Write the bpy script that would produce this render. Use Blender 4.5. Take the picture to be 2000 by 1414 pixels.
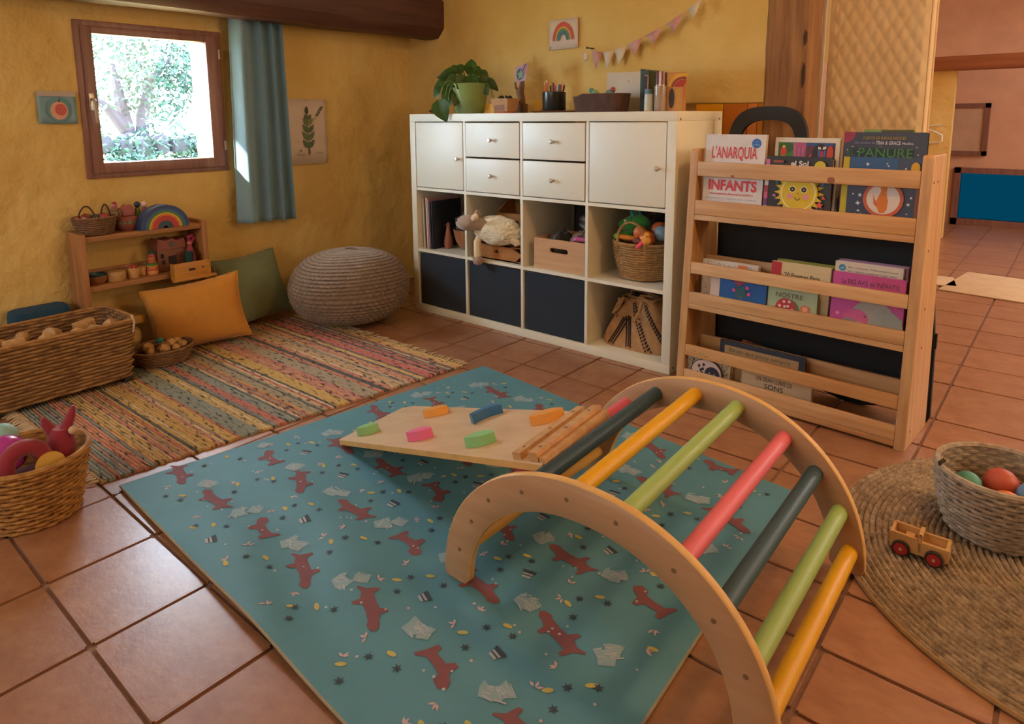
import bpy, bmesh, math, random
from math import sin, cos, pi, radians
from mathutils import Matrix, Vector, noise as mnoise

for _o in list(bpy.data.objects):
    bpy.data.objects.remove(_o)
SC = bpy.context.scene
COL = SC.collection
random.seed(7)

# ------------------------------------------------------------------ camera
CAM_LOC = Vector((2.6259, -2.3072, 0.9947))
YAW, PITCH, ROLL = -0.7022, -0.1533, -0.0070
_f = Vector((sin(YAW) * cos(PITCH), cos(YAW) * cos(PITCH), sin(PITCH)))
_r0 = Vector((cos(YAW), -sin(YAW), 0.0))
_u0 = _r0.cross(_f)
_r = cos(ROLL) * _r0 + sin(ROLL) * _u0
_u = -sin(ROLL) * _r0 + cos(ROLL) * _u0
cam = bpy.data.cameras.new('camera')
cam.sensor_fit = 'HORIZONTAL'
cam.sensor_width = 36.0
cam.lens = 1320.14 / 2000.0 * 36.0
cam.shift_y = -(707.0 - 433.3) / 2000.0
cam.clip_start = 0.05
cam_o = bpy.data.objects.new('camera', cam)
COL.objects.link(cam_o)
cam_o.matrix_world = Matrix(((_r.x, _u.x, -_f.x, CAM_LOC.x), (_r.y, _u.y, -_f.y, CAM_LOC.y),
                             (_r.z, _u.z, -_f.z, CAM_LOC.z), (0, 0, 0, 1)))
SC.camera = cam_o

# ------------------------------------------------------------------ exposure, sky, lights
SC.view_settings.view_transform = 'Standard'
SC.view_settings.look = 'None'
SC.view_settings.exposure = 0.32
SC.view_settings.gamma = 1.0
SC.view_settings.use_curve_mapping = False

world = bpy.data.worlds.new('sky')
SC.world = world
world.use_nodes = True
_bg = world.node_tree.nodes['Background']
_bg.inputs['Color'].default_value = (0.64, 0.81, 1.0, 1.0)
_bg.inputs['Strength'].default_value = 32.0


def lamp(name, kind, loc, energy, color, size=0.1, size_y=None, target=None, spread=None):
    l = bpy.data.lights.new(name, kind)
    l.energy = energy
    l.color = color
    if kind == 'AREA':
        l.shape = 'RECTANGLE' if size_y else 'SQUARE'
        l.size = size
        if size_y:
            l.size_y = size_y
        if spread:
            l.spread = spread
    elif kind == 'SUN':
        l.angle = size
    else:
        l.shadow_soft_size = size
    o = bpy.data.objects.new(name, l)
    COL.objects.link(o)
    o.location = loc
    if target is not None:
        o.rotation_euler = (Vector(target) - Vector(loc)).to_track_quat('-Z', 'Y').to_euler()
    return o


# low sun that grazes the window wall from outside and catches the reveal and curtain
lamp('sun', 'SUN', (-3, -4, 3), 30.0, (1.0, 0.93, 0.80), 0.02, target=(-3 + 0.36, -4 + 0.90, 3 - 0.50))
# added cool area fill by the left wall; no window is built there
lamp('fill_left', 'AREA', (-0.50, -2.75, 1.25), 8.0, (0.62, 0.80, 1.0), 0.8, 0.8, target=(1.5, -1.6, 0.3))
# added broad fill from behind the viewer, where no window is seen
lamp('fill_front', 'AREA', (1.2, -4.3, 1.45), 21.0, (1.0, 0.95, 0.82), 1.8, 1.1, target=(0.9, 0, 0.6))
# warm ceiling lamp over the reading corner
lamp('ceiling_bulb', 'POINT', (2.75, -0.75, 1.95), 19.0, (1.0, 0.60, 0.28), 0.09)
# added warm fill before the closed right wall; after it, the far room's daylight
lamp('fill_right', 'AREA', (4.50, 0.55, 1.25), 26.0, (1.0, 0.80, 0.56), 1.1, 1.3, target=(1.6, 0.75, 0.6))
lamp('cupboard_fill', 'POINT', (1.25, 0.80, 1.80), 5.0, (1.0, 0.80, 0.55), 0.06)  # unseen lamp added to brighten the cupboard front under the ledge
lamp('daylight_back', 'AREA', (3.6, 3.4, 1.9), 62.0, (1.0, 0.92, 0.92), 1.6, 1.6, target=(2.2, 2.6, 0))


# ------------------------------------------------------------------ helpers
def lin(h):
    h = h.lstrip('#')
    v = [int(h[i:i + 2], 16) / 255 for i in (0, 2, 4)]
    return tuple((c / 12.92 if c <= 0.04045 else ((c + 0.055) / 1.055) ** 2.4) for c in v) + (1.0,)


def _mix(nt, a, b, fac):
    n = nt.nodes.new('ShaderNodeMix')
    n.data_type = 'RGBA'
    for s, v in ((n.inputs[0], fac), (n.inputs[6], a), (n.inputs[7], b)):
        if hasattr(v, 'node'):
            nt.links.new(v, s)
        else:
            s.default_value = v
    return n.outputs[2]


def mat(name, col, rough=0.55, var=0.0, vscale=6.0, stretch=(1, 1, 1), bump=0.0, bscale=60.0, bstretch=None,
        metal=0.0, spec=0.5, coat=0.0, rnd=0.0, vcol2=None, detail=4.0, sheen=0.0, bdist=0.01, trans=0.0, attr=None):
    """Principled material: base colour mottled by noise between col and vcol2, fine noise relief."""
    m = bpy.data.materials.new(name)
    m.use_nodes = True
    nt = m.node_tree
    b = nt.nodes['Principled BSDF']
    c = lin(col) if isinstance(col, str) else tuple(col)
    b.inputs['Base Color'].default_value = c
    b.inputs['Roughness'].default_value = rough
    b.inputs['Metallic'].default_value = metal
    b.inputs['Specular IOR Level'].default_value = spec
    if coat:
        b.inputs['Coat Weight'].default_value = coat
        b.inputs['Coat Roughness'].default_value = 0.25
    if sheen:
        b.inputs['Sheen Weight'].default_value = sheen
    if trans:
        b.inputs['Transmission Weight'].default_value = trans
    out = None
    tc = nt.nodes.new('ShaderNodeTexCoord')
    mp = nt.nodes.new('ShaderNodeMapping')
    mp.inputs['Scale'].default_value = stretch
    nt.links.new(tc.outputs['Object'], mp.inputs['Vector'])
    if attr:
        a = nt.nodes.new('ShaderNodeAttribute')
        a.attribute_name = attr
        out = a.outputs['Color']
    if var or vcol2:
        n = nt.nodes.new('ShaderNodeTexNoise')
        n.inputs['Scale'].default_value = vscale
        n.inputs['Detail'].default_value = detail
        n.inputs['Roughness'].default_value = 0.6
        nt.links.new(mp.outputs[0], n.inputs['Vector'])
        r = nt.nodes.new('ShaderNodeMapRange')
        r.inputs[1].default_value = 0.3
        r.inputs[2].default_value = 0.7
        nt.links.new(n.outputs['Fac'], r.inputs[0])
        if vcol2:
            c2 = lin(vcol2) if isinstance(vcol2, str) else vcol2
            out = _mix(nt, out if out is not None else c, c2, r.outputs[0])
        else:
            h = nt.nodes.new('ShaderNodeHueSaturation')
            if out is not None:
                nt.links.new(out, h.inputs['Color'])
            else:
                h.inputs['Color'].default_value = c
            r.inputs[3].default_value = 1 - var
            r.inputs[4].default_value = 1 + var
            nt.links.new(r.outputs[0], h.inputs['Value'])
            out = h.outputs[0]
    if rnd:
        oi = nt.nodes.new('ShaderNodeObjectInfo')
        r2 = nt.nodes.new('ShaderNodeMapRange')
        r2.inputs[3].default_value = 1 - rnd
        r2.inputs[4].default_value = 1 + rnd
        nt.links.new(oi.outputs['Random'], r2.inputs[0])
        h = nt.nodes.new('ShaderNodeHueSaturation')
        if out is not None:
            nt.links.new(out, h.inputs['Color'])
        else:
            h.inputs['Color'].default_value = c
        nt.links.new(r2.outputs[0], h.inputs['Value'])
        out = h.outputs[0]
    if out is not None:
        nt.links.new(out, b.inputs['Base Color'])
    if bump:
        mp2 = nt.nodes.new('ShaderNodeMapping')
        mp2.inputs['Scale'].default_value = bstretch or stretch
        nt.links.new(tc.outputs['Object'], mp2.inputs['Vector'])
        n2 = nt.nodes.new('ShaderNodeTexNoise')
        n2.inputs['Scale'].default_value = bscale
        n2.inputs['Detail'].default_value = 5.0
        nt.links.new(mp2.outputs[0], n2.inputs['Vector'])
        bp = nt.nodes.new('ShaderNodeBump')
        bp.inputs['Strength'].default_value = bump
        bp.inputs['Distance'].default_value = bdist
        nt.links.new(n2.outputs['Fac'], bp.inputs['Height'])
        nt.links.new(bp.outputs[0], b.inputs['Normal'])
    return m


def wood(name, col, col2, axis='x', scale=1.0, rough=0.5, rnd=0.0, coat=0.0):
    st = {'x': (0.6, 9, 9), 'y': (9, 0.6, 9), 'z': (9, 9, 0.6)}[axis]
    return mat(name, col, rough, vcol2=col2, vscale=5.0 * scale, stretch=st, bump=0.12, bscale=26 * scale,
               bdist=0.004, rnd=rnd, detail=6, coat=coat)


def xf(loc=(0, 0, 0), rot=(0, 0, 0), scale=(1, 1, 1)):
    from mathutils import Euler
    return Matrix.Translation(loc) @ Euler(rot).to_matrix().to_4x4() @ Matrix.Diagonal((*scale, 1))


class MB:
    """Collects shapes and links them as ONE mesh object."""

    def __init__(self):
        self.v, self.f, self.m, self.c = [], [], [], []

    def add(self, verts, faces, m=0, M=None, col=None):
        o = len(self.v)
        for p in verts:
            p = Vector(p)
            self.v.append(M @ p if M is not None else p)
            self.c.append(col or (1, 1, 1, 1))
        for f in faces:
            self.f.append([i + o for i in f])
            self.m.append(m)
        return self

    def box(self, lo, hi, m=0, M=None, bev=0.0, col=None):
        lo, hi = Vector(lo), Vector(hi)
        d = hi - lo
        b = min(bev, 0.49 * min(d))
        c = (lo + hi) / 2
        if b <= 0:
            vs = [(x, y, z) for z in (lo.z, hi.z) for y in (lo.y, hi.y) for x in (lo.x, hi.x)]
            return self.add(vs, [(0, 2, 3, 1), (4, 5, 7, 6), (0, 1, 5, 4), (2, 6, 7, 3), (0, 4, 6, 2), (1, 3, 7, 5)], m, M, col)
        bm = bmesh.new()
        bmesh.ops.create_cube(bm, size=1.0)
        for v in bm.verts:
            v.co = Vector((v.co.x * d.x, v.co.y * d.y, v.co.z * d.z)) + c
        bmesh.ops.bevel(bm, geom=bm.edges[:], offset=b, segments=2, profile=0.6, affect='EDGES')
        self.bm(bm, m, M, col)
        return self

    def bm(self, bm, m=0, M=None, col=None):
        bm.verts.index_update()
        self.add([v.co.copy() for v in bm.verts], [[v.index for v in f.verts] for f in bm.faces], m, M, col)
        bm.free()

    def tube(self, pts, r, n=8, m=0, M=None, cap=True, closed=False, col=None, flat=1.0):
        pts = [Vector(p) for p in pts]
        k = len(pts)
        rs = r if isinstance(r, (list, tuple)) else [r] * k
        vs, up = [], None
        for i, p in enumerate(pts):
            if closed:
                t = pts[(i + 1) % k] - pts[i - 1]
            else:
                t = pts[min(i + 1, k - 1)] - pts[max(i - 1, 0)]
            t = t.normalized() if t.length > 1e-9 else Vector((0, 0, 1))
            if up is None:
                up = Vector((0, 0, 1)) if abs(t.z) < 0.9 else Vector((1, 0, 0))
            s = t.cross(up)
            s.normalize()
            up = s.cross(t).normalized()
            for j in range(n):
                a = 2 * pi * j / n
                vs.append(p + rs[i] * (cos(a) * s + flat * sin(a) * up))
        fs = []
        for i in range(k if closed else k - 1):
            for j in range(n):
                a, b = i * n + j, i * n + (j + 1) % n
                c, d = ((i + 1) % k) * n + (j + 1) % n, ((i + 1) % k) * n + j
                fs.append((a, b, c, d))
        if cap and not closed:
            fs.append(tuple(range(n))[::-1])
            fs.append(tuple((k - 1) * n + j for j in range(n)))
        return self.add(vs, fs, m, M, col)

    def lathe(self, prof, n=24, m=0, M=None, sx=1.0, sy=1.0, col=None, power=2.0):
        vs, fs = [], []
        for (r, z) in prof:
            for j in range(n):
                a = 2 * pi * j / n
                ca, sa = cos(a), sin(a)
                if power != 2.0:
                    k = (abs(ca) ** power + abs(sa) ** power) ** (-1.0 / power)
                    ca, sa = ca * k, sa * k
                vs.append((r * ca * sx, r * sa * sy, z))
        k = len(prof)
        for i in range(k - 1):
            for j in range(n):
                fs.append((i * n + j, i * n + (j + 1) % n, (i + 1) * n + (j + 1) % n, (i + 1) * n + j))
        if prof[0][0] > 1e-6:
            fs.append(tuple(range(n))[::-1])
        if prof[-1][0] > 1e-6:
            fs.append(tuple((k - 1) * n + j for j in range(n)))
        return self.add(vs, fs, m, M, col)

    def prism(self, poly, z0, z1, m=0, M=None, col=None):
        n = len(poly)
        vs = [(x, y, z0) for x, y in poly] + [(x, y, z1) for x, y in poly]
        fs = [tuple(range(n))[::-1], tuple(range(n, 2 * n))]
        fs += [(i, (i + 1) % n, n + (i + 1) % n, n + i) for i in range(n)]
        return self.add(vs, fs, m, M, col)

    def poly(self, poly, z=0.0, m=0, M=None, col=None):
        return self.add([(x, y, z) for x, y in poly], [tuple(range(len(poly)))], m, M, col)

    def sphere(self, c, r, n=12, m=0, M=None, scale=(1, 1, 1), col=None):
        k = max(4, n // 2)
        prof = [(r * sin(pi * i / k), -r * cos(pi * i / k)) for i in range(k + 1)]
        prof[0] = (0.0005 * r, -r)
        prof[-1] = (0.0005 * r, r)
        T = Matrix.Translation(c) @ Matrix.Diagonal((*scale, 1))
        return self.lathe(prof, n, m, (M @ T) if M is not None else T, col=col)

    def build(self, name, mats, parent=None, smooth=True, angle=38, colattr=False, loc=None, M=None, fix=True):
        me = bpy.data.meshes.new(name)
        me.from_pydata([tuple(p) for p in self.v], [], self.f)
        if not isinstance(mats, (list, tuple)):
            mats = [mats]
        for x in mats:
            me.materials.append(x)
        me.polygons.foreach_set('material_index', self.m)
        if fix:
            bm = bmesh.new()
            bm.from_mesh(me)
            bmesh.ops.recalc_face_normals(bm, faces=bm.faces)
            bm.to_mesh(me)
            bm.free()
        if smooth:
            me.polygons.foreach_set('use_smooth', [True] * len(me.polygons))
            me.set_sharp_from_angle(angle=radians(angle))
        if colattr:
            at = me.color_attributes.new('tint', 'FLOAT_COLOR', 'POINT')
            at.data.foreach_set('color', [x for c in self.c for x in c])
        me.update()
        o = bpy.data.objects.new(name, me)
        COL.objects.link(o)
        if parent is not None:
            o.parent = parent
        if M is not None:
            o.matrix_basis = M
        elif loc is not None:
            o.location = loc
        return o


def tag(o, label=None, cat=None, group=None, kind=None):
    if label:
        o['label'] = label
    if cat:
        o['category'] = cat
    if group:
        o['group'] = group
    if kind:
        o['kind'] = kind
    return o


def thing(name, label, cat, loc=(0, 0, 0), rotz=0.0, group=None, M=None):
    o = bpy.data.objects.new(name, None)
    o.empty_display_size = 0.05
    COL.objects.link(o)
    if M is not None:
        o.matrix_basis = M
    else:
        o.location = loc
        o.rotation_euler = (0, 0, rotz)
    return tag(o, label, cat, group)


def copy_tree(o, M=None, label=None, group=None):
    c = o.copy()
    COL.objects.link(c)
    if M is not None:
        c.matrix_basis = M
    if label:
        c['label'] = label
    if group:
        c['group'] = group
    for ch in list(o.children):
        d = ch.copy()
        COL.objects.link(d)
        d.parent = c
        for g in list(ch.children):
            e = g.copy()
            COL.objects.link(e)
            e.parent = d
    return c


def grid_faces(nx, ny, wrap=False):
    fs = []
    for j in range(ny - 1):
        for i in range(nx - (0 if wrap else 1)):
            a, b = j * nx + i, j * nx + (i + 1) % nx
            fs.append((a, b, b + nx, a + nx))
    return fs


def nz(x, y, z=0.0):
    return mnoise.noise(Vector((x, y, z)))


def circle(cx, cy, r, n=24, ry=None, a0=0.0):
    return [(cx + r * cos(a0 + 2 * pi * i / n), cy + (ry or r) * sin(a0 + 2 * pi * i / n)) for i in range(n)]


def star(cx, cy, r, r2, n=5, a0=pi / 2):
    return [(cx + (r if i % 2 == 0 else r2) * cos(a0 + pi * i / n), cy + (r if i % 2 == 0 else r2) * sin(a0 + pi * i / n)) for i in range(2 * n)]


def text2d(s, x, y, w, h, offset=0.0, shear=0.0):
    """Flat letters fitted into the rectangle x, y, w, h: list of (verts2d, faces)."""
    cu = bpy.data.curves.new('letters', 'FONT')
    cu.body = s
    cu.resolution_u = 3
    cu.offset = offset
    cu.shear = shear
    o = bpy.data.objects.new('letters', cu)
    me = bpy.data.meshes.new_from_object(o)
    vs = [v.co.copy() for v in me.vertices]
    fs = [list(p.vertices) for p in me.polygons]
    bpy.data.objects.remove(o)
    bpy.data.curves.remove(cu)
    bpy.data.meshes.remove(me)
    if not vs:
        return [], []
    x0, x1 = min(v.x for v in vs), max(v.x for v in vs)
    y0, y1 = min(v.y for v in vs), max(v.y for v in vs)
    sx, sy = w / max(x1 - x0, 1e-6), h / max(y1 - y0, 1e-6)
    return [(x + (v.x - x0) * sx, y + (v.y - y0) * sy) for v in vs], fs


_flat = {}


def flat(hexcol, rough=0.55):
    """Printed ink / plain paint colour."""
    k = (hexcol, rough)
    if k not in _flat:
        _flat[k] = mat('paint_' + hexcol.lstrip('#'), hexcol, rough, var=0.06, vscale=25)
    return _flat[k]


class Print:
    """Flat print on a sheet in its local (x, z) plane facing -y; later calls lie on top."""

    def __init__(self, y=0.0, step=0.00025):
        self.mb, self.mats, self.y, self.step = MB(), [], y, step

    def _m(self, c):
        k = flat(c)
        if k not in self.mats:
            self.mats.append(k)
        return self.mats.index(k)

    def poly(self, p, c):
        self.y -= self.step
        self.mb.add([(a, self.y, b) for a, b in p], [tuple(range(len(p)))], self._m(c))
        return self

    def rect(self, x0, z0, x1, z1, c):
        return self.poly([(x0, z0), (x1, z0), (x1, z1), (x0, z1)], c)

    def disc(self, x, z, r, c, rz=None, n=20):
        return self.poly(circle(x, z, r, n, rz), c)

    def band(self, x, z, ro, ri, a0, a1, c, n=18):
        p = [(x + ro * cos(a0 + (a1 - a0) * i / n), z + ro * sin(a0 + (a1 - a0) * i / n)) for i in range(n + 1)]
        q = [(x + ri * cos(a0 + (a1 - a0) * i / n), z + ri * sin(a0 + (a1 - a0) * i / n)) for i in range(n + 1)]
        self.y -= self.step
        vs = [(a, self.y, b) for a, b in p + q]
        self.mb.add(vs, [(i, i + 1, n + 2 + i, n + 1 + i) for i in range(n)], self._m(c))
        return self

    def line(self, pts, w, c):
        self.y -= self.step
        for (x0, z0), (x1, z1) in zip(pts, pts[1:]):
            d = Vector((x1 - x0, z1 - z0))
            if d.length < 1e-7:
                continue
            d.normalize()
            nx, nzz = -d.y * w / 2, d.x * w / 2
            self.mb.add([(x0 + nx, self.y, z0 + nzz), (x1 + nx, self.y, z1 + nzz), (x1 - nx, self.y, z1 - nzz), (x0 - nx, self.y, z0 - nzz)],
                        [(0, 1, 2, 3)], self._m(c))
        return self

    def text(self, s, x, z, w, h, c, offset=0.0, shear=0.0):
        vs, fs = text2d(s, x, z, w, h, offset, shear)
        self.y -= self.step
        self.mb.add([(a, self.y, b) for a, b in vs], fs, self._m(c))
        return self

    def build(self, name, parent):
        return self.mb.build(name, self.mats, parent, smooth=False, fix=False)


# ------------------------------------------------------------------ shared materials
M_WALL = mat('yellow_limewash_plaster', '#E3C680', 0.9, vcol2='#D4AC60', vscale=2.2, bump=0.75, bscale=8, bdist=0.035, spec=0.15, detail=8)
M_WHITE = mat('white_laminate', '#E6E1CC', 0.42, var=0.02, vscale=3)
M_PINE = wood('pale_pine', '#D2A774', '#B58350', 'x', 1.0, 0.5)
M_PINEZ = wood('pale_pine_upright', '#D2A774', '#B58350', 'z', 1.0, 0.5)
M_PLY = wood('birch_plywood', '#DDBB8C', '#CBA06C', 'x', 0.6, 0.45)
M_PLYE = mat('plywood_edge', '#D9AE6C', 0.55, var=0.10, vscale=30, stretch=(1, 1, 1))
M_DARKBEAM = wood('dark_stained_beam', '#5E3A30', '#45271F', 'y', 0.8, 0.6)
M_OLDPOST = wood('old_worm_eaten_timber', '#A87B50', '#7C5434', 'z', 0.9, 0.8)
M_FRAME = wood('brown_varnished_frame', '#96695A', '#7A5246', 'z', 1.0, 0.38)
M_TILE = mat('terracotta', '#A97B5A', 0.40, vcol2='#946244', vscale=5, bump=0.14, bscale=14, rnd=0.10, coat=0.30, detail=6, bdist=0.006)
M_GROUT = mat('grout', '#8C6A58', 0.9, var=0.15, vscale=40)
M_CEIL = mat('pale_ceiling_plaster', '#E9D7C0', 0.9, var=0.05, vscale=3, bump=0.3, bscale=10)
M_WICKER = mat('wicker', '#B98A52', 0.7, vcol2='#8A5E30', vscale=40, bump=0.4, bscale=150, bdist=0.004)
M_WICKERD = mat('dark_wicker', '#8E6A4C', 0.7, vcol2='#6A4A34', vscale=40, bump=0.4, bscale=150, bdist=0.004)
M_SEAGRASS = mat('braided_seagrass', '#B88F5C', 0.75, vcol2='#8C6438', vscale=45, bump=0.5, bscale=160, bdist=0.004)
M_METAL = mat('brushed_steel', '#C8C6C0', 0.3, metal=1.0)
M_NAVY = mat('navy_fabric', '#16222F', 0.9, var=0.10, vscale=60, bump=0.25, bscale=400, bdist=0.002, sheen=0.2)
M_BLACK = mat('black_cloth', '#1B1A1C', 0.8, var=0.10, vscale=30, bump=0.2, bscale=300, bdist=0.002)
M_TOYWOOD = mat('natural_toy_wood', '#CFA571', 0.55, vcol2='#B4854F', vscale=14, stretch=(1, 4, 4), rnd=0.12)

# ================================================================== the room
XW, YW, ZC = -0.547, 0.50, 2.05          # window wall face, back wall face, ceiling height
WY0, WY1, WZ0, WZ1 = -1.300, -0.690, 0.752, 1.400     # window opening


def struct(o):
    o['kind'] = 'structure'
    return o


def plaster_sheet(mb, P, nu, nv, amp, seed, hole=None):
    """Uneven hand-plastered surface; P(u, v, d) gives the point at d off the plane."""
    (u0, u1), (v0, v1) = P[1]
    f = P[0]
    us = [u0 + (u1 - u0) * i / nu for i in range(nu + 1)]
    vs = [v0 + (v1 - v0) * j / nv for j in range(nv + 1)]
    if hole:
        for a in hole[0]:
            us[min(range(len(us)), key=lambda i: abs(us[i] - a))] = a
        for a in hole[1]:
            vs[min(range(len(vs)), key=lambda i: abs(vs[i] - a))] = a
    V, F = [], []
    for v in vs:
        for u in us:
            d = amp * (nz(u * 3.1, v * 3.1, seed) + 0.5 * nz(u * 9, v * 9, seed + 3) + 0.2 * nz(u * 25, v * 25, seed + 5))
            V.append(f(u, v, d))
    k = nu + 1
    for j in range(nv):
        for i in range(nu):
            if hole:
                cu, cv = (us[i] + us[i + 1]) / 2, (vs[j] + vs[j + 1]) / 2
                if hole[0][0] < cu < hole[0][1] and hole[1][0] < cv < hole[1][1]:
                    continue
            a = j * k + i
            F.append((a, a + 1, a + k + 1, a + k))
    mb.add(V, F)


# left wall with the window opening
mb = MB()
plaster_sheet(mb, (lambda u, v, d: (XW + d, u, v), ((-3.2, 0.70), (0, ZC))), 130, 74, 0.006, 1.3, ((WY0, WY1), (WZ0, WZ1)))
T = 0.30
mb.prism([(XW - T, -4.9), (XW - 0.02, -4.9), (XW - 0.02, WY0), (XW - 0.05, WY0), (XW - T, -1.74)], 0, ZC)  # outer edge splayed out of view, shaped to let sun onto the curtain
for lo, hi in (((XW - T, WY1, 0), (XW - 0.02, 0.8, ZC)),
               ((XW - T, -1.76, 0), (XW - 0.02, WY1, WZ0)), ((XW - T, -1.76, WZ1), (XW - 0.02, WY1, ZC)),
               ((XW - 0.02, -4.9, 0), (XW, -3.2, ZC))):
    mb.box(lo, hi)
struct(mb.build('wall_left', M_WALL, angle=60))

# back wall: full height on the left, above the ledge on the right
mb = MB()
plaster_sheet(mb, (lambda u, v, d: (u, YW - d, v), ((-0.70, 1.21), (0, ZC))), 64, 70, 0.006, 7.7)
plaster_sheet(mb, (lambda u, v, d: (u, YW - d, v), ((1.21, 1.61), (1.052, ZC))), 14, 36, 0.006, 7.7)
mb.box((-0.80, YW + 0.02, 0), (1.21, YW + 0.20, ZC))
mb.box((1.21, YW + 0.02, 1.05), (1.61, YW + 0.20, ZC))
mb.box((1.205, YW + 0.004, 1.049), (1.61, YW + 0.2, 1.053))
mb.box((1.205, YW + 0.004, 0), (1.212, YW + 0.2, 1.05))
struct(mb.build('wall_back', M_WALL, angle=60))

# the other room behind and the walls behind the viewer
mb = MB()
mb.box((0.75, 0.9, 0), (0.80, 5.4, ZC))
mb.box((0.75, 0.7, 0), (0.80, 0.9, ZC))
struct(mb.build('wall_far_left', M_WALL, smooth=False))
mb = MB()
M_PINK = mat('pinkish_plaster', '#D9A98A', 0.9, var=0.10, vscale=4, bump=0.3, bscale=12)
DX0, DX1, DZ1 = 1.735, 2.45, 0.52
mb.box((0.8, 5.0, 0), (DX0, 5.2, ZC)).box((DX1, 5.0, 0), (4.7, 5.2, ZC)).box((DX0, 5.0, DZ1), (DX1, 5.2, ZC)).box((DX0, 5.0, 0), (DX1, 5.2, 0.03))
struct(mb.build('wall_far', M_PINK, smooth=False))
struct(MB().box((4.6, -4.9, 0), (4.8, 5.2, ZC)).build('wall_right', M_WALL, smooth=False))
struct(MB().box((XW, -4.9, 0), (4.6, -4.7, ZC)).build('wall_front', M_WALL, smooth=False))
struct(MB().box((XW - T, -4.9, ZC), (4.8, 5.4, ZC + 0.1)).build('ceiling', M_CEIL, smooth=False))

# low glazed door of the far room, its blue glow put into the pane's colour
dr = struct(MB().box((DX0, 4.97, 0.0), (DX0 + 0.05, 5.04, DZ1)).box((DX1 - 0.05, 4.97, 0), (DX1, 5.04, DZ1))
            .box((DX0, 4.97, 0.0), (DX1, 5.04, 0.06)).box((DX0, 4.97, DZ1 - 0.05), (DX1, 5.04, DZ1)).build('door_1', M_FRAME))
tint = bpy.data.materials.new('blue_glow_glass')
tint.use_nodes = True
_nt = tint.node_tree
_nt.nodes.remove(_nt.nodes['Principled BSDF'])
_t = _nt.nodes.new('ShaderNodeBsdfTransparent')
_t.inputs[0].default_value = (0.004, 0.040, 0.050, 1)
_nt.links.new(_t.outputs[0], _nt.nodes['Material Output'].inputs[0])
MB().box((DX0 + 0.04, 5.0, 0.05), (DX1 - 0.04, 5.01, DZ1 - 0.04)).build('pane', tint, dr, smooth=False)

# ------------------------------------------------------------------ floor: terracotta tiles laid one by one
fl = struct(MB().box((XW - T, -4.9, -0.15), (4.8, 5.4, -0.006)).build('floor', M_GROUT, smooth=False))
ROWS = [-4.70, -4.46, -4.22, -3.98, -3.74, -3.50, -3.26, -3.02, -2.78, -2.54, -2.30, -2.17, -1.950, -1.722, -1.482, -1.24, -1.065, -0.875, -0.665, -0.455, -0.27, -0.036, 0.20,
        0.57, 0.83, 1.115, 1.40, 1.68, 1.96, 2.24, 2.52, 2.80, 3.08, 3.36, 3.64, 3.92, 4.20, 4.48, 4.76, 5.0]
XA = [-0.54, -0.36, -0.09, 0.18, 0.45, 0.721, 0.99, 1.262, 1.532, 1.80, 2.06, 2.335, 2.61, 2.88, 3.15, 3.42, 3.69, 3.96, 4.23, 4.6]
XB = [-0.54, -0.27, -0.06, 0.15, 0.35, 0.555, 0.755, 0.955, 1.16, 1.355, 1.56, 1.80, 2.05, 2.325, 2.60, 2.87, 3.14, 3.41, 3.68, 3.95, 4.22, 4.6]
bm = bmesh.new()
bmesh.ops.create_cube(bm, size=1.0)
bmesh.ops.bevel(bm, geom=[e for e in bm.edges if all(v.co.z > 0 for v in e.verts)] + [e for e in bm.edges if abs(e.verts[0].co.z - e.verts[1].co.z) > 0.5],
                offset=0.018, segments=2, affect='EDGES')
me_tile = bpy.data.meshes.new('floor_tile')
bm.to_mesh(me_tile)
bm.free()
me_tile.polygons.foreach_set('use_smooth', [True] * len(me_tile.polygons))
me_tile.set_sharp_from_angle(angle=radians(50))
me_tile.materials.append(M_TILE)
far = MB()
rt = random.Random(5)
ntile = 0
for j in range(len(ROWS) - 1):
    xs = XA if ROWS[j] < -1.2 else XB
    dx = 0.0
    for i in range(len(xs) - 1):
        x0, x1, y0, y1 = xs[i] + dx, xs[i + 1] + dx, ROWS[j], ROWS[j + 1]
        g = 0.0045
        sx, sy = x1 - x0 - 2 * g, y1 - y0 - 2 * g
        cx, cy = (x0 + x1) / 2, (y0 + y1) / 2
        if -2.2 < cy < 1.5 and cx < 3.0 and not (cx < 1.0 and cy > 0.6):
            o = bpy.data.objects.new('floor_tile', me_tile)
            COL.objects.link(o)
            o.parent = fl
            o.location = (cx, cy, -0.006 + rt.uniform(-0.0006, 0.0006))
            o.scale = (sx, sy, 0.012)
            o.rotation_euler = (rt.uniform(-1, 1) * 0.002, rt.uniform(-1, 1) * 0.002, rt.uniform(-1, 1) * 0.004)
            ntile += 1
        else:
            far.box((x0 + g, y0 + g, -0.012), (x1 - g, y1 - g, 0.0), bev=0)
o = far.build('distant_floor_tiles', M_TILE, fl, smooth=False)
o['kind'] = 'stuff'

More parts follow.
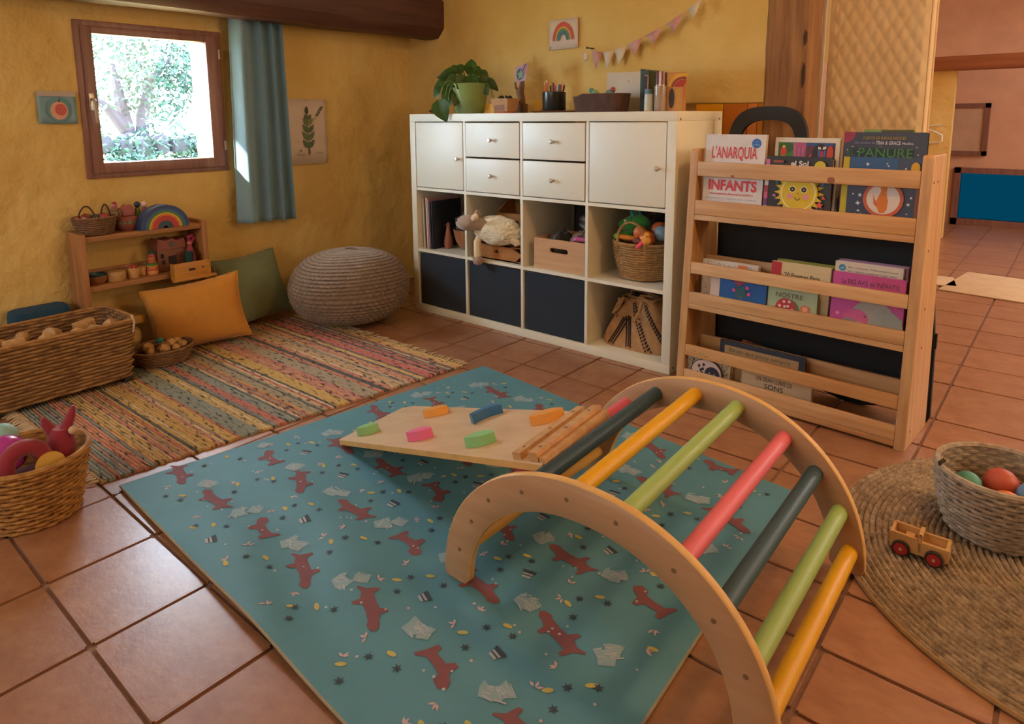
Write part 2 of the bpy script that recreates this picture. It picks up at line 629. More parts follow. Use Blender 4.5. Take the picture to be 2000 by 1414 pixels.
# ------------------------------------------------------------------ beams and post
def rough_log(name, p0, p1, w, h, m, seed, n=22, rnd_=0.006, cham=0.18):
    mb = MB()
    p0, p1 = Vector(p0), Vector(p1)
    d = (p1 - p0).normalized()
    up = Vector((0, 0, 1)) if abs(d.z) < 0.8 else Vector((0, 1, 0))
    s = d.cross(up).normalized()
    up = s.cross(d).normalized()
    prof = []
    c = cham * min(w, h)
    for (a, b) in ((-w / 2 + c, -h / 2), (w / 2 - c, -h / 2), (w / 2, -h / 2 + c), (w / 2, h / 2 - c), (w / 2 - c, h / 2), (-w / 2 + c, h / 2), (-w / 2, h / 2 - c), (-w / 2, -h / 2 + c)):
        prof.append((a, b))
    # add midpoints for an uneven surface
    pr = []
    for i in range(len(prof)):
        a, b = prof[i], prof[(i + 1) % len(prof)]
        pr += [a, ((a[0] + b[0]) / 2, (a[1] + b[1]) / 2)]
    V, F, k = [], [], len(pr)
    for i in range(n + 1):
        q = p0 + (p1 - p0) * i / n
        for j, (a, b) in enumerate(pr):
            e = 1 + rnd_ * 10 * nz(i * 0.45, j * 1.7, seed)
            V.append(q + s * a * e + up * b * e)
    for i in range(n):
        for j in range(k):
            F.append((i * k + j, i * k + (j + 1) % k, (i + 1) * k + (j + 1) % k, (i + 1) * k + j))
    F += [tuple(range(k))[::-1], tuple(n * k + j for j in range(k))]
    mb.add(V, F)
    return mb.build(name, m)


struct(rough_log('trim_1', (-0.352, 0.56, 1.573), (-0.43, -3.0, 1.60), 0.215, 0.255, M_DARKBEAM, 2.0, cham=0.25))
po = struct(rough_log('trim_2', (1.690, 0.56, 0.0), (1.690, 0.56, ZC), 0.175, 0.15, M_OLDPOST, 5.0, n=60, rnd_=0.004, cham=0.08))
# worm-eaten dark hollows along the right edge of the post
mbh = MB()
for (z, h) in ((1.10, 0.10), (1.26, 0.06)):
    mbh.prism([(1.757, z), (1.766, z + h * 0.3), (1.765, z + h * 0.8), (1.758, z + h), (1.752, z + h * 0.6), (1.754, z + h * 0.2)], -0.006, 0.0, M=Matrix(((1, 0, 0, 0), (0, 0, 1, 0.4822), (0, 1, 0, 0), (0, 0, 0, 1))))
mbh.build('hollow', flat('#4A3425', 0.9), po)
struct(MB().box((0.8, 3.98, 1.335), (4.6, 4.16, 1.44), bev=0.012).build('trim_3', wood('red_brown_lintel', '#A25F38', '#84482A', 'x', 0.8), None))
struct(MB().box((1.0, 4.06, 0), (1.80, 4.14, 1.335)).build('wall_partition', M_WALL, smooth=False))

# ------------------------------------------------------------------ window
wn = struct(MB()
            .box((XW - 0.045, WY0, WZ0), (XW + 0.012, WY0 + 0.036, WZ1), bev=0.004)
            .box((XW - 0.045, WY1 - 0.036, WZ0), (XW + 0.012, WY1, WZ1), bev=0.004)
            .box((XW - 0.045, WY0 + 0.03, WZ1 - 0.036), (XW + 0.012, WY1 - 0.03, WZ1), bev=0.004)
            .box((XW - 0.045, WY0 + 0.03, WZ0), (XW + 0.012, WY1 - 0.03, WZ0 + 0.034), bev=0.004)
            .build('window_1', M_FRAME))
SY0, SY1, SZ0, SZ1 = WY0 + 0.022, WY1 - 0.022, WZ0 + 0.020, WZ1 - 0.022
GY0, GY1, GZ0, GZ1 = -1.238, -0.768, 0.818, 1.346
sash = (MB()
        .box((XW - 0.030, SY0, SZ0), (XW + 0.026, GY0, SZ1), bev=0.006)
        .box((XW - 0.030, GY1, SZ0), (XW + 0.026, SY1, SZ1), bev=0.006)
        .box((XW - 0.030, GY0 - 0.003, GZ1), (XW + 0.026, GY1 + 0.003, SZ1), bev=0.006)
        .box((XW - 0.030, GY0 - 0.003, SZ0), (XW + 0.026, GY1 + 0.003, GZ0), bev=0.006)
        .build('sash', M_FRAME, wn))
glass = bpy.data.materials.new('window_glass')
glass.use_nodes = True
_nt = glass.node_tree
_p = _nt.nodes['Principled BSDF']
_nt.nodes.remove(_p)
_t = _nt.nodes.new('ShaderNodeBsdfTransparent')
_t.inputs[0].default_value = (0.96, 0.98, 0.98, 1)
_g = _nt.nodes.new('ShaderNodeBsdfGlossy')
_g.inputs['Roughness'].default_value = 0.02
_fr = _nt.nodes.new('ShaderNodeFresnel')
_fr.inputs[0].default_value = 1.45
_mx = _nt.nodes.new('ShaderNodeMixShader')
_nt.links.new(_fr.outputs[0], _mx.inputs[0])
_nt.links.new(_t.outputs[0], _mx.inputs[1])
_nt.links.new(_g.outputs[0], _mx.inputs[2])
_nt.links.new(_mx.outputs[0], _nt.nodes['Material Output'].inputs[0])
MB().add([(XW - 0.004, GY0 - 0.002, GZ0 - 0.002), (XW - 0.004, GY1 + 0.002, GZ0 - 0.002), (XW - 0.004, GY1 + 0.002, GZ1 + 0.002), (XW - 0.004, GY0 - 0.002, GZ1 + 0.002)],
         [(0, 1, 2, 3)]).build('pane', glass, sash, smooth=False)
hm = mat('aged_steel_fitting', '#B9B0A2', 0.35, metal=0.8)
tag(MB().box((XW + 0.026, -1.275, 1.035), (XW + 0.033, -1.253, 1.105), bev=0.003)
    .tube([(XW + 0.030, -1.264, 1.080), (XW + 0.058, -1.264, 1.080), (XW + 0.062, -1.263, 1.06), (XW + 0.060, -1.258, 0.985)], 0.0065, 8).build('handle', hm, sash), 'steel lever handle')
for z in (0.872, 1.295):
    MB().tube([(XW + 0.030, SY1 + 0.004, z - 0.022), (XW + 0.030, SY1 + 0.004, z + 0.022)], 0.006, 8).build('hinge', hm, sash)
# outer sill and the thick wall's stone-cream reveal are part of the wall; garden beyond
struct(MB().box((-30, -14, -0.45), (XW - T, 22, -0.35)).build('garden_ground', mat('dry_grass', '#B9B08A', 0.95, vcol2='#8FA06A', vscale=3), smooth=False))
rg = random.Random(11)
tr = thing('garden_tree', 'broad leafy tree in bright sun outside the window', 'tree', (-6.0, 0.92, -0.36))
mb = MB()
for (pts, r) in (([(0, 0, 0), (0.02, 0, 0.7), (0, 0.0, 1.1), (-0.02, -0.06, 1.55), (0, -0.12, 2.0)], [0.17, 0.12, 0.10, 0.07, 0.03]),
                 ([(0.05, 0.06, 0.5), (0.05, 0.12, 1.0), (0.03, 0.15, 1.4), (0.1, 0.25, 1.8), (0.1, 0.5, 2.1)], [0.09, 0.08, 0.07, 0.05, 0.02]),
                 ([(0, -0.02, 1.2), (0.1, -0.25, 1.5), (0.1, -0.5, 1.7)], [0.07, 0.05, 0.02])):
    mb.tube(pts, r, 9)
mb.build('trunk', mat('pale_bark', '#37303A', 0.9, vcol2='#2C2630', vscale=3), tr)
lf = MB()
for _ in range(5200):
    while True:
        p = Vector((rg.uniform(-1, 1), rg.uniform(-1, 1), rg.uniform(-1, 1)))
        if 0.25 < p.length < 1:
            break
    c = rg.choice([((0, -0.15, 1.95), (0.8, 0.55, 0.55)), ((0, 0.45, 2.25), (0.8, 0.75, 0.6)), ((0, 0.85, 2.0), (0.6, 0.4, 0.42)), ((0, 0.35, 1.7), (0.5, 0.4, 0.4)), ((0, 0.3, 2.6), (0.9, 1.0, 0.5))])
    q = Vector(c[0]) + Vector((p.x * c[1][0], p.y * c[1][1], p.z * c[1][2]))
    a, b = rg.uniform(0, 6.28), rg.uniform(-0.9, 0.9)
    s = rg.uniform(0.025, 0.05)
    Mx = xf(q, (b, rg.uniform(-1, 1), a))
    lf.add([(-s, 0, 0), (0, -s * 0.45, 0.004), (s, 0, 0), (0, s * 0.45, 0.004)], [(0, 1, 2, 3)], M=Mx)
lo = lf.build('foliage', mat('sunlit_leaf', '#24433A', 0.7, var=0.35, vscale=3), tr, smooth=False)
lo['kind'] = 'stuff'
gw = thing('stone_border', 'low dry stone wall under the tree outside the window', 'border', (-5.4, 0.8, -0.36))
for k in range(75):
    y = -1.2 + (k % 15) * 0.20 + (0.09 if (k // 15) % 2 else 0) + rg.uniform(-0.02, 0.02)
    z = 0.12 + (k // 15) * 0.24
    h = rg.uniform(0.10, 0.14)
    m_ = MB().box((-0.14, -0.105, -h), (0.14, 0.105, h), bev=0.075)
    m_.build('stone', mat('grey_field_stone', '#2E2C36', 0.9, var=0.15, vscale=8, rnd=0.2) if k == 0 else bpy.data.materials['grey_field_stone'], gw, M=xf((rg.uniform(-0.03, 0.03), y, z + rg.uniform(-0.03, 0.03)), (rg.uniform(-0.25, 0.25), rg.uniform(-0.1, 0.1), rg.uniform(-0.2, 0.2)), (1, rg.uniform(0.65, 1.05), rg.uniform(0.6, 1.0))))
bs = MB()
for _ in range(3200):
    q = Vector((rg.uniform(-0.25, 0.25), rg.uniform(-1.2, 1.4), 0))
    q.z = 0.92 + rg.random() ** 1.4 * 0.52 * (0.8 + nz(q.y * 2, 0.3))
    s = rg.uniform(0.02, 0.045)
    bs.add([(-s, 0, 0), (0, -s * 0.4, 0), (s, 0, 0), (0, s * 0.4, 0)], [(0, 1, 2, 3)], M=xf(q, (rg.uniform(-1, 1), rg.uniform(-1, 1), rg.uniform(0, 6))))
o = bs.build('hedge_plants', bpy.data.materials['sunlit_leaf'], None, smooth=False, loc=(-5.35, 0.8, -0.36))
tag(o, 'bushy plants growing over the low stones outside', 'plants', kind='stuff')

# ------------------------------------------------------------------ curtain with its rod
M_CURT = mat('blue_linen', '#7C9DAC', 0.85, var=0.05, vscale=40, stretch=(1, 1, 0.3), bump=0.15, bscale=500, bdist=0.001, sheen=0.3)
_b = M_CURT.node_tree.nodes['Principled BSDF']
cu = thing('curtain', 'blue pleated linen curtain hanging right of the window', 'curtain', (XW + 0.082, -0.52, 0.49))
mb = MB()
NU, NV = 150, 46
V = []
for j in range(NV + 1):
    t = j / NV
    z = t * 1.14
    wid = 0.325 - 0.045 * t
    for i in range(NU + 1):
        s = i / NU
        # one broad smooth fold at the left, then three deep narrow ones
        kn = [(0.0, 0.0), (0.16, 0.5), (0.36, 1.0), (0.47, 1.5), (0.60, 2.0), (0.69, 2.5), (0.80, 3.0), (0.88, 3.5), (1.0, 4.0)]
        sw = s + 0.020 * nz(s * 3, t * 1.6, 4) * min(1, s * 6) * min(1, (1 - s) * 6)
        for (s0_, p0_), (s1_, p1_) in zip(kn, kn[1:]):
            if s0_ <= sw <= s1_ or (s1_ == 1.0):
                ph = 2 * pi * (p0_ + (p1_ - p0_) * (sw - s0_) / (s1_ - s0_))
                break
        amp = (0.026 if s < 0.36 else 0.034) * (0.80 + 0.20 * (1 - t))
        x = -amp * cos(ph) + (0.006 if s < 0.36 else 0)
        y = -0.172 + wid * s + 0.012 * sin(ph) * (s > 0.36) + 0.022 * t
        V.append((x, y, z + 0.012 * (s - 0.5) * (1 - t) * -1))
k = NU + 1
mb.add(V, [(j * k + i, j * k + i + 1, (j + 1) * k + i + 1, (j + 1) * k + i) for j in range(NV) for i in range(NU)])
cl = mb.build('cloth', M_CURT, cu, angle=80)
sm = cl.modifiers.new('thickness', 'SOLIDIFY')
sm.thickness = 0.002
MB().tube([(0.0, -0.22, 1.145), (0.0, 0.22, 1.145)], 0.009, 10).tube([(-0.082, 0.19, 1.145), (0.0, 0.19, 1.145)], 0.006, 8).build('rod', M_DARKBEAM, cu)


# ------------------------------------------------------------------ posters and pins on the walls
def poster(name, label, origin, w, h, facing, cat='poster', tilt=0.0):
    """Paper sheet whose local x runs along it, z up, face at -y."""
    rz = {'x': pi / 2, 'y': 0.0}[facing]
    t = thing(name, label, cat, M=Matrix.Translation(origin) @ Matrix.Rotation(rz, 4, 'Z') @ Matrix.Rotation(tilt, 4, 'Y'))
    mb = MB()
    n = 10
    V = [(w * i / n, -0.004 - 0.003 * abs(2 * i / n - 1) ** 3 - (0.002 if k == 0 else 0), h * k / 4) for k in range(5) for i in range(n + 1)]
    F = [(k * (n + 1) + i, k * (n + 1) + i + 1, (k + 1) * (n + 1) + i + 1, (k + 1) * (n + 1) + i) for k in range(4) for i in range(n)]
    mb.add(V, F)
    return t, mb


M_PAPER = mat('warm_white_paper', '#D8C6B8', 0.8, var=0.03, vscale=6)
# botanical print between the curtain and the corner
t, mb = poster('botanical_poster', 'botanical poster of a green leafy stem beside the blue curtain', (XW + 0.006, -0.362, 0.757), 0.236, 0.340, 'x')
o = mb.build('sheet', M_PAPER, t)
o.modifiers.new('thickness', 'SOLIDIFY').thickness = 0.0008
P = Print(-0.0095)
P.line([(0.122, 0.055), (0.120, 0.12), (0.117, 0.22), (0.115, 0.30)], 0.0035, '#4E5C3C')
def leaf2(P, x, z, L, W, a, c):
    p = []
    for i in range(13):
        s = i / 12
        p.append((s, W / L * sin(pi * s ** 0.8)))
    p += [(s, -w_) for s, w_ in p[::-1]]
    P.poly([(x + L * (s * cos(a) - w_ * sin(a)), z + L * (s * sin(a) + w_ * cos(a))) for s, w_ in p], c)
for (z, L, W, c) in ((0.085, 0.056, 0.013, '#566B50'), (0.125, 0.060, 0.013, '#667A55'), (0.165, 0.056, 0.012, '#5E7050'), (0.205, 0.046, 0.012, '#6B7A52'), (0.235, 0.032, 0.010, '#5B6B48')):
    leaf2(P, 0.121, z, L, W, radians(128), c)
    leaf2(P, 0.121, z, L, W, radians(52), '#7F8650' if z == 0.205 else c)
leaf2(P, 0.115, 0.26, 0.045, 0.010, radians(90), '#3F4D38')
leaf2(P, 0.121, 0.045, 0.05, 0.004, radians(90), '#5A6450')
for (x, z) in ((0.178, 0.258), (0.188, 0.272), (0.198, 0.285), (0.205, 0.296)):
    P.disc(x, z, 0.0085, '#5E6E58', 0.007)
P.line([(0.150, 0.225), (0.172, 0.250), (0.205, 0.296)], 0.003, '#8C8C70')
P.text('Mentha', 0.045, 0.048, 0.045, 0.008, '#6E5E52').text('Folia', 0.165, 0.052, 0.036, 0.008, '#6E5E52')
P.disc(0.068, 0.072, 0.006, '#8A8A76').disc(0.055, 0.118, 0.004, '#9A9484')
P.build('print', t)
for (x, z) in ((0.008, 0.332), (0.115, 0.334), (0.226, 0.330), (0.008, 0.008), (0.226, 0.010)):
    MB().sphere((x, -0.012, z), 0.0032, 8).build('pin', M_METAL, t)
# small picture left of the window
t, mb = poster('fruit_picture', 'small blue picture with a pink fruit left of the window', (XW + 0.006, -1.452, 0.982), 0.135, 0.128, 'x')
mb.build('sheet', mat('pale_blue_paper', '#7FA3AE', 0.8, var=0.06, vscale=8), t).modifiers.new('thickness', 'SOLIDIFY').thickness = 0.0008
P = Print(-0.0095)
P.rect(0.0, 0.108, 0.135, 0.128, '#B6A79E').disc(0.07, 0.058, 0.042, '#5F8E96', 0.048).disc(0.072, 0.052, 0.031, '#D9A08A', 0.036).disc(0.078, 0.056, 0.020, '#C8584E', 0.024)
P.poly([(0.070, 0.085), (0.076, 0.085), (0.080, 0.100), (0.075, 0.101)], '#54483A')
P.build('print', t)
# rainbow picture over the cube shelf
t, mb = poster('rainbow_picture', 'white card with a painted rainbow high on the back wall', (0.517, YW - 0.006, 1.327), 0.174, 0.145, 'y', tilt=-0.012)
mb.build('sheet', M_PAPER, t).modifiers.new('thickness', 'SOLIDIFY').thickness = 0.0012
P = Print(-0.0095)
for r0, r1, c in ((0.064, 0.048, '#C8503A'), (0.048, 0.042, '#D9A63A'), (0.042, 0.034, '#5E8A4E'), (0.034, 0.020, '#4E6E84')):
    p = [(0.086 + r0 * cos(pi * i / 20), 0.042 + r0 * 1.38 * sin(pi * i / 20)) for i in range(21)]
    q = [(0.086 + r1 * cos(pi * i / 20), 0.042 + r1 * 1.38 * sin(pi * i / 20)) for i in range(21)]
    P.y -= P.step
    P.mb.add([(a, P.y, b) for a, b in p + q], [(i, i + 1, 22 + i, 21 + i) for i in range(20)], P._m(c))
P.build('print', t)
for x in (0.010, 0.162):
    MB().sphere((x, -0.012, 0.013), 0.003, 8).build('pin', M_METAL, t)
# bunting of pennants
bt = thing('bunting', 'string of pink and white paper pennants on the back wall', 'bunting', (0.785, YW - 0.05, 1.295))
cord = [(-0.012, 0.005, 0.022), (0.02, 0, 0.006), (0.09, 0, -0.004), (0.15, 0, 0.002), (0.22, 0, 0.026), (0.30, 0, 0.056), (0.38, 0, 0.088), (0.46, 0.01, 0.125), (0.52, 0.02, 0.160), (0.58, 0.03, 0.200)]
MB().tube(cord, 0.0014, 6).build('cord', flat('#B8A890'), bt)
def cordz(x):
    for (x0, _, z0), (x1, _, z1) in zip(cord, cord[1:]):
        if x0 <= x <= x1:
            return z0 + (z1 - z0) * (x - x0) / (x1 - x0)
    return cord[-1][2]
mpk = mat('marbled_pink_paper', '#D9B0A8', 0.8, vcol2='#C48A90', vscale=30)
mwh = mat('off_white_paper', '#D8CCBC', 0.8, var=0.04, vscale=20)
for k, (x, w, h, m_) in enumerate(((0.022, 0.060, 0.085, mpk), (0.086, 0.060, 0.078, mwh), (0.150, 0.068, 0.078, mwh), (0.226, 0.072, 0.066, mpk), (0.318, 0.084, 0.058, mpk), (0.418, 0.080, 0.060, mpk), (0.505, 0.06, 0.06, mwh))):
    a, b = x - w / 2 + 0.02, x + w / 2 + 0.02
    za, zb = cordz(a), cordz(b)
    c = (a + b) / 2
    V = [(a, -0.003, za), (c, -0.007 - 0.004 * (k % 2), (za + zb) / 2), (b, -0.003, zb), ((c + b) / 2, -0.008, (za + zb) / 2 - h * 0.5), (c, -0.012 - 0.006 * (k % 3), (za + zb) / 2 - h), ((a + c) / 2, -0.008, (za + zb) / 2 - h * 0.5)]
    o = MB().add(V, [(0, 1, 5), (1, 2, 3), (1, 3, 4, 5)]).build('pennant', m_, bt, angle=180)
    o.modifiers.new('thickness', 'SOLIDIFY').thickness = 0.0006
MB().tube([(-0.012, 0.05, 0.024), (-0.012, -0.004, 0.024)], 0.0035, 8).sphere((-0.012, -0.006, 0.024), 0.006, 8).build('nail', flat('#4A4036'), bt)
MB().lathe([(0.001, -0.03), (0.012, -0.02), (0.014, 0.0), (0.010, 0.012), (0.001, 0.016)], 12, M=xf((-0.018, -0.005, -0.01))).build('paper_bead', mwh, bt)

# ================================================================== cube shelf and what stands in it
KW, KD, KH = 1.47, 0.405, 1.014
ZR = [0.037, 0.315, 0.329, 0.633, 0.647, 0.977]
XC = [0.037, 0.372, 0.386, 0.721, 0.735, 1.069, 1.083, 1.433]
ks = thing('cube_shelf', 'white cube shelving unit with doors and drawers against the back wall', 'shelf', (0, 0, 0))
MB().box((0, 0, ZR[5]), (KW, KD, KH), bev=0.002).build('top_panel', M_WHITE, ks)
MB().box((0, 0, 0), (KW, KD, ZR[0]), bev=0.002).build('bottom_panel', M_WHITE, ks)
for a, b in ((0, XC[0]), (XC[7], KW)):
    sp = MB().box((a, 0, ZR[0]), (b, KD, ZR[5]), bev=0.001).build('side_panel', M_WHITE, ks)
for k in (1, 3, 5):
    MB().box((XC[k], 0.003, ZR[0]), (XC[k + 1], KD - 0.002, ZR[5]), bev=0.001).build('divider', M_WHITE, ks)
for z0, z1 in ((ZR[1], ZR[2]), (ZR[3], ZR[4])):
    for c in range(4):
        MB().box((XC[2 * c], 0.003, z0), (XC[2 * c + 1], KD - 0.002, z1)).build('shelf_board', M_WHITE, ks, smooth=False)
M_KNOB = mat('nickel_knob', '#C9C2B4', 0.28, metal=0.9)


def knob(parent, x, y, z):
    return MB().lathe([(0.004, 0), (0.004, 0.010), (0.0085, 0.014), (0.010, 0.020), (0.007, 0.024), (0.0005, 0.0245)], 12, M=xf((x, y, z), (pi / 2, 0, 0))).build('knob', M_KNOB, parent)


g = 0.004
for c, kx in ((0, XC[1] - 0.030), (3, XC[7] - 0.032)):
    x0, x1 = XC[2 * c] + g, XC[2 * c + 1] - g
    d = MB().box((x0, 0.002, ZR[4] + g), (x1, 0.020, ZR[5] - g), bev=0.002).box((x0 + 0.004, 0.02, ZR[4] + g + 0.004), (x1 - 0.004, 0.33, ZR[5] - g - 0.004)).build('door', M_WHITE, ks)
    knob(d, kx, 0.002, 0.80)
for c in (1, 2):
    x0, x1 = XC[2 * c] + g, XC[2 * c + 1] - g
    for z0, z1 in ((ZR[4] + g, 0.806), (0.814, ZR[5] - g - 0.002)):
        d = MB().box((x0, 0.0, z0), (x1, 0.017, z1), bev=0.002).box((x0 + 0.004, 0.017, z0 + 0.004), (x1 - 0.004, 0.33, z1 - 0.01)).build('drawer', M_WHITE, ks)
        knob(d, (x0 + x1) / 2 + 0.004, 0.0, (z0 + z1) / 2)
mbs = MB()
for y, z in ((0.03, KH - 0.03), (KD - 0.03, KH - 0.03)):
    mbs.lathe([(0.004, 0), (0.004, 0.0012)], 10, M=xf((KW, y, z), (0, pi / 2, 0)))
for y, z in ((0.03, KH - 0.03), (KD - 0.03, KH - 0.03), (0.03, 0.02)):
    MB().lathe([(0.0045, 0), (0.0045, 0.0012)], 10, M=xf((KW, y, z), (0, pi / 2, 0))).build('screw_cap', flat('#6B6358'), ks)

# navy fabric boxes of the bottom row
for c, lab in ((0, 'navy fabric box in the leftmost bottom compartment of the white shelf'), (1, 'navy fabric box under the plush sheep compartment'), (2, 'navy fabric box under the plain wooden crate')):
    x0, x1 = XC[2 * c] + 0.006, XC[2 * c + 1] - 0.006
    t = thing('storage_box', lab, 'box', ((x0 + x1) / 2, 0.008, ZR[0] + 0.001), group='navy boxes in the cube shelf')
    w = (x1 - x0) / 2
    h = ZR[1] - ZR[0] - 0.012
    mb = MB()
    V, F = [], []
    n = 12
    for j in range(n + 1):
        for i in range(n + 1):
            u, v = i / n, j / n
            V.append((-w + 2 * w * u, 0.002 - 0.004 * sin(pi * u) * sin(pi * v) + 0.0015 * nz(u * 3, v * 3, c), h * v))
    mb.add(V, grid_faces(n + 1, n + 1))
    mb.build('front_panel', M_NAVY, t)
    MB().box((-w, 0.004, 0), (w, 0.33, h), bev=0.003).build('body', M_NAVY, t)

# -- compartment 1 of the open row: magazines, dark cloth bundle in a wooden bowl
Z2 = ZR[2] + 0.001
for k, (x, th, h, c, lean, lab) in enumerate(((0.042, 0.013, 0.262, '#CFC3A6', 0.03, 'cream folder at the left end of the upright magazines'), (0.0565, 0.008, 0.250, '#5A4038', 0.03, 'brown magazine next to the cream folder'),
                                              (0.067, 0.010, 0.262, '#D9C3B4', 0.03, 'white and pink spined magazine among the upright magazines'), (0.080, 0.008, 0.258, '#D29C98', 0.03, 'pink magazine among the upright magazines'),
                                              (0.093, 0.007, 0.240, '#3C4350', 0.03, 'grey magazine right of the pink one'), (0.106, 0.009, 0.246, '#1E222A', 0.03, 'black ring binder at the right end of the magazines'))):
    t = thing('magazine', lab, 'magazine', M=Matrix.Translation((x + 0.008, 0.030, Z2)) @ Matrix.Rotation(-lean, 4, 'Y'), group='magazines in the cube shelf')
    MB().box((0, 0, 0), (th * 0.92, 0.002, h), bev=0.0005).box((0, 0, 0), (0.0012, 0.21, h)).box((th * 0.92 - 0.0012, 0, 0), (th * 0.92, 0.21, h)).build('cover', flat(c), t, smooth=False)
    MB().box((0.0014, 0.0025, 0.002), (th * 0.92 - 0.0014, 0.207, h - 0.003)).build('pages', M_PAPER, t, smooth=False)
t = thing('wooden_bowl', 'brown wooden bowl beside the magazines in the white shelf', 'bowl', (0.262, 0.150, Z2))
MB().lathe([(0.035, 0.0), (0.052, 0.012), (0.068, 0.040), (0.078, 0.075), (0.083, 0.105), (0.078, 0.105), (0.072, 0.075), (0.06, 0.035), (0.03, 0.012), (0.001, 0.010)], 28).build('body', wood('brown_bowl_wood', '#A86F46', '#8A5534', 'z', 1.0, 0.45), t)
mb = MB()
rb = random.Random(3)
V = []
n = 20
for j in range(n + 1):
    for i in range(n):
        a, s = 2 * pi * i / n, j / n
        r = 0.072 * sin(pi * min(0.98, 0.15 + 0.85 * s)) ** 0.6 * (1 + 0.25 * nz(cos(a) * 1.5, sin(a) * 1.5, s * 4))
        V.append((r * cos(a) * (1 - 0.2 * s), r * sin(a), 0.085 + 0.110 * s + 0.02 * nz(a, s * 3, 9)))
mb.add(V, grid_faces(n, n + 1, True))
tag(mb.build('cloth_bundle', mat('dark_brown_felt', '#4A3C36', 0.9, var=0.2, vscale=20, bump=0.4, bscale=60), loc=(0.262, 0.150, Z2 + 0.006)), 'dark brown cloth bundle stuffed in the wooden bowl', 'cloth')
t = tag(MB().box((0, 0, 0), (0.255, 0.006, 0.295), bev=0.002).build('slate_panel', mat('dark_slate_panel', '#2C3134', 0.5, var=0.15, vscale=10), M=xf((0.115, 0.335, Z2), (-0.05, 0, 0))), 'dark grey panel standing at the back behind the wooden bowl', 'panel')
t = thing('clay_bird', 'small reddish brown clay bird leaning between magazines and bowl', 'figurine', (0.160, 0.10, Z2))
MB().lathe([(0.018, 0), (0.024, 0.02), (0.022, 0.05), (0.014, 0.085), (0.010, 0.11), (0.013, 0.125), (0.0005, 0.138)], 14).build('body', mat('red_clay', '#9A5A42', 0.6, var=0.1), t)
MB().lathe([(0.005, 0), (0.0005, 0.02)], 8, M=xf((0, -0.010, 0.125), (pi / 2, 0, 0))).build('beak', mat('red_clay_dark', '#7E4634', 0.6), t)

# -- compartment 2: plush sheep over two slatted wooden trays
M_TRAY = wood('orange_brown_tray_wood', '#B5793F', '#97602F', 'x', 1.2, 0.45)


def toy_tray(name, label, loc, w, d, h, rot=(0, 0, 0)):
    t = thing(name, label, 'tray', M=xf(loc, rot))
    MB().box((-w / 2, 0, 0), (w / 2, d, 0.006)).build('base', M_TRAY, t, smooth=False)
    MB().box((-w / 2, d - 0.009, 0.006), (w / 2, d, h * 1.05), bev=0.002).build('back_board', M_TRAY, t)
    fp = MB()
    # front board with a drop-shaped finger hole: built as a frame around the hole
    hole = circle(0, h * 0.56, 0.011, 14, 0.0085)
    outer = []
    for a, b in hole:
        an = math.atan2(b - h * 0.56, a)
        k = min((w / 2) / max(abs(cos(an)), 1e-6), (h * (0.56 if sin(an) < 0 else 0.44)) / max(abs(sin(an)), 1e-6))
        outer.append((cos(an) * k, h * 0.56 + sin(an) * k))
    n = len(hole)
    V = [(a, y, b) for y in (0.0, 0.009) for a, b in hole] + [(a, y, b) for y in (0.0, 0.009) for a, b in outer]
    F = []
    for i in range(n):
        j = (i + 1) % n
        F += [(i, j, 2 * n + j, 2 * n + i), (n + i, n + j, 3 * n + j, 3 * n + i), (i, j, n + j, n + i), (2 * n + i, 2 * n + j, 3 * n + j, 3 * n + i)]
    fp.add(V, F)
    # add the four square corners
    fp.box((-w / 2, 0, 0), (-w / 2 + 0.004, 0.009, h)).box((w / 2 - 0.004, 0, 0), (w / 2, 0.009, h)).box((-w / 2, 0, 0), (w / 2, 0.009, 0.004)).box((-w / 2, 0, h - 0.004), (w / 2, 0.009, h))
    fp.build('front_board', M_TRAY, t, smooth=False)
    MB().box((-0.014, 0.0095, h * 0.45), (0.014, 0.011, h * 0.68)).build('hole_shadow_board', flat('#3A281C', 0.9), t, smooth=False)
    for s in (-1, 1):
        MB().prism([(0.009, 0.006), (d - 0.009, 0.006), (d - 0.009, h * 1.4), (d * 0.55, h * 1.35), (0.009, h)], -0.0045, 0.0045, M=Matrix(((0, 0, 1, s * (w / 2 - 0.0045)), (1, 0, 0, 0), (0, 1, 0, 0), (0, 0, 0, 1)))).build('side_board', M_TRAY, t, smooth=False)
    return t


toy_tray('wooden_tray', 'brown wooden tray with finger hole under the plush sheep', (0.553, 0.030, Z2), 0.300, 0.20, 0.072)
toy_tray('wooden_tray', 'brown wooden tray stacked at the back behind the plush sheep', (0.580, 0.155, Z2 + 0.116), 0.255, 0.15, 0.095, rot=(0.16, 0, 0))
MB_ = MB()
M_WOOL = mat('curly_cream_wool', '#F0E4C4', 0.95, vcol2='#E2D2A8', vscale=45, bump=0.9, bscale=70, bdist=0.012, sheen=0.6)
M_FELT = mat('taupe_plush', '#A38A76', 0.95, var=0.08, vscale=40, bump=0.4, bscale=200, bdist=0.003, sheen=0.5)
M_CREAMP = mat('cream_plush', '#E3D0AC', 0.95, var=0.05, vscale=30, bump=0.3, bscale=200, bdist=0.003, sheen=0.5)
sh = thing('plush_sheep', 'woolly cream plush sheep lying in the white shelf', 'toy', (0.556, -0.012, 0.428))
bm = bmesh.new()
bmesh.ops.create_icosphere(bm, subdivisions=5, radius=1.0)
for v in bm.verts:
    p = v.co.normalized()
    w_ = 1 + 0.08 * nz(p.x * 3, p.y * 3, p.z * 3) - 0.11 * abs(nz(p.x * 6, p.y * 6, p.z * 6)) + 0.04 * nz(p.x * 16, p.y * 16, p.z * 16)
    v.co = Vector((p.x * 0.138, p.y * 0.075, p.z * 0.070)) * w_
MB_.bm(bm)
MB_.build('fleece', M_WOOL, sh, loc=(0.006, 0.040, 0.045))
hd = MB()
bm = bmesh.new()
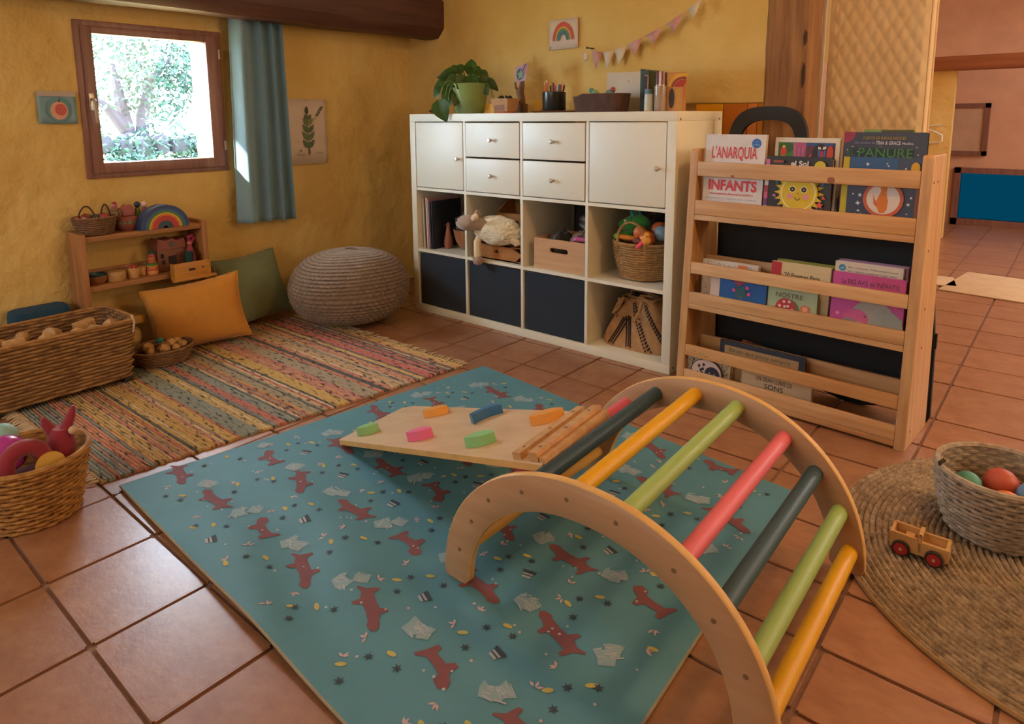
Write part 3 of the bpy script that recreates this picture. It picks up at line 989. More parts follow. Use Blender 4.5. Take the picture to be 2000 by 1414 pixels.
bmesh.ops.create_icosphere(bm, subdivisions=3, radius=1.0)
for v in bm.verts:
    p = v.co
    k = 1 - 0.22 * max(0, -p.x)
    v.co = Vector((p.x * 0.066, p.y * 0.040 * k, p.z * 0.038 * k))
hd.bm(bm)
hd.tube([(0.02, 0.0, -0.004), (0.06, 0.02, -0.012), (0.085, 0.045, -0.02)], [0.030, 0.030, 0.028], 12)
head = hd.build('head', M_FELT, sh, M=xf((-0.118, -0.040, 0.080), (0, -0.12, 0)))
for dy in (-0.02, 0.02):
    MB().sphere((0, 0, 0), 0.004, 8).build('eye', flat('#1C1714', 0.2), head, loc=(-0.030, dy * 1.5 - 0.004, 0.014))
ear = []
for k, (x, y, r) in enumerate(((-0.062, -0.055, 0.3), (-0.072, -0.010, -0.2))):
    MB().lathe([(0.004, 0), (0.013, 0.012), (0.017, 0.026), (0.012, 0.042), (0.0005, 0.050)], 12, M=xf((x, y, 0.098), (0.3, 0.9 if k == 0 else 0.2, 0))).build('ear', M_CREAMP if k == 0 else M_FELT, sh)
for k, (x, y, dz) in enumerate(((-0.075, -0.005, 0.0), (-0.050, 0.05, 0.0), (0.085, 0.08, 0.03), (0.11, 0.02, 0.03))):
    lg = MB()
    if k == 0:
        lg.tube([(x, y + 0.02, 0.02), (x + 0.002, y - 0.012, -0.010), (x + 0.004, y - 0.016, -0.05), (x + 0.006, y - 0.014, -0.078)], [0.018, 0.017, 0.016, 0.017], 12)
        l_ = lg.build('leg', M_CREAMP, sh)
        MB().sphere((x + 0.008, y - 0.014, -0.096), 0.029, 14, scale=(1.0, 0.8, 0.85)).build('hoof', M_FELT, l_)
    else:
        lg.tube([(x, y, 0.02), (x + 0.02, y + 0.01, 0.0), (x + 0.03, y + 0.02, -0.005 + dz * 0.3)], [0.018, 0.017, 0.014], 10)
        lg.build('leg', M_CREAMP, sh)
MB().sphere((0.150, 0.07, 0.06), 0.02, 10).build('tail', M_WOOL, sh)

# -- compartment 3: plain wooden crate with dark fabrics
M_CRATE = wood('pale_crate_wood', '#D2A77C', '#BC8C60', 'x', 1.0, 0.5)


def slot_board(mb, w, h, t, sx, sz, sw, shh, axis='x', off=0.0):
    """Board w x h (centred at 0, from z=0) with a rounded slot centred at (sx, sz)."""
    n = 12
    slot = []
    for i in range(n + 1):
        a = -pi / 2 + pi * i / n
        slot.append((sx + sw / 2 - shh / 2 + shh / 2 * cos(a), sz + shh / 2 * sin(a)))
    e_ = sw / 2 - shh / 2
    slot += [(sx + e_ - 2 * e_ * i / 16, sz + shh / 2) for i in range(1, 16)]
    for i in range(n + 1):
        a = pi / 2 + pi * i / n
        slot.append((sx - sw / 2 + shh / 2 + shh / 2 * cos(a), sz + shh / 2 * sin(a)))
    slot += [(sx - e_ + 2 * e_ * i / 16, sz - shh / 2) for i in range(1, 16)]
    outer = []
    N = len(slot)
    for a, b in slot:
        dx, dz = a - sx, b - sz
        ks_ = []
        if dx:
            ks_.append(((w / 2 - sx) if dx > 0 else (w / 2 + sx)) / abs(dx))
        if dz:
            ks_.append(((h - sz) if dz > 0 else sz) / abs(dz))
        k = min(ks_)
        outer.append((sx + dx * k, sz + dz * k))
    V = [(a, off + y, b) for y in (0, t) for a, b in slot] + [(a, off + y, b) for y in (0, t) for a, b in outer]
    F = []
    for i in range(N):
        j = (i + 1) % N
        F += [(i, j, 2 * N + j, 2 * N + i), (N + i, N + j, 3 * N + j, 3 * N + i), (i, j, N + j, N + i)]
    mb.add(V, F)
    # fill corner triangles
    cs = [(-w / 2, 0), (w / 2, 0), (w / 2, h), (-w / 2, h)]
    for cx, cz in cs:
        best = sorted(outer, key=lambda p: (p[0] - cx) ** 2 + (p[1] - cz) ** 2)
        p1 = [p for p in outer if abs(p[0] - cx) < 1e-6]
        p2 = [p for p in outer if abs(p[1] - cz) < 1e-6]
        if not p1 or not p2:
            continue
        a1 = min(p1, key=lambda p: abs(p[1] - cz))
        a2 = min(p2, key=lambda p: abs(p[0] - cx))
        mb.add([(cx, off, cz), (a1[0], off, a1[1]), (a2[0], off, a2[1])], [(0, 1, 2)])
        mb.add([(cx, off + t, cz), (a1[0], off + t, a1[1]), (a2[0], off + t, a2[1])], [(0, 1, 2)])
    mb.add([(x, y, z) for x, z in cs for y in (off, off + t)], [(0, 2, 3, 1), (2, 4, 5, 3), (4, 6, 7, 5), (6, 0, 1, 7)])
    return mb


cr = thing('wooden_crate', 'plain pale wooden crate with a slotted handle hole in the shelf', 'crate', (0.917, 0.025, Z2))
w_, h_, d_ = 0.272, 0.136, 0.24
slot_board(MB(), w_, h_, 0.010, 0.0, 0.088, 0.098, 0.022).build('front_board', M_CRATE, cr, smooth=False, fix=False)
slot_board(MB(), w_, h_, 0.010, 0.0, 0.088, 0.098, 0.022, off=d_ - 0.010).build('back_board', M_CRATE, cr, smooth=False, fix=False)
for s in (-1, 1):
    MB().box((s * (w_ / 2 - 0.005) - 0.005, 0.010, 0), (s * (w_ / 2 - 0.005) + 0.005, d_ - 0.010, h_), bev=0.001).build('side_board', M_CRATE, cr)
MB().box((-w_ / 2 + 0.01, 0.01, 0), (w_ / 2 - 0.01, d_ - 0.01, 0.008)).build('base', M_CRATE, cr, smooth=False)


def fabric_heap(name, label, loc, sx, sy, sz, m, seed, cat='cloth', n=26, rough_=0.35, freq=2.0):
    mb = MB()
    V = []
    for j in range(n + 1):
        for i in range(n):
            a, s = 2 * pi * i / n, j / n
            ph = pi * (s * 0.96 + 0.02)
            p = Vector((sin(ph) * cos(a), sin(ph) * sin(a), -cos(ph)))
            k = 1 + rough_ * nz(p.x * freq + seed, p.y * freq, p.z * freq) + 0.5 * rough_ * nz(p.x * freq * 2.5, p.y * freq * 2.5 + seed, p.z * freq * 2.5)
            V.append((p.x * sx * k, p.y * sy * k, sz + p.z * sz * k))
    mb.add(V, grid_faces(n, n + 1, True) + [tuple(range(n))[::-1], tuple(n * n + i for i in range(n))])
    return tag(mb.build(name, m, loc=loc), label, cat)


M_GREYF = mat('charcoal_fleece', '#4A4540', 0.95, var=0.25, vscale=25, bump=0.4, bscale=80, sheen=0.2)
M_TAUPEF = mat('brown_felt', '#7A6354', 0.95, var=0.12, vscale=25, bump=0.3, bscale=90, sheen=0.3)
fabric_heap('grey_cloth', 'charcoal cloth heaped inside the pale wooden crate', (0.848, 0.140, Z2 + 0.012), 0.044, 0.075, 0.073, M_GREYF, 2.0, rough_=0.22)
fabric_heap('brown_cloth', 'brown felt cloth heaped at the right inside the pale crate', (0.975, 0.130, Z2 + 0.012), 0.052, 0.075, 0.078, M_TAUPEF, 4.0, rough_=0.22)
t = thing('glove_puppet', 'grey shiny puppet lying on top of the crate fabrics', 'toy', (0.985, 0.18, Z2 + 0.168))
mg = mat('grey_satin', '#6A6764', 0.35, vcol2='#2E2C2C', vscale=30)
MB().tube([(-0.055, 0.0, 0.045), (-0.03, -0.01, 0.050), (0.0, 0, 0.035), (0.04, 0.01, 0.012), (0.06, 0.01, 0.004)], [0.012, 0.022, 0.024, 0.022, 0.012], 12).build('body', mg, t)
MB().tube([(-0.05, -0.01, 0.024), (-0.02, -0.03, 0.020), (0.02, -0.03, 0.002)], [0.010, 0.014, 0.010], 10).build('arm', mg, t)
for x in (-0.03, -0.008, 0.012):
    MB().sphere((x, -0.024, 0.046 - (x + 0.03) * 0.5), 0.005, 8).build('button', flat('#D8D2C8', 0.2), t)
t = thing('cardboard_sheet', 'brown cardboard sheet standing behind the crate fabrics', 'cardboard', M=xf((0.998, 0.283, Z2 + 0.0), (-0.05, 0, 0)))
MB().prism([(-0.11, 0), (0.062, 0), (0.062, 0.255), (-0.02, 0.240), (-0.11, 0.19)], -0.002, 0.002, M=Matrix(((1, 0, 0, 0), (0, 0, 1, 0), (0, 1, 0, 0), (0, 0, 0, 1)))).build('flap', mat('brown_cardboard', '#96683F', 0.85, var=0.06), t, smooth=False)
t = tag(MB().tube([(0, 0, 0), (0.02, -0.01, 0.008), (0.045, 0, 0.004), (0.06, 0.01, 0.0)], [0.007, 0.010, 0.010, 0.006], 10).build('pink_ribbon', mat('magenta_felt', '#C65FA0', 0.8), loc=(0.988, 0.044, Z2 + 0.144)), 'magenta felt strip hanging over the crate edge', 'ribbon')

# dark folded board behind the open compartments, against the wall
t = thing('folded_screen', 'dark folded screen standing between the cube shelf and the wall', 'screen', (0.70, 0.415, 0.0))
for x0, x1 in ((0.0, 0.335), (0.35, 0.72)):
    MB().box((x0, 0.0, 0.0), (x1, 0.035, 0.66), bev=0.004).build('panel', mat('dark_screen_board', '#2A2728', 0.6, var=0.15) if x0 == 0 else bpy.data.materials['dark_screen_board'], t)


# ------------------------------------------------------------------ woven baskets
def woven(mb, outline, levels, rows, strand, amp, nst, seg, m=0, n=5, flat_=0.75, seed=0):
    """Weave strands round the stakes. outline(t, s) -> (x, y, nx, ny); levels(s) -> (scale, z)."""
    rr = random.Random(seed)
    for r in range(rows):
        s = (r + 0.5) / rows
        pts = []
        ph = (r % 2) * pi
        for i in range(seg):
            t = i / seg
            x, y, nx_, ny_, z = outline(t, s)
            o = amp * sin(nst * pi * t * 2 / 2 + ph)
            j = 0.12 * amp * nz(t * 40, r * 3.1, seed)
            pts.append((x + nx_ * (o + j), y + ny_ * (o + j), z + strand * 0.35 * nz(t * 25, r * 1.7, seed + 2)))
        mb.tube(pts, strand, n, m, closed=True, flat=flat_)


def round_outline(R0, R1, h, sx=1.0, sy=1.0, z0=0.0, bulge=0.0, power=2.0):
    def f(t, s):
        a = 2 * pi * t
        R = R0 + (R1 - R0) * s + bulge * sin(pi * s)
        ca, sa = cos(a), sin(a)
        k = (abs(ca) ** power + abs(sa) ** power) ** (-1 / power) if power != 2 else 1.0
        return R * sx * ca * k, R * sy * sa * k, ca, sa, z0 + h * s
    return f


def basket(name, label, loc, R0, R1, h, rows, m, sx=1.0, sy=1.0, power=2.0, nst=24, strand=None, amp=0.004, seg=96, rotz=0.0, bulge=0.0, seed=0, cat='basket', rim=True, rimr=1.1):
    t = thing(name, label, cat, loc, rotz)
    f = round_outline(R0, R1, h, sx, sy, 0.0, bulge, power)
    strand = strand or h / rows * 0.56
    mb = MB()
    woven(mb, f, None, rows, strand, amp, nst, seg, seed=seed)
    mb.build('weave', m, t)
    st = MB()
    for k in range(nst):
        pts = [f(k / nst + 0.0, s)[:2] + (f(k / nst, s)[4],) for s in (0, 0.25, 0.5, 0.75, 1.0)]
        st.tube(pts, strand * 0.55, 5)
    o = st.build('stakes', m, t)
    o['kind'] = 'stuff'
    # liner: closes the wall and the base
    lm = MB()
    n = 40
    lv = []
    for s, k in ((0.02, 0.0), (0.02, 1.0), (0.5, 1.0), (0.97, 1.0)):
        for i in range(n):
            x, y, nx_, ny_, z = f(i / n, s)
            q = 0.001 if k == 0.0 else (1 - strand * 0.5 / max(R0, R1))
            lv.append((x * q, y * q, z))
    lm.add(lv, grid_faces(n, 4, True))
    lm.build('lining', m, t)
    if rim:
        pts = [f(i / seg, 1.0)[:2] + (h,) for i in range(seg)]
        rp = MB().tube(pts, strand * rimr, 6, closed=True)
        # binding wound around the rim
        rp.build('rim', m, t)
    return t


bk = basket('rope_basket', 'braided seagrass basket full of toys in the shelf', (1.263, 0.165, Z2 + 0.004), 0.098, 0.131, 0.150, 15, M_SEAGRASS, nst=30, amp=0.0022, strand=0.0062, bulge=0.006, seed=3)
# two hooped handles of twisted rope
for (yc, top, lab) in ((-0.118, 0.116, 0), (0.118, 0.135, 1)):
    for ph in (0, pi):
        pts = []
        for i in range(49):
            s = i / 48
            x = -0.066 + 0.132 * s
            if s < 0.2:
                x = -0.062
                z = 0.06 + (0.17 - 0.06) * s / 0.2
            elif s > 0.8:
                x = 0.062
                z = 0.06 + (0.17 - 0.06) * (1 - s) / 0.2
            else:
                a = pi * (s - 0.2) / 0.6
                x = -0.062 * cos(a)
                z = 0.17 + (top - 0.045) * sin(a)
            yy = yc + (0.012 if z < 0.12 else 0) * (-1 if yc < 0 else 1) * -1
            tw = 18 * pi * s + ph
            r0 = 0.131 * (0.75 + 0.25 * min(1, z / 0.15))
            yo = -(max(r0 ** 2 - x ** 2, 0) ** 0.5) - 0.006 if yc < 0 else (max(r0 ** 2 - x ** 2, 0) ** 0.5) + 0.006
            if z > 0.15:
                k = min(1.0, (z - 0.15) / 0.06)
                yo = yo * (1 - k) + (yc * 1.02) * k
            pts.append((x + 0.0028 * cos(tw), yo + 0.0028 * sin(tw), z))
        if ph == 0:
            hb = MB()
        hb.tube(pts, 0.0042, 6)
    hb.build('handle', M_SEAGRASS if lab == 0 else M_WICKERD, bk)
# toys in the rope basket
bx, by, bz = 1.263, 0.165, Z2 + 0.11
t = thing('dragon_toy', 'green plush dragon looking out of the toy basket', 'toy', (bx - 0.060, by + 0.015, bz + 0.105))
M_GREEN = mat('green_plush', '#2F8A34', 0.85, var=0.15, vscale=30, sheen=0.4, bump=0.2, bscale=150, bdist=0.003)
MB().sphere((0.02, 0, 0.0), 0.052, 16, scale=(0.95, 0.8, 0.85)).tube([(0.0, 0, 0.010), (-0.035, -0.004, -0.004), (-0.066, -0.008, -0.010)], [0.036, 0.030, 0.020], 14).build('head', M_GREEN, t)
MB().tube([(0.0, -0.008, -0.034), (-0.03, -0.010, -0.046), (-0.058, -0.010, -0.044)], [0.020, 0.016, 0.010], 12).build('jaw', M_GREEN, t)
for (x, y) in ((-0.002, -0.014), (0.012, 0.022)):
    MB().lathe([(0.012, 0), (0.008, 0.02), (0.0045, 0.036)], 10, M=xf((x, y, 0.034), (0, -0.35, 0))).build('horn', mat('teal_plush', '#3E9A90', 0.85) if y < 0 else bpy.data.materials['teal_plush'], t)
for (x, y) in ((-0.030, -0.030), (-0.030, 0.028)):
    MB().sphere((x, y, 0.016), 0.007, 10).build('eye', flat('#EDE6D0', 0.3), t)
for k, (dx, dy, dz, r, c, lab) in enumerate(((0.002, -0.050, 0.062, 0.030, '#D9773A', 'orange ball at the left behind the basket handle'), (0.045, -0.072, 0.044, 0.034, '#D9661F', 'bright orange ball at the front of the toy basket'),
                                             (0.062, 0.0, 0.072, 0.036, '#C4622A', 'dark orange ball at the back of the toy basket'), (0.088, -0.032, 0.066, 0.032, '#7E9FB4', 'pale blue ball at the right of the toy basket'))):
    tag(MB().sphere((0, 0, 0), r, 20).build('toy_ball', mat('ball_' + c[1:], c, 0.4, var=0.05), loc=(bx + dx, by + dy, bz + dz + 0.022)), lab, 'ball')
t = thing('toy_carrot', 'orange felt carrot with a green top lying on the basket rim', 'toy', M=xf((bx - 0.070, by - 0.086, bz + 0.066), (0, pi / 2 + 0.05, 0.1)))
MB().lathe([(0.0005, -0.002), (0.010, 0.0), (0.013, 0.02), (0.010, 0.06), (0.003, 0.085), (0.0005, 0.088)], 12).build('root', mat('orange_felt', '#E08A2A', 0.8, var=0.08), t)
MB().lathe([(0.009, 0.0), (0.014, -0.010), (0.012, -0.022), (0.0005, -0.034)], 10).build('top', mat('lime_felt', '#7FB53A', 0.8), t)
t = tag(MB().sphere((0, 0, 0), 0.018, 14, scale=(1.5, 0.9, 0.8)).build('maroon_bean', mat('maroon_felt', '#7A3A34', 0.8), loc=(bx + 0.020, by - 0.095, bz + 0.058)), 'maroon felt bean in front of the orange balls', 'toy')
t = thing('felt_bird', 'small orange felt bird with a pink tail hanging over the basket', 'toy', (bx + 0.072, by - 0.128, bz + 0.072))
MB().sphere((0, 0, 0), 0.020, 14, scale=(1, 0.8, 1)).sphere((0.006, -0.004, 0.022), 0.012, 12).build('body', mat('orange_felt_bird', '#E0973A', 0.8), t)
MB().tube([(-0.012, -0.004, -0.006), (-0.022, -0.012, -0.020), (-0.034, -0.014, -0.034)], [0.007, 0.008, 0.006], 8).build('tail', mat('neon_pink_felt', '#EC4A6E', 0.7), t)
MB().lathe([(0.004, 0), (0.0005, 0.012)], 8, M=xf((0.010, -0.014, 0.022), (pi / 2, 0, 0.3))).build('beak', flat('#F0C24A'), t)

# -- bottom right compartment: perforated straw bag
Zb = ZR[0] + 0.001
sb = thing('straw_bag', 'folded tan straw bag with rows of dark holes in the bottom compartment', 'bag', (1.258, 0.150, Zb))
M_STRAW = mat('tan_raffia', '#B58858', 0.8, vcol2='#9C7044', vscale=30, bump=0.5, bscale=120, bdist=0.004)
mb = MB()
nu, nv = 96, 30
V = []
def bag_pt(u, v):
    a = 2 * pi * u
    wv = (0.164 - 0.068 * v - 0.012 * v * v) * (1 - 0.05 * (v < 0.04))
    dv = (0.095 - 0.060 * v)
    ca, sa = cos(a), sin(a)
    k = (abs(ca) ** 3.2 + abs(sa) ** 3.2) ** (-1 / 3.2)
    crease = 1 - 0.18 * math.exp(-((u - 0.72) / 0.020) ** 2) * (0.3 + 0.7 * v) - 0.12 * math.exp(-((u - 0.80) / 0.02) ** 2) * v
    sh_ = 0.020 * v * sin(3 * a)
    return Vector((wv * ca * k - 0.010 * v + 0.01 * v * nz(u * 8, v * 2), dv * sa * k * crease + sh_, 0.205 * v + 0.012 * (1 - v) * abs(sa) * 0 - 0.015 * v * (ca < 0) * v))
for j in range(nv + 1):
    for i in range(nu):
        V.append(bag_pt(i / nu, j / nv))
mb.add(V, grid_faces(nu, nv + 1, True) + [tuple(range(nu))[::-1]])
mb.build('body', M_STRAW, sb, angle=80)
hm_ = flat('#2A1C14', 0.9)
ho = MB()
def bag_frame(u, v):
    p = bag_pt(u, v)
    du = bag_pt(u + 0.004, v) - bag_pt(u - 0.004, v)
    dv = bag_pt(u, min(v + 0.01, 1)) - bag_pt(u, max(v - 0.01, 0))
    n_ = du.cross(dv).normalized()
    return p, du.normalized(), dv.normalized(), n_
for (u0, v0, u1, v1) in ((0.56, 0.06, 0.655, 0.93), (0.662, 0.06, 0.700, 0.60), (0.742, 0.06, 0.712, 0.62), (0.83, 0.05, 0.735, 0.92), (0.92, 0.06, 0.835, 0.92)):
    for k in range(17):
        s = k / 16
        for q in (-1, 0, 1):
            u = u0 + (u1 - u0) * s + q * 0.0112
            v = v0 + (v1 - v0) * (s + (0.5 / 16 if q == 0 else 0))
            if v > 0.95:
                continue
            p, du, dv, nn = bag_frame(u, v)
            r = 0.0047
            if nn.y > 0 and 0.5 < u < 1:
                nn = -nn
            ho.add([p + nn * 0.0012 + du * r * a + dv * 1.5 * r * b for a, b in ((-1, 0), (0, -1), (1, 0), (0, 1))], [(0, 1, 2, 3)])
o = ho.build('perforations', hm_, sb, smooth=False, fix=False)
o['kind'] = 'stuff'
pts = [bag_pt(i / 64, 1.0) + Vector((0, 0, 0.003)) for i in range(64)]
MB().tube(pts, 0.006, 6, closed=True).build('top_hem', M_STRAW, sb)
for (x0, x1, yy, s) in ((-0.045, -0.10, -0.030, 1), (0.055, 0.02, -0.055, 1)):
    MB().tube([(x0, yy, 0.195), (x0 - 0.012, yy - 0.02, 0.205), ((x0 + x1) / 2, yy - 0.03, 0.165), (x1, yy - 0.026, 0.135), (x1 + 0.02, yy - 0.03, 0.125)], [0.006, 0.007, 0.007, 0.010, 0.006], 8).build('tie_cord', M_STRAW, sb)
MB().tube([(-0.06, 0.02, 0.205), (-0.045, 0.0, 0.232), (0.0, -0.005, 0.236), (0.05, 0.0, 0.226), (0.08, 0.02, 0.205)], 0.007, 8).build('strap', M_WICKERD, sb)

# ================================================================== on top of the cube shelf
ZT = KH + 0.001
# potted pothos
pp = thing('potted_plant', 'green trailing pothos in a green pot on the white shelf', 'plant', (0.229, 0.20, ZT))
M_POT = mat('olive_glazed_pot', '#8FA85A', 0.35, vcol2='#7C8C5C', vscale=4, spec=0.5)
MB().lathe([(0.001, 0.0), (0.070, 0.0), (0.074, 0.006), (0.086, 0.075), (0.096, 0.138), (0.099, 0.148), (0.094, 0.149), (0.088, 0.138), (0.075, 0.10)], 32).build('pot', M_POT, pp)
MB().lathe([(0.0005, 0.128), (0.05, 0.13), (0.090, 0.126)], 24).build('soil', flat('#3E2C20', 0.95), pp)
M_LEAF = mat('pothos_leaf', '#36561F', 0.42, var=0.25, vscale=8, spec=0.4, rnd=0.22)
M_STEM = flat('#6E8A46', 0.6)


def heart_leaf(L, W, fold=0.25, droop=0.3, curl=0.0):
    """Heart-shaped leaf along +x with a folded midrib and a drooping tip."""
    mb = MB()
    n, k = 12, 4
    V = []
    for i in range(n + 1):
        s = i / n
        w = W * (sin(pi * min(1, s ** 0.62)) ** 0.85) * (1 if s > 0 else 0.4)
        for j in range(-k, k + 1):
            q = j / k
            x = s * L - (0.16 * L * (abs(q) ** 1.5) * (1 - s) ** 3)
            V.append((x, q * w, fold * abs(q) * w - droop * L * s * s + 0.05 * W * sin(6 * s) * q * q))
    c = 2 * k + 1
    mb.add(V, grid_faces(c, n + 1))
    return mb


rp_ = random.Random(21)
VR, VU = Vector((0.76, 0.65, 0)), Vector((0, 0, 1))          # along the room front / up
VN = Vector((0.65, -0.76, 0.12)).normalized()                # towards the room
#  base of the leaf (right, up, towards room)   length, half width, direction of the tip in degrees, tilt of the face
LV = [((0.010, 0.212, 0.00), 0.082, 0.040, 96, 0.2), ((0.062, 0.205, 0.00), 0.058, 0.026, -42, 0.3), ((-0.030, 0.215, 0.0), 0.085, 0.036, 155, 0.6),
      ((-0.075, 0.190, 0.02), 0.090, 0.040, 190, 0.2), ((-0.120, 0.150, 0.02), 0.072, 0.032, 205, 0.3), ((-0.150, 0.125, 0.02), 0.068, 0.026, 245, 0.2),
      ((-0.055, 0.165, 0.05), 0.088, 0.042, 215, 0.2), ((-0.020, 0.170, 0.06), 0.085, 0.042, 240, 0.3), ((0.020, 0.175, 0.06), 0.080, 0.040, 275, 0.4),
      ((0.055, 0.165, 0.03), 0.082, 0.036, -25, 0.4), ((0.085, 0.160, 0.02), 0.095, 0.034, -38, 0.5), ((0.070, 0.140, 0.04), 0.078, 0.034, -62, 0.2),
      ((-0.085, 0.110, 0.05), 0.090, 0.042, 232, 0.2), ((-0.060, 0.085, 0.06), 0.072, 0.034, 258, 0.3), ((-0.100, 0.060, 0.07), 0.066, 0.030, 250, 0.2),
      ((-0.135, 0.030, 0.190), 0.115, 0.052, 292, 0.15), ((-0.115, 0.085, 0.06), 0.060, 0.026, 275, 0.3), ((0.125, 0.060, 0.02), 0.085, 0.018, -50, 0.5),
      ((0.0, 0.195, 0.02), 0.075, 0.036, 60, 0.7), ((-0.04, 0.20, 0.02), 0.078, 0.036, 120, 0.7), ((0.03, 0.195, 0.03), 0.070, 0.034, 20, 0.6),
      ((-0.065, 0.200, 0.03), 0.070, 0.032, 175, 0.5),
      ((-0.105, 0.175, 0.0), 0.070, 0.030, 165, 0.6), ((0.03, 0.21, -0.01), 0.06, 0.028, 70, 0.6)]
for (rr_, uu_, nn_), L, W, ang, tilt in LV:
    p = VR * rr_ + VU * uu_ + VN * nn_
    ax = (VR * cos(radians(ang)) + VU * sin(radians(ang))).normalized()
    nrm = (VN + VU * tilt + VR * rp_.uniform(-0.35, 0.35)).normalized()
    ax = (ax - nrm * ax.dot(nrm)).normalized()
    sy_ = nrm.cross(ax)
    Mx = Matrix(((ax.x, sy_.x, nrm.x, p.x), (ax.y, sy_.y, nrm.y, p.y), (ax.z, sy_.z, nrm.z, p.z), (0, 0, 0, 1)))
    heart_leaf(L * 0.84, W * 0.84, 0.22, rp_.uniform(0.05, 0.3)).build('leaf', M_LEAF, pp, M=Mx, angle=60)
    b = Vector((p.x * 0.3, p.y * 0.3, 0.128))
    m1 = (b + p) / 2 + Vector((0, 0, 0.025))
    if uu_ < 0.13:
        m1 = VR * rr_ * 0.85 + VN * (nn_ + 0.015) + VU * 0.185
    pts = [b * (1 - k / 8) ** 2 + 2 * m1 * (k / 8) * (1 - k / 8) + p * (k / 8) ** 2 for k in range(9)]
    MB().tube(pts, 0.0022, 6).build('stem', M_STEM, pp)

# brown stone, yellow paper things, cardboard planter, carved figure, drawing
fabric_heap('round_stone', 'small brown stone at the left end of the shelf top', (0.0, 0.20, ZT), 0.055, 0.04, 0.0145, mat('brown_stone', '#6A4A3A', 0.75, var=0.2, vscale=30), 1.0, cat='stone', rough_=0.18)
M_YEL = mat('yellow_card', '#E3A83C', 0.6, var=0.06, vscale=8)
t = thing('paper_house', 'folded orange-yellow card right of the plant pot', 'card', (0.372, 0.235, ZT), 0.3)
MB().add([(-0.065, 0.0, 0), (0.0, -0.02, 0), (0.065, 0.02, 0), (-0.052, 0.01, 0.050), (0.0, -0.01, 0.046), (0.065, 0.03, 0.048)], [(0, 1, 4, 3), (1, 2, 5, 4)]).build('sheet', M_YEL, t, smooth=False).modifiers.new('thickness', 'SOLIDIFY').thickness = 0.001
t = thing('cardboard_planter', 'small square cardboard planter with dark succulents', 'planter', (0.498, 0.165, ZT), 0.06)
mcb = mat('tan_cardboard', '#B98E64', 0.85, var=0.06, vscale=20)
MB().add([(sx * a, sy * a, z) for a, z in ((0.038, 0.008), (0.050, 0.068), (0.046, 0.068), (0.036, 0.012)) for sx, sy in ((-1, -1), (1, -1), (1, 1), (-1, 1))], grid_faces(4, 4, True) + [(12, 13, 14, 15), (0, 1, 2, 3)]).build('box', mcb, t, smooth=False)
P = Print(-0.0435)
P.mb.add([(-0.034, -0.0412, 0.012), (0.026, -0.0412, 0.012), (0.028, -0.0462, 0.040), (-0.032, -0.0462, 0.036)], [(0, 1, 2, 3)], P._m('#8A5C40'))
P.mb.add([(0.010, -0.0492, 0.056), (0.020, -0.0492, 0.056), (0.020, -0.0496, 0.060), (0.010, -0.0496, 0.060)], [(0, 1, 2, 3)], P._m('#5A4030'))
P.build('print', t)
MB().lathe([(0.0005, 0.0), (0.044, 0.0), (0.047, 0.009), (0.040, 0.009)], 20).build('saucer', mat('terracotta_saucer', '#BC6B4A', 0.7), t)
for k in range(7):
    a = k * 0.9
    MB().sphere((0, 0, 0), 0.013, 10, scale=(1, 0.6, 1.3)).build('succulent', flat('#2C3026', 0.7), t, M=xf((0.026 * cos(a), 0.020 * sin(a), 0.066), (0, 0.3 * cos(a), a)))
t = thing('carved_figure', 'brown carved wooden figure holding up a drawing', 'figurine', (0.495, 0.285, ZT))
mfw = wood('brown_carved_wood', '#7E5A3E', '#5E402C', 'z', 1.2, 0.6)
MB().box((-0.028, -0.022, 0), (0.028, 0.022, 0.045), bev=0.004).tube([(0, 0, 0.04), (0.004, 0, 0.075), (-0.006, 0, 0.10), (0.006, 0, 0.13), (0.0, 0, 0.15)], [0.024, 0.018, 0.020, 0.013, 0.006], 10).build('body', mfw, t)
MB().tube([(-0.012, 0, 0.10), (-0.026, -0.008, 0.125), (-0.030, -0.008, 0.15)], [0.008, 0.006, 0.004], 8).build('arm', mfw, t)
MB().tube([(0.010, 0, 0.11), (0.020, -0.004, 0.135), (0.022, -0.006, 0.155)], [0.007, 0.006, 0.004], 8).build('arm', mfw, t)
t = thing('childs_drawing', 'small pink and teal drawing propped on the carved figure', 'drawing', M=xf((0.450, 0.295, ZT + 0.142), (-0.1, -0.10, -0.15)))
MB().add([(0, 0, 0), (0.075, 0, 0.004), (0.086, 0.01, 0.092), (0.0, 0, 0.082)], [(0, 1, 2, 3)]).build('sheet', mat('pink_drawing_paper', '#C98C94', 0.8, vcol2='#A9A4B4', vscale=18), t, smooth=False).modifiers.new('thickness', 'SOLIDIFY').thickness = 0.0008
P = Print(-0.0012)
P.disc(0.036, 0.042, 0.024, '#3E4A5C', 0.028).poly(star(0.044, 0.040, 0.026, 0.014, 5), '#7E9A7E').line([(0.062, 0.060), (0.074, 0.078), (0.080, 0.086)], 0.006, '#3A3A5A')
P.build('print', t)
t = thing('paper_house', 'folded yellow card behind the carved figure', 'card', (0.598, 0.32, ZT), 0.0)
MB().add([(-0.05, 0.0, 0), (0.02, -0.015, 0), (0.055, 0.0, 0), (-0.05, 0.0, 0.060), (0.015, -0.01, 0.058), (0.030, 0.0, 0.056)], [(0, 1, 4, 3), (1, 2, 5, 4)]).build('sheet', M_YEL, t, smooth=False).modifiers.new('thickness', 'SOLIDIFY').thickness = 0.001
tag(MB().add([(-0.045, 0, 0), (0.05, 0, 0), (0.055, 0.03, 0.004), (-0.02, 0.03, 0.036)], [(0, 1, 2, 3), (0, 2, 3)]).prism([(-0.045, 0), (0.05, 0), (0.055, 0.03), (-0.02, 0.03)], 0.0, 0.004).build('grey_slip', mat('grey_paper', '#9A8C84', 0.8), loc=(0.672, 0.25, ZT)), 'grey folded paper slip left of the pencil cup', 'paper')
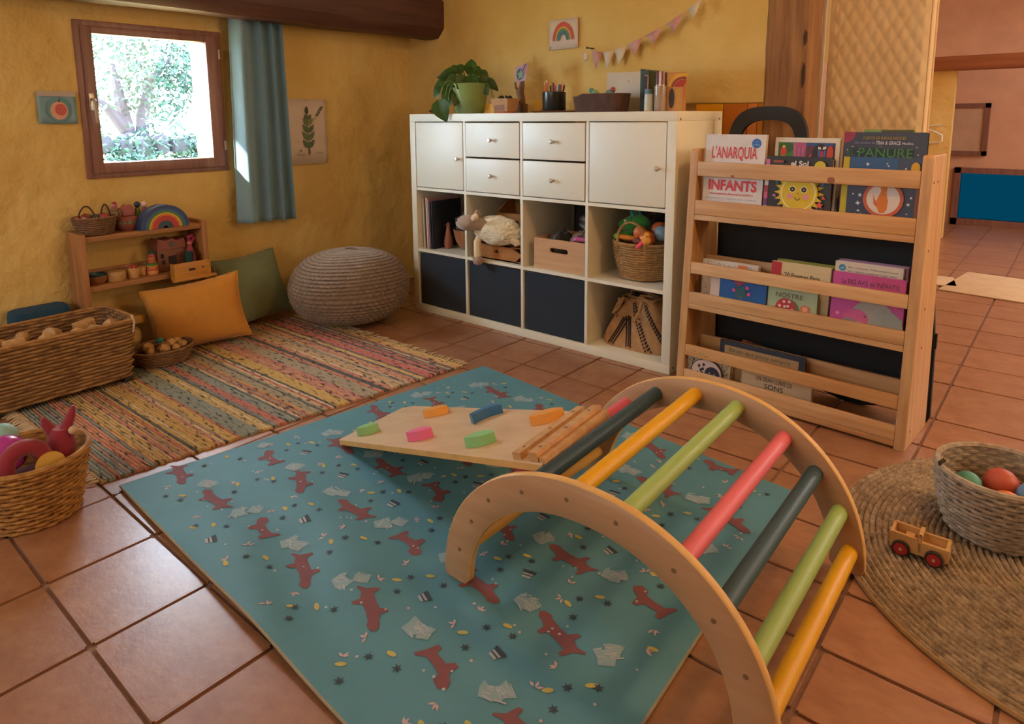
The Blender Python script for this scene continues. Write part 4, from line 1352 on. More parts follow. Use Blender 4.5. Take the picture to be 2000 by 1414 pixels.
# pencil cup with pencils
t = thing('pencil_cup', 'black round pencil cup on the white shelf', 'cup', (0.768, 0.19, ZT + 0.009))
MB().lathe([(0.0005, 0), (0.050, 0), (0.053, 0.004), (0.053, 0.082), (0.049, 0.084), (0.048, 0.078), (0.048, 0.008), (0.0005, 0.006)], 28).build('body', mat('black_lacquer', '#1E2124', 0.3, var=0.1, vscale=12), t)
rc = random.Random(4)
for k, (c, nm) in enumerate((('#A93A3A', 'red'), ('#3A3A44', 'black'), ('#5E7E78', 'grey green'), ('#C46A72', 'pink'), ('#2E5A50', 'dark green'), ('#D9823C', 'orange'), ('#23263C', 'navy'), ('#C96A4A', 'coral'), ('#6E3A4A', 'plum'), ('#4A6FA0', 'blue'))):
    a = k * 0.628 + 0.2
    r = 0.030 if k % 2 else 0.022
    x, y = r * cos(a), r * sin(a)
    h = rc.uniform(0.118, 0.132)
    p = thing('pencil', nm + ' pencil standing in the black cup', 'pencil', M=xf((0.768 + x, 0.19 + y, ZT + 0.0175), (-y * 6 * 0.8 * -1 * -1, x * 6 * 0.9, 0)), group='pencils in the black cup')
    MB().tube([(0, 0, 0), (0, 0, h - 0.014)], 0.0042, 6).build('shaft', flat(c, 0.4), p, angle=20)
    tp = MB().lathe([(0.0042, h - 0.014), (0.0015, h - 0.003), (0.0003, h)], 6).build('tip', flat('#D8B489'), p)
t = tag(MB().lathe([(0.0005, 0), (0.11, 0.0), (0.125, 0.006), (0.121, 0.008), (0.0005, 0.0055)], 36, sx=1.3, sy=0.75).build('wooden_platter', wood('brown_platter_wood', '#8A5E38', '#6A4428', 'x', 1.0, 0.5), loc=(0.80, 0.20, ZT)), 'thin brown wooden platter under the pencil cup', 'tray')
# rough dark trough with two little glazed birds
t = thing('stone_trough', 'dark brown rough oblong planter on the white shelf', 'planter', (1.036, 0.165, ZT))
mst = mat('rough_dark_stoneware', '#5B3F33', 0.9, vcol2='#463028', vscale=25, bump=0.8, bscale=60, bdist=0.006)
mb = MB()
def ring(sx_, sy_, z, n=40):
    out = []
    for i in range(n):
        a = 2 * pi * i / n
        ca, sa = cos(a), sin(a)
        k = (abs(ca) ** 5 + abs(sa) ** 5) ** (-1 / 5)
        zz = z - (0.010 if (ca * k < -0.55 and z > 0.03) else 0)
        out.append((sx_ * ca * k * (1 + 0.015 * nz(a * 3, z * 30)), sy_ * sa * k, zz + 0.002 * nz(a * 6, 3.3)))
    return out
R = [ring(0.112, 0.052, 0.0), ring(0.116, 0.056, 0.03), ring(0.122, 0.060, 0.076), ring(0.112, 0.050, 0.076), ring(0.104, 0.044, 0.030)]
mb.add([p for r in R for p in r], grid_faces(40, 5, True) + [tuple(range(40))[::-1], tuple(160 + i for i in range(40))])
mb.build('body', mst, t)
for (x, c1, lab, fl_) in ((1.003, '#4E9A94', 'small teal glazed bird in the dark planter', 1), (1.078, '#6E9A5E', 'small green and red glazed bird in the dark planter', -1)):
    t = thing('glazed_bird', lab, 'figurine', (x, 0.165, ZT + 0.0315))
    MB().sphere((0, 0, 0.045), 0.019, 14, scale=(1.1, 0.7, 0.9)).lathe([(0.012, 0), (0.009, 0.035)], 10).build('body', mat('glaze_' + c1[1:], c1, 0.25, vcol2='#A9B46A' if fl_ == 1 else '#5E8AA0', vscale=40), t)
    MB().sphere((-0.016 * fl_, -0.002, 0.060), 0.0115, 12).build('head', mat('glaze_head_' + c1[1:], c1 if fl_ == 1 else '#A04A4A', 0.25), t)
    MB().lathe([(0.004, 0), (0.0004, 0.012)], 8, M=xf((-0.026 * fl_, -0.002, 0.060), (0, -pi / 2 * fl_, 0))).build('beak', flat('#C9B45A', 0.3), t)
# white board leaning, green book, glue tube, marker glass, crayon box
t = thing('white_board', 'plain white board leaning on the wall behind the planter', 'board', M=xf((1.075, 0.315, ZT), (-0.04, 0.012, 0)))
MB().box((-0.112, 0, 0), (0.110, 0.006, 0.172), bev=0.001).build('sheet', mat('ivory_board', '#CDBFAB', 0.7, var=0.04, vscale=8), t)
P = Print(-0.0005)
P.line([(-0.006, 0.134), (-0.002, 0.128), (0.001, 0.137)], 0.002, '#6A5E50').line([(0.016, 0.098), (0.021, 0.096)], 0.0015, '#9A8C7C')
P.build('scribble', t)
t = thing('green_book', 'dark green covered book standing right of the white board', 'book', (1.206, 0.19, ZT))
MB().prism([(0, 0), (0.040, 0.0), (0.039, 0.162), (0.001, 0.172)], 0.0, 0.16, M=Matrix(((1, 0, 0, 0), (0, 0, 1, 0), (0, 1, 0, 0), (0, 0, 0, 1)))).build('cover', mat('bottle_green_cover', '#2B3B2C', 0.5, var=0.1), t, smooth=False)
P = Print(-0.0004)
P.poly([(0.006, 0.05), (0.034, 0.05), (0.036, 0.142), (0.012, 0.150)], '#1C2420').line([(0.036, 0.08), (0.037, 0.142), (0.020, 0.146)], 0.0045, '#B87A52')
P.build('print', t)
t = thing('glue_tube', 'silver blue paint tube standing in front of the green book', 'tube', (1.272, 0.145, ZT))
MB().lathe([(0.0005, 0), (0.017, 0.0), (0.018, 0.004), (0.017, 0.06), (0.0165, 0.068)], 18).build('body', mat('pale_blue_tube', '#9FB4BC', 0.25, vcol2='#D9CDA8', vscale=10), t)
MB().lathe([(0.0165, 0.068), (0.0165, 0.088), (0.0005, 0.089)], 18).build('cap', flat('#4E6E7E', 0.4), t)
t = thing('marker_glass', 'clear plastic cup of felt pens on the right of the shelf top', 'cup', (1.320, 0.150, ZT))
clear = mat('milky_clear_plastic', '#D8C0B0', 0.2, spec=0.5, trans=0.6)
MB().lathe([(0.0005, 0), (0.021, 0), (0.0225, 0.003), (0.0235, 0.098), (0.0225, 0.098), (0.021, 0.004), (0.0005, 0.003)], 24).build('body', clear, t)
for k, (c, nm) in enumerate((('#B06A72', 'rose'), ('#2C3038', 'black'), ('#5E8AB0', 'blue'), ('#6E3A5A', 'purple'), ('#C8B8A8', 'white'))):
    a = k * 1.256
    p = thing('felt_pen', nm + ' felt pen standing in the clear cup', 'pen', (1.320 + 0.0125 * cos(a), 0.150 + 0.0125 * sin(a), ZT + 0.004), group='felt pens in the clear cup')
    MB().tube([(0, 0, 0), (0, 0, 0.10)], 0.0050, 10).build('barrel', flat('#D9CFC4', 0.4), p)
    MB().lathe([(0.0053, 0.10), (0.0053, 0.143), (0.0035, 0.150), (0.0004, 0.151)], 10).build('cap', flat(c, 0.4), p)
t = thing('crayon_box', 'orange and yellow patterned crayon box beside the pens', 'box', (1.362, 0.20, ZT), 0.12)
MB().box((-0.034, -0.012, 0.0), (0.034, 0.024, 0.150), bev=0.002).build('box', mat('orange_box_card', '#C98A4A', 0.6, vcol2='#B06A38', vscale=8), t)
P = Print(-0.0125)
P.rect(-0.033, 0.098, 0.033, 0.148, '#D99A4A').band(0.03, 0.086, 0.060, 0.050, 1.2, 3.0, '#E3B840').band(0.03, 0.086, 0.046, 0.038, 1.2, 3.0, '#8A4030').band(0.03, 0.086, 0.036, 0.004, 1.1, 2.8, '#B03A34')
P.rect(-0.033, 0.002, 0.033, 0.094, '#C9955E').poly(circle(-0.012, 0.05, 0.012, 18, 0.040), '#3E3A38').rect(0.006, 0.006, 0.022, 0.086, '#CDA04A')
P.build('print', t)

# ================================================================== left side: rug, low shelf, cushions, pouf, baskets
# ------------------------------------------------------------------ woven rag rug, stripes along x
rug = thing('rag_rug', 'multicoloured striped rag rug with fringed ends under the window', 'rug', (0.20, -1.08, 0.0))
RC = [(-0.585, 0.63), (0.585, 0.635), (0.430, -0.640), (-0.60, -0.66)]      # corners back-left, right, front, left (local)
NR = 128
base = ['#CE9074', '#D0A860', '#B0A084', '#C8806E', '#C49C78', '#D4AE68', '#CC928A', '#9A9C8C', '#D0926E', '#CDAE70', '#BC9486', '#C8786C', '#C9A67E', '#D4AE68', '#D09A7C', '#C88C78']
mixin = ['#D9C29A', '#D0B080', '#CCA066', '#AE9078', '#74726C', '#C88A7A', '#8E9690', '#D6BA88', '#C07A62', '#62625E', '#D2A070']
rr = random.Random(8)
bands = []
while len(bands) < NR:
    c = rr.choice(base)
    for k in range(rr.randint(4, 8)):
        bands.append(c if rr.random() < 0.48 else rr.choice(mixin))
mb = MB()
NS = 44
for r in range(NR):
    s0, s1 = r / NR, (r + 1) / NR
    def edge(s):
        return Vector(RC[3]).lerp(Vector(RC[0]), s), Vector(RC[2]).lerp(Vector(RC[1]), s)
    a0, b0 = edge(s0)
    a1, b1 = edge(s1)
    ext = rr.uniform(-0.002, 0.006)
    c = lin(bands[r])
    V = []
    prof = [(0.0, 0.0005), (0.15, 0.0075), (0.5, 0.0100), (0.85, 0.0075), (1.0, 0.0005)]
    for i in range(NS + 1):
        t = i / NS * (1 + ext)
        wob = 0.10 * nz(t * 9, r * 0.37, 2)
        h = 1 + 0.25 * nz(t * 60, r * 3.3, 6)
        for q, z in prof:
            p = a0.lerp(b0, t).lerp(a1.lerp(b1, t), min(max(q + wob * (0.0 if r in (0, NR - 1) else 1), -0.2), 1.2))
            V.append((p.x, p.y, z * h))
    k = len(prof)
    F = grid_faces(k, NS + 1) + [tuple(range(k)), tuple(NS * k + i for i in range(k))[::-1]]
    mb.add(V, F, col=c)
M_RUG = mat('cotton_rags', '#FFFFFF', 0.95, bump=0.6, bscale=220, bstretch=(0.4, 1, 1), bdist=0.004, attr='tint', spec=0.1, sheen=0.2)
# dashes of other rags along each weft
_nt = M_RUG.node_tree
_bs = _nt.nodes['Principled BSDF']
_tc = _nt.nodes.new('ShaderNodeTexCoord')
_mp = _nt.nodes.new('ShaderNodeMapping')
_mp.inputs['Scale'].default_value = (26, 105, 1)
_nt.links.new(_tc.outputs['Object'], _mp.inputs['Vector'])
_n1 = _nt.nodes.new('ShaderNodeTexNoise')
_n1.inputs['Scale'].default_value = 1.0
_n1.inputs['Detail'].default_value = 2.0
_nt.links.new(_mp.outputs[0], _n1.inputs['Vector'])
_rp = _nt.nodes.new('ShaderNodeValToRGB')
_rp.color_ramp.elements[0].position = 0.34
_rp.color_ramp.elements[0].color = (0.16, 0.17, 0.20, 1)
_rp.color_ramp.elements[1].position = 0.44
_rp.color_ramp.elements[1].color = (0.86, 0.86, 0.86, 1)
_e = _rp.color_ramp.elements.new(0.62)
_e.color = (1.0, 0.97, 0.92, 1)
_nt.links.new(_n1.outputs['Fac'], _rp.inputs[0])
_mm = _nt.nodes.new('ShaderNodeMix')
_mm.data_type = 'RGBA'
_mm.blend_type = 'MULTIPLY'
_mm.inputs[0].default_value = 1.0
_at = [n for n in _nt.nodes if n.type == 'ATTRIBUTE'][0]
_nt.links.new(_at.outputs['Color'], _mm.inputs[6])
_nt.links.new(_rp.outputs[0], _mm.inputs[7])
_nt.links.new(_mm.outputs[2], _bs.inputs['Base Color'])
o = mb.build('woven_rows', M_RUG, rug, colattr=True, angle=70)
o['kind'] = 'stuff'
fr = MB()
for (A, B, sgn) in ((Vector(RC[0]), Vector(RC[1]), 1), (Vector(RC[3]), Vector(RC[2]), -1)):
    for k in range(58):
        p = A.lerp(B, (k + 0.5) / 58)
        L = rr.uniform(0.030, 0.048)
        d = Vector((rr.uniform(-0.35, 0.55), sgn, 0)).normalized()
        fr.tube([(p.x, p.y, 0.006), (p.x + d.x * L * 0.4, p.y + d.y * L * 0.5, 0.008), (p.x + d.x * L, p.y + d.y * L, 0.0035)], [0.0042, 0.0038, 0.0024], 5)
o = fr.build('fringe', mat('ecru_cotton_fringe', '#CDB99C', 0.95, var=0.15, vscale=40), rug)
o['kind'] = 'stuff'
RZ = 0.011

# ------------------------------------------------------------------ low wooden wall shelf with toys
LX0, LX1, LY0, LY1 = -0.540, -0.395, -1.402, -0.890
N_BEFORE = set(bpy.data.objects)
M_LSH = wood('honey_pine_shelf', '#B8814F', '#94623A', 'y', 1.0, 0.5)
M_LSHZ = wood('honey_pine_shelf_upright', '#B8814F', '#94623A', 'z', 1.0, 0.5)
ls = thing('low_shelf', 'small brown wooden shelf under the window holding toys', 'shelf', (-0.44, -1.17, 0))
mv = Vector((0.44, 1.17, 0))
def lbox(mb, lo, hi, bev=0.002):
    return mb.box(Vector(lo) + mv, Vector(hi) + mv, bev=bev)
lbox(MB(), (LX0, LY0, 0), (LX1 + 0.008, LY0 + 0.022, 0.545)).build('side_panel', M_LSHZ, ls)
lbox(MB(), (LX0, LY1 - 0.022, 0), (LX1 + 0.008, LY1, 0.545)).build('side_panel', M_LSHZ, ls)
lbox(MB(), (LX0, LY0 + 0.022, 0.510), (LX1, LY1 - 0.022, 0.531)).build('shelf_board', M_LSH, ls)
lbox(MB(), (LX0, LY0 + 0.022, 0.306), (LX1, LY1 - 0.022, 0.327)).build('shelf_board', M_LSH, ls)
lbox(MB(), (LX0, LY0 + 0.022, 0.327), (LX0 + 0.012, LY1 - 0.022, 0.372)).build('back_rail', M_LSH, ls)
lbox(MB(), (LX0, LY0 + 0.022, 0.531), (LX0 + 0.012, LY1 - 0.022, 0.545)).build('back_rail', M_LSH, ls)
ZS1, ZS2 = 0.532, 0.328
# top: oval willow basket of little things
t = basket('willow_basket', 'oval brown willow basket of small toys on the low shelf', (-0.420, -1.330, ZS1 + 0.002), 0.062, 0.079, 0.068, 9, M_WICKERD, sx=0.86, sy=1.0, nst=22, amp=0.0022, strand=0.0046, seg=72, seed=7)
for k, (y0, y1, lean) in enumerate(((-0.062, -0.005, 0.012), (0.020, 0.058, -0.010))):
    pts = [(0.02 + lean * i / 10, y0 + (y1 - y0) * i / 10, 0.066 + 0.052 * sin(pi * min(1, (i + 0.6) / 10.6)) ** 0.7) for i in range(11)]
    MB().tube(pts, 0.0032, 6).build('twig_handle', flat('#4E3426', 0.8), t)
for k, (dx, dy, r, c, lab) in enumerate(((-0.02, 0.008, 0.017, '#4E7A62', 'green bead'), (0.016, 0.034, 0.020, '#A8403C', 'red bead'), (-0.018, 0.048, 0.015, '#5E8A5A', 'leaf green bead'), (0.030, -0.004, 0.012, '#D9C9A0', 'cream bead'), (0.032, 0.054, 0.011, '#DCD6A8', 'pale yellow bead'),
                                         (-0.004, -0.030, 0.021, '#8A3E38', 'dark red bead'), (0.026, -0.044, 0.013, '#D8B49A', 'pinkish bead'), (-0.028, -0.056, 0.013, '#C86A5A', 'coral bead'))):
    tag(MB().sphere((0, 0, 0), r, 12).build('wooden_bead', flat(c, 0.4), loc=(-0.420 + dx * 0.85, -1.330 + dy, ZS1 + 0.052 + r * 0.75)), lab + ' lying in the oval willow basket on the shelf', 'bead')
# red painted wooden village set beside it
M_REDP = mat('brick_red_lacquer', '#8E4038', 0.4, vcol2='#7A4A48', vscale=25)
M_GREENP = mat('moss_green_lacquer', '#4E6E42', 0.4, vcol2='#7E8A5A', vscale=30)
t = thing('lacquer_pot', 'round red lacquered pot painted with green leaves on the shelf', 'pot', (-0.430, -1.205, ZS1))
MB().lathe([(0.0005, 0), (0.034, 0), (0.042, 0.010), (0.048, 0.030), (0.046, 0.048), (0.041, 0.056), (0.034, 0.060), (0.0005, 0.061)], 24).build('body', M_REDP, t)
P = Print()
lb = MB()
for k in range(7):
    a = radians(-75 + 22 * k)
    for q in range(2):
        an = a + 0.10 * q
        r = 0.0478
        lb.add([(r * cos(an + u) * (1.005), r * sin(an + u) * 1.005, 0.034 + v) for u, v in ((-0.10, 0.0), (0, -0.006), (0.10, 0.002), (0.02, 0.012))], [(0, 1, 2, 3)])
o = lb.build('painted_leaves', M_GREENP, t, smooth=False)
o['kind'] = 'stuff'
t = thing('lacquer_house', 'small pink roofed painted house stacked on the red pot', 'toy', (-0.428, -1.200, ZS1 + 0.062))
MB().box((-0.018, -0.021, 0), (0.018, 0.021, 0.026), bev=0.002).build('walls', mat('dusty_pink_lacquer', '#B0605C', 0.45, vcol2='#8A4A50', vscale=25), t)
MB().prism([(-0.024, 0.026), (0.024, 0.026), (0.012, 0.044), (-0.012, 0.044)], -0.020, 0.020, M=Matrix(((0, 0, 1, 0), (1, 0, 0, 0), (0, 1, 0, 0), (0, 0, 0, 1)))).build('roof', mat('rose_lacquer', '#A85A56', 0.45), t, smooth=False)
t = thing('lacquer_doll', 'tiny painted doll with a red cap at the left of the pink house', 'toy', (-0.455, -1.240, ZS1 + 0.0))
MB().lathe([(0.016, 0), (0.017, 0.05), (0.018, 0.064), (0.019, 0.075), (0.016, 0.080), (0.020, 0.086), (0.020, 0.094), (0.010, 0.098)], 16).build('body', mat('olive_lacquer', '#8A8A5A', 0.4, vcol2='#A86A5E', vscale=60), t)
MB().sphere((0, 0, 0.107), 0.013, 12).build('head', mat('rosy_lacquer', '#C9808A', 0.4), t)
MB().sphere((0.003, 0, 0.113), 0.010, 10).build('cap', flat('#A8304A', 0.35), t)
for (dx, dy, c, lab) in ((0.0, 0.046, '#2E3F5C', 'dark blue'), (0.012, 0.070, '#D9B9B0', 'white and pink')):
    t = thing('lacquer_doll', 'tiny painted doll with a %s head right of the pink house' % lab, 'toy', (-0.440 + dx, -1.200 + dy, ZS1))
    MB().lathe([(0.013, 0), (0.015, 0.03), (0.016, 0.052), (0.010, 0.078), (0.008, 0.090)], 14).build('body', M_GREENP if dy < 0.06 else M_REDP, t)
    MB().sphere((0, 0, 0.103), 0.0135, 12).build('head', flat(c, 0.35), t)
# nested wooden rainbow
RBX, RBY = -0.372, -1.082
for k, (r1, r0, c, nm) in enumerate(((0.102, 0.086, '#2C4470', 'dark blue'), (0.0855, 0.078, '#3A5E98', 'blue'), (0.0775, 0.069, '#3E7A44', 'green'), (0.0685, 0.0615, '#D8A828', 'yellow'), (0.061, 0.054, '#D0702C', 'orange'), (0.0535, 0.033, '#B83838', 'red'), (0.0325, 0.0215, '#2E4C5E', 'slate blue'), (0.021, 0.011, '#39505C', 'grey blue'))):
    n = 28
    p = [(r1 * cos(pi * i / n), r1 * 0.98 * sin(pi * i / n)) for i in range(n + 1)] + [(r0 * cos(pi * i / n), r0 * 0.98 * sin(pi * i / n)) for i in range(n, -1, -1)]
    mb = MB()
    V = [(x, a, b) for x in (-0.030, 0.030) for a, b in p]
    N = len(p)
    F = [(i, i + 1, N + i + 1, N + i) for i in range(N - 1)] + [(N - 1, 0, N, 2 * N - 1)]
    for x in (0, N):
        F += [(x + i, x + i + 1, x + 2 * n + 0 - i, x + 2 * n + 1 - i) for i in range(n)]
    mb.add(V, F)
    tag(mb.build('rainbow_arch', mat('stained_' + c[1:], c, 0.45, var=0.06, vscale=12), loc=(RBX, RBY, ZS1 + 0.001)), nm + ' arch of the wooden stacking rainbow on the low shelf', 'toy', 'nested arches of the toy rainbow')
# lower board: bowls, boxes, stacking tower, toy house
t = thing('wooden_bowl', 'brown bowl holding a blue bowl at the left of the lower board', 'bowl', (-0.41, -1.346, ZS2))
MB().lathe([(0.0005, 0), (0.026, 0), (0.036, 0.012), (0.040, 0.034), (0.037, 0.034), (0.032, 0.012), (0.0005, 0.006)], 22).build('body', M_TOYWOOD if False else wood('brown_small_bowl', '#9A6A44', '#7E5234', 'z', 1, 0.5), t)
tag(MB().lathe([(0.0005, 0), (0.022, 0.0), (0.030, 0.010), (0.0345, 0.026), (0.032, 0.026), (0.026, 0.010), (0.0005, 0.005)], 22).build('blue_bowl', mat('stained_teal_bowl', '#2E5666', 0.45), loc=(-0.41, -1.346, ZS2 + 0.0165)), 'small blue stained bowl nested in the brown bowl', 'bowl')
t = thing('wooden_box', 'round pale wooden lidded box on the lower board', 'box', (-0.405, -1.275, ZS2))
MB().lathe([(0.0005, 0), (0.034, 0), (0.038, 0.006), (0.038, 0.026)], 24).build('body', M_TOYWOOD, t)
MB().lathe([(0.0385, 0.026), (0.0385, 0.034), (0.034, 0.041), (0.0005, 0.042)], 24).build('lid', M_TOYWOOD, t)
t = thing('wooden_cup', 'pale wooden cup of red pieces on the lower board', 'cup', (-0.405, -1.207, ZS2))
MB().lathe([(0.0005, 0), (0.022, 0), (0.024, 0.004), (0.026, 0.044), (0.023, 0.044), (0.021, 0.006), (0.0005, 0.005)], 20).build('body', M_TOYWOOD, t)
for k in range(4):
    tag(MB().sphere((0, 0, 0), 0.0085, 10).build('red_bead', flat('#B84A42', 0.4), loc=(-0.405 + 0.0115 * cos(k * 1.57), -1.207 + 0.0115 * sin(k * 1.57), ZS2 + 0.046)), ('front', 'right', 'rear', 'left')[k] + ' red wooden bead of the four heaped in the pale cup', 'bead', 'red beads in the pale cup')
t = thing('wooden_cup', 'smaller plain wooden cup left of the stacking tower', 'cup', (-0.43, -1.163, ZS2))
MB().lathe([(0.0005, 0), (0.018, 0), (0.020, 0.003), (0.0205, 0.036), (0.018, 0.036), (0.016, 0.005), (0.0005, 0.004)], 20).build('body', M_TOYWOOD, t)
t = thing('stacking_tower', 'wooden ring stacking tower with a dark green tip', 'toy', (-0.405, -1.128, ZS2))
z = 0.0
for (r, h, c) in ((0.0235, 0.018, '#D08A5A'), (0.0235, 0.016, '#C9683A'), (0.0235, 0.006, '#D2A83A'), (0.0225, 0.010, '#3E7A48'), (0.019, 0.007, '#C9683A'), (0.0155, 0.018, '#B9684A'), (0.0145, 0.012, '#B8453C')):
    MB().lathe([(0.0005, 0), (r * 0.9, 0), (r, h * 0.3), (r, h * 0.7), (r * 0.9, h), (0.0005, h)], 18).build('ring', flat(c, 0.45), t, loc=(0, 0, z))
    z += h + 0.0003
MB().lathe([(0.0135, 0), (0.012, 0.006), (0.006, 0.016), (0.0005, 0.022)], 16).build('tip', flat('#234A34', 0.4), t, loc=(0, 0, z))
t = thing('toy_house', 'brown wooden toy house with red roof on the lower board', 'toy house', (-0.435, -1.035, ZS2))
mhw = mat('reddish_toy_wood', '#8E5A44', 0.55, vcol2='#74452F', vscale=12)
MB().box((-0.045, -0.065, 0), (0.020, 0.055, 0.098), bev=0.002).build('walls', mhw, t)
MB().prism([(-0.066, 0.099), (0.060, 0.099), (0.052, 0.142), (0.018, 0.135), (0.0, 0.146), (-0.03, 0.138), (-0.060, 0.148)], -0.050, 0.028, M=Matrix(((0, 0, 1, 0), (1, 0, 0, 0), (0, 1, 0, 0), (0, 0, 0, 1)))).build('roof', mat('faded_red_roof', '#7E443E', 0.55, vcol2='#A05A4A', vscale=14), t, smooth=False)
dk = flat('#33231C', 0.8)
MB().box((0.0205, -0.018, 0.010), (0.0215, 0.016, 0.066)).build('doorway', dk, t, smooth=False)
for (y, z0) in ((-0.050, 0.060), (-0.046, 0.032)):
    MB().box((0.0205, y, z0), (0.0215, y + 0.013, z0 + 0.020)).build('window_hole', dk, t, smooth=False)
MB().lathe([(0.0105, 0), (0.0105, 0.002)], 14, M=xf((0.0285, -0.004, 0.118), (0, pi / 2, 0))).build('round_window', flat('#4E5E56', 0.3), t)
t = thing('toy_doll', 'small pink dressed doll beside the toy house', 'toy', (-0.395, -0.965, ZS2 + 0.0))
MB().lathe([(0.020, 0), (0.022, 0.055), (0.020, 0.066), (0.012, 0.098), (0.008, 0.104)], 16).build('dress', mat('raspberry_felt', '#9A3E52', 0.8), t)
MB().sphere((0, 0, 0.114), 0.012, 12).build('head', flat('#C06A62', 0.6), t)
t = thing('teal_cup', 'small dark teal cup in front of the toy house', 'cup', (-0.366, -0.985, ZS2))
MB().lathe([(0.0005, 0), (0.016, 0.0), (0.019, 0.06), (0.021, 0.082), (0.019, 0.082), (0.017, 0.06), (0.0005, 0.056)], 18).build('body', mat('dark_teal_lacquer', '#1F4644', 0.4), t)
t = thing('toy_flower', 'magenta felt flower standing behind the teal cup', 'toy', (-0.43, -0.945, ZS2))
MB().tube([(0, 0, 0), (0, 0, 0.12)], 0.004, 6).build('stalk', flat('#5E4438'), t)
for k in range(5):
    MB().sphere((0.010, 0.014 * cos(k * 1.256), 0.130 + 0.014 * sin(k * 1.256)), 0.010, 10, scale=(0.5, 1, 1)).build('petal', flat('#A83A62', 0.8), t)
t = thing('honey_drawer', 'small honey coloured drawer box jutting out of the lower board', 'box', (-0.300, -1.000, ZS2 - 0.027))
M_HON = wood('honey_maple', '#D0923E', '#B2752C', 'y', 1.0, 0.4)
MB().box((-0.012, -0.080, 0.0), (0.0, 0.080, 0.074), bev=0.002).build('front_board', M_HON, t)
MB().box((-0.044, -0.080, 0.0), (-0.012, -0.070, 0.072), bev=0.001).build('side_board', M_HON, t)
MB().box((-0.044, 0.070, 0.0), (-0.012, 0.080, 0.072), bev=0.001).build('side_board', M_HON, t)
MB().box((-0.044, -0.070, 0.0), (-0.012, 0.070, 0.008)).build('base', M_HON, t, smooth=False)
MB().box((-0.010, -0.090, -0.004), (0.012, 0.100, 0.008), bev=0.002).build('lip', M_HON, t)
MB().box((0.0002, -0.018, 0.036), (0.001, 0.010, 0.046)).build('slot', dk, t, smooth=False)
MB().box((0.0002, 0.040, 0.042), (0.001, 0.050, 0.047)).build('slot', dk, t, smooth=False)
for o_ in set(bpy.data.objects) - N_BEFORE:
    if o_.parent is None and o_ is not ls:
        o_.location += Vector((-0.038, 0.012, 0.0))
# things on the floor below and beside the shelf
fabric_heap('straw_cushion', 'pale straw coloured folded cushion below the low shelf', (-0.435, -1.262, 0.012), 0.050, 0.075, 0.060, mat('straw_linen', '#C9A262', 0.85, var=0.08), 1.5, cat='cushion', rough_=0.10)
for k, (y, z, c, lab) in enumerate(((-1.292, 0.136, '#D2A95C', 'left yellow wooden block lying on the straw cushion'), (-1.216, 0.134, '#CB9840', 'right yellow wooden block lying on the straw cushion'))):
    tag(MB().box((-0.036, -0.036, 0), (0.036, 0.036, 0.034), bev=0.005).build('yellow_block', mat('yellow_block_%d' % k, c, 0.6, var=0.06), loc=(-0.435, y, z)), lab, 'block')
t = tag(MB().box((-0.06, -0.10, 0), (0.06, 0.10, 0.27), bev=0.03).build('blue_pouffe', mat('deep_blue_felt', '#1F4660', 0.9, var=0.1, vscale=30, bump=0.2, bscale=200), loc=(-0.475, -1.540, 0.0)), 'dark blue upright foam block left of the low shelf', 'block')


# ------------------------------------------------------------------ cushions
def cushion(name, label, M, w, h, thick, m, seed, power=2.6, piping=True):
    t = thing(name, label, 'cushion', M=M)
    n = 34
    sides = []
    for sg in (1, -1):
        V = []
        for j in range(n + 1):
            for i in range(n + 1):
                u, v = 2 * i / n - 1, 2 * j / n - 1
                pin = 1 - 0.085 * (1 - u * u) * (v * v) - 0.0
                pin2 = 1 - 0.085 * (1 - v * v) * (u * u)
                e = max(0.0, (1 - abs(u) ** power) * (1 - abs(v) ** power)) ** 0.55
                y = sg * thick / 2 * e * (1 + 0.10 * nz(u * 1.6, v * 1.6, seed))
                cr_ = 0.004 * nz(u * 7 + seed, v * 3, 3) * (1 - e) * sg
                V.append((u * w / 2 * pin2, y + cr_, (v * h / 2) * pin))
        sides.append(V)
    mb = MB()
    for V in sides:
        mb.add(V, grid_faces(n + 1, n + 1))
    o = mb.build('cover', m, t, angle=80)
    bm = bmesh.new()
    bm.from_mesh(o.data)
    bmesh.ops.remove_doubles(bm, verts=bm.verts, dist=0.0006)
    bmesh.ops.recalc_face_normals(bm, faces=bm.faces)
    bm.to_mesh(o.data)
    bm.free()
    if piping:
        V = sides[0]
        k = n + 1
        loop = [V[i] for i in range(k)] + [V[j * k + n] for j in range(1, k)] + [V[n * k + i] for i in range(n - 1, -1, -1)] + [V[j * k] for j in range(n - 1, 0, -1)]
        MB().tube(loop, 0.0032, 5, closed=True).build('piping', m, t)
    return t


def frame_M(origin, xdir, zdir):
    x = Vector(xdir).normalized()
    z = Vector(zdir).normalized()          # kept askew: a slumped cushion
    y = z.cross(x).normalized()
    return Matrix(((x.x, y.x, z.x, origin[0]), (x.y, y.y, z.y, origin[1]), (x.z, y.z, z.z, origin[2]), (0, 0, 0, 1)))


M_MUST = mat('mustard_linen', '#C6852C', 0.9, var=0.06, vscale=30, bump=0.2, bscale=350, bdist=0.0015, sheen=0.3)
M_SAGE = mat('sage_green_linen', '#76805C', 0.9, var=0.06, vscale=30, bump=0.2, bscale=350, bdist=0.0015, sheen=0.3)
# mustard: bottom edge on the rug, leaning back to the shelf
cushion('mustard_cushion', 'mustard yellow cushion leaning on the low shelf', frame_M((-0.272, -1.016, 0.158), (0.18, 0.30, -0.020), (-0.095, -0.050, 0.227)), 0.395, 0.290, 0.115, M_MUST, 3.0)
cushion('green_cushion', 'sage green cushion leaning on the yellow wall', frame_M((-0.425, -0.662, 0.186), (0.0, 0.31, 0.018), (-0.14, -0.022, 0.30)), 0.325, 0.335, 0.10, M_SAGE, 5.0)

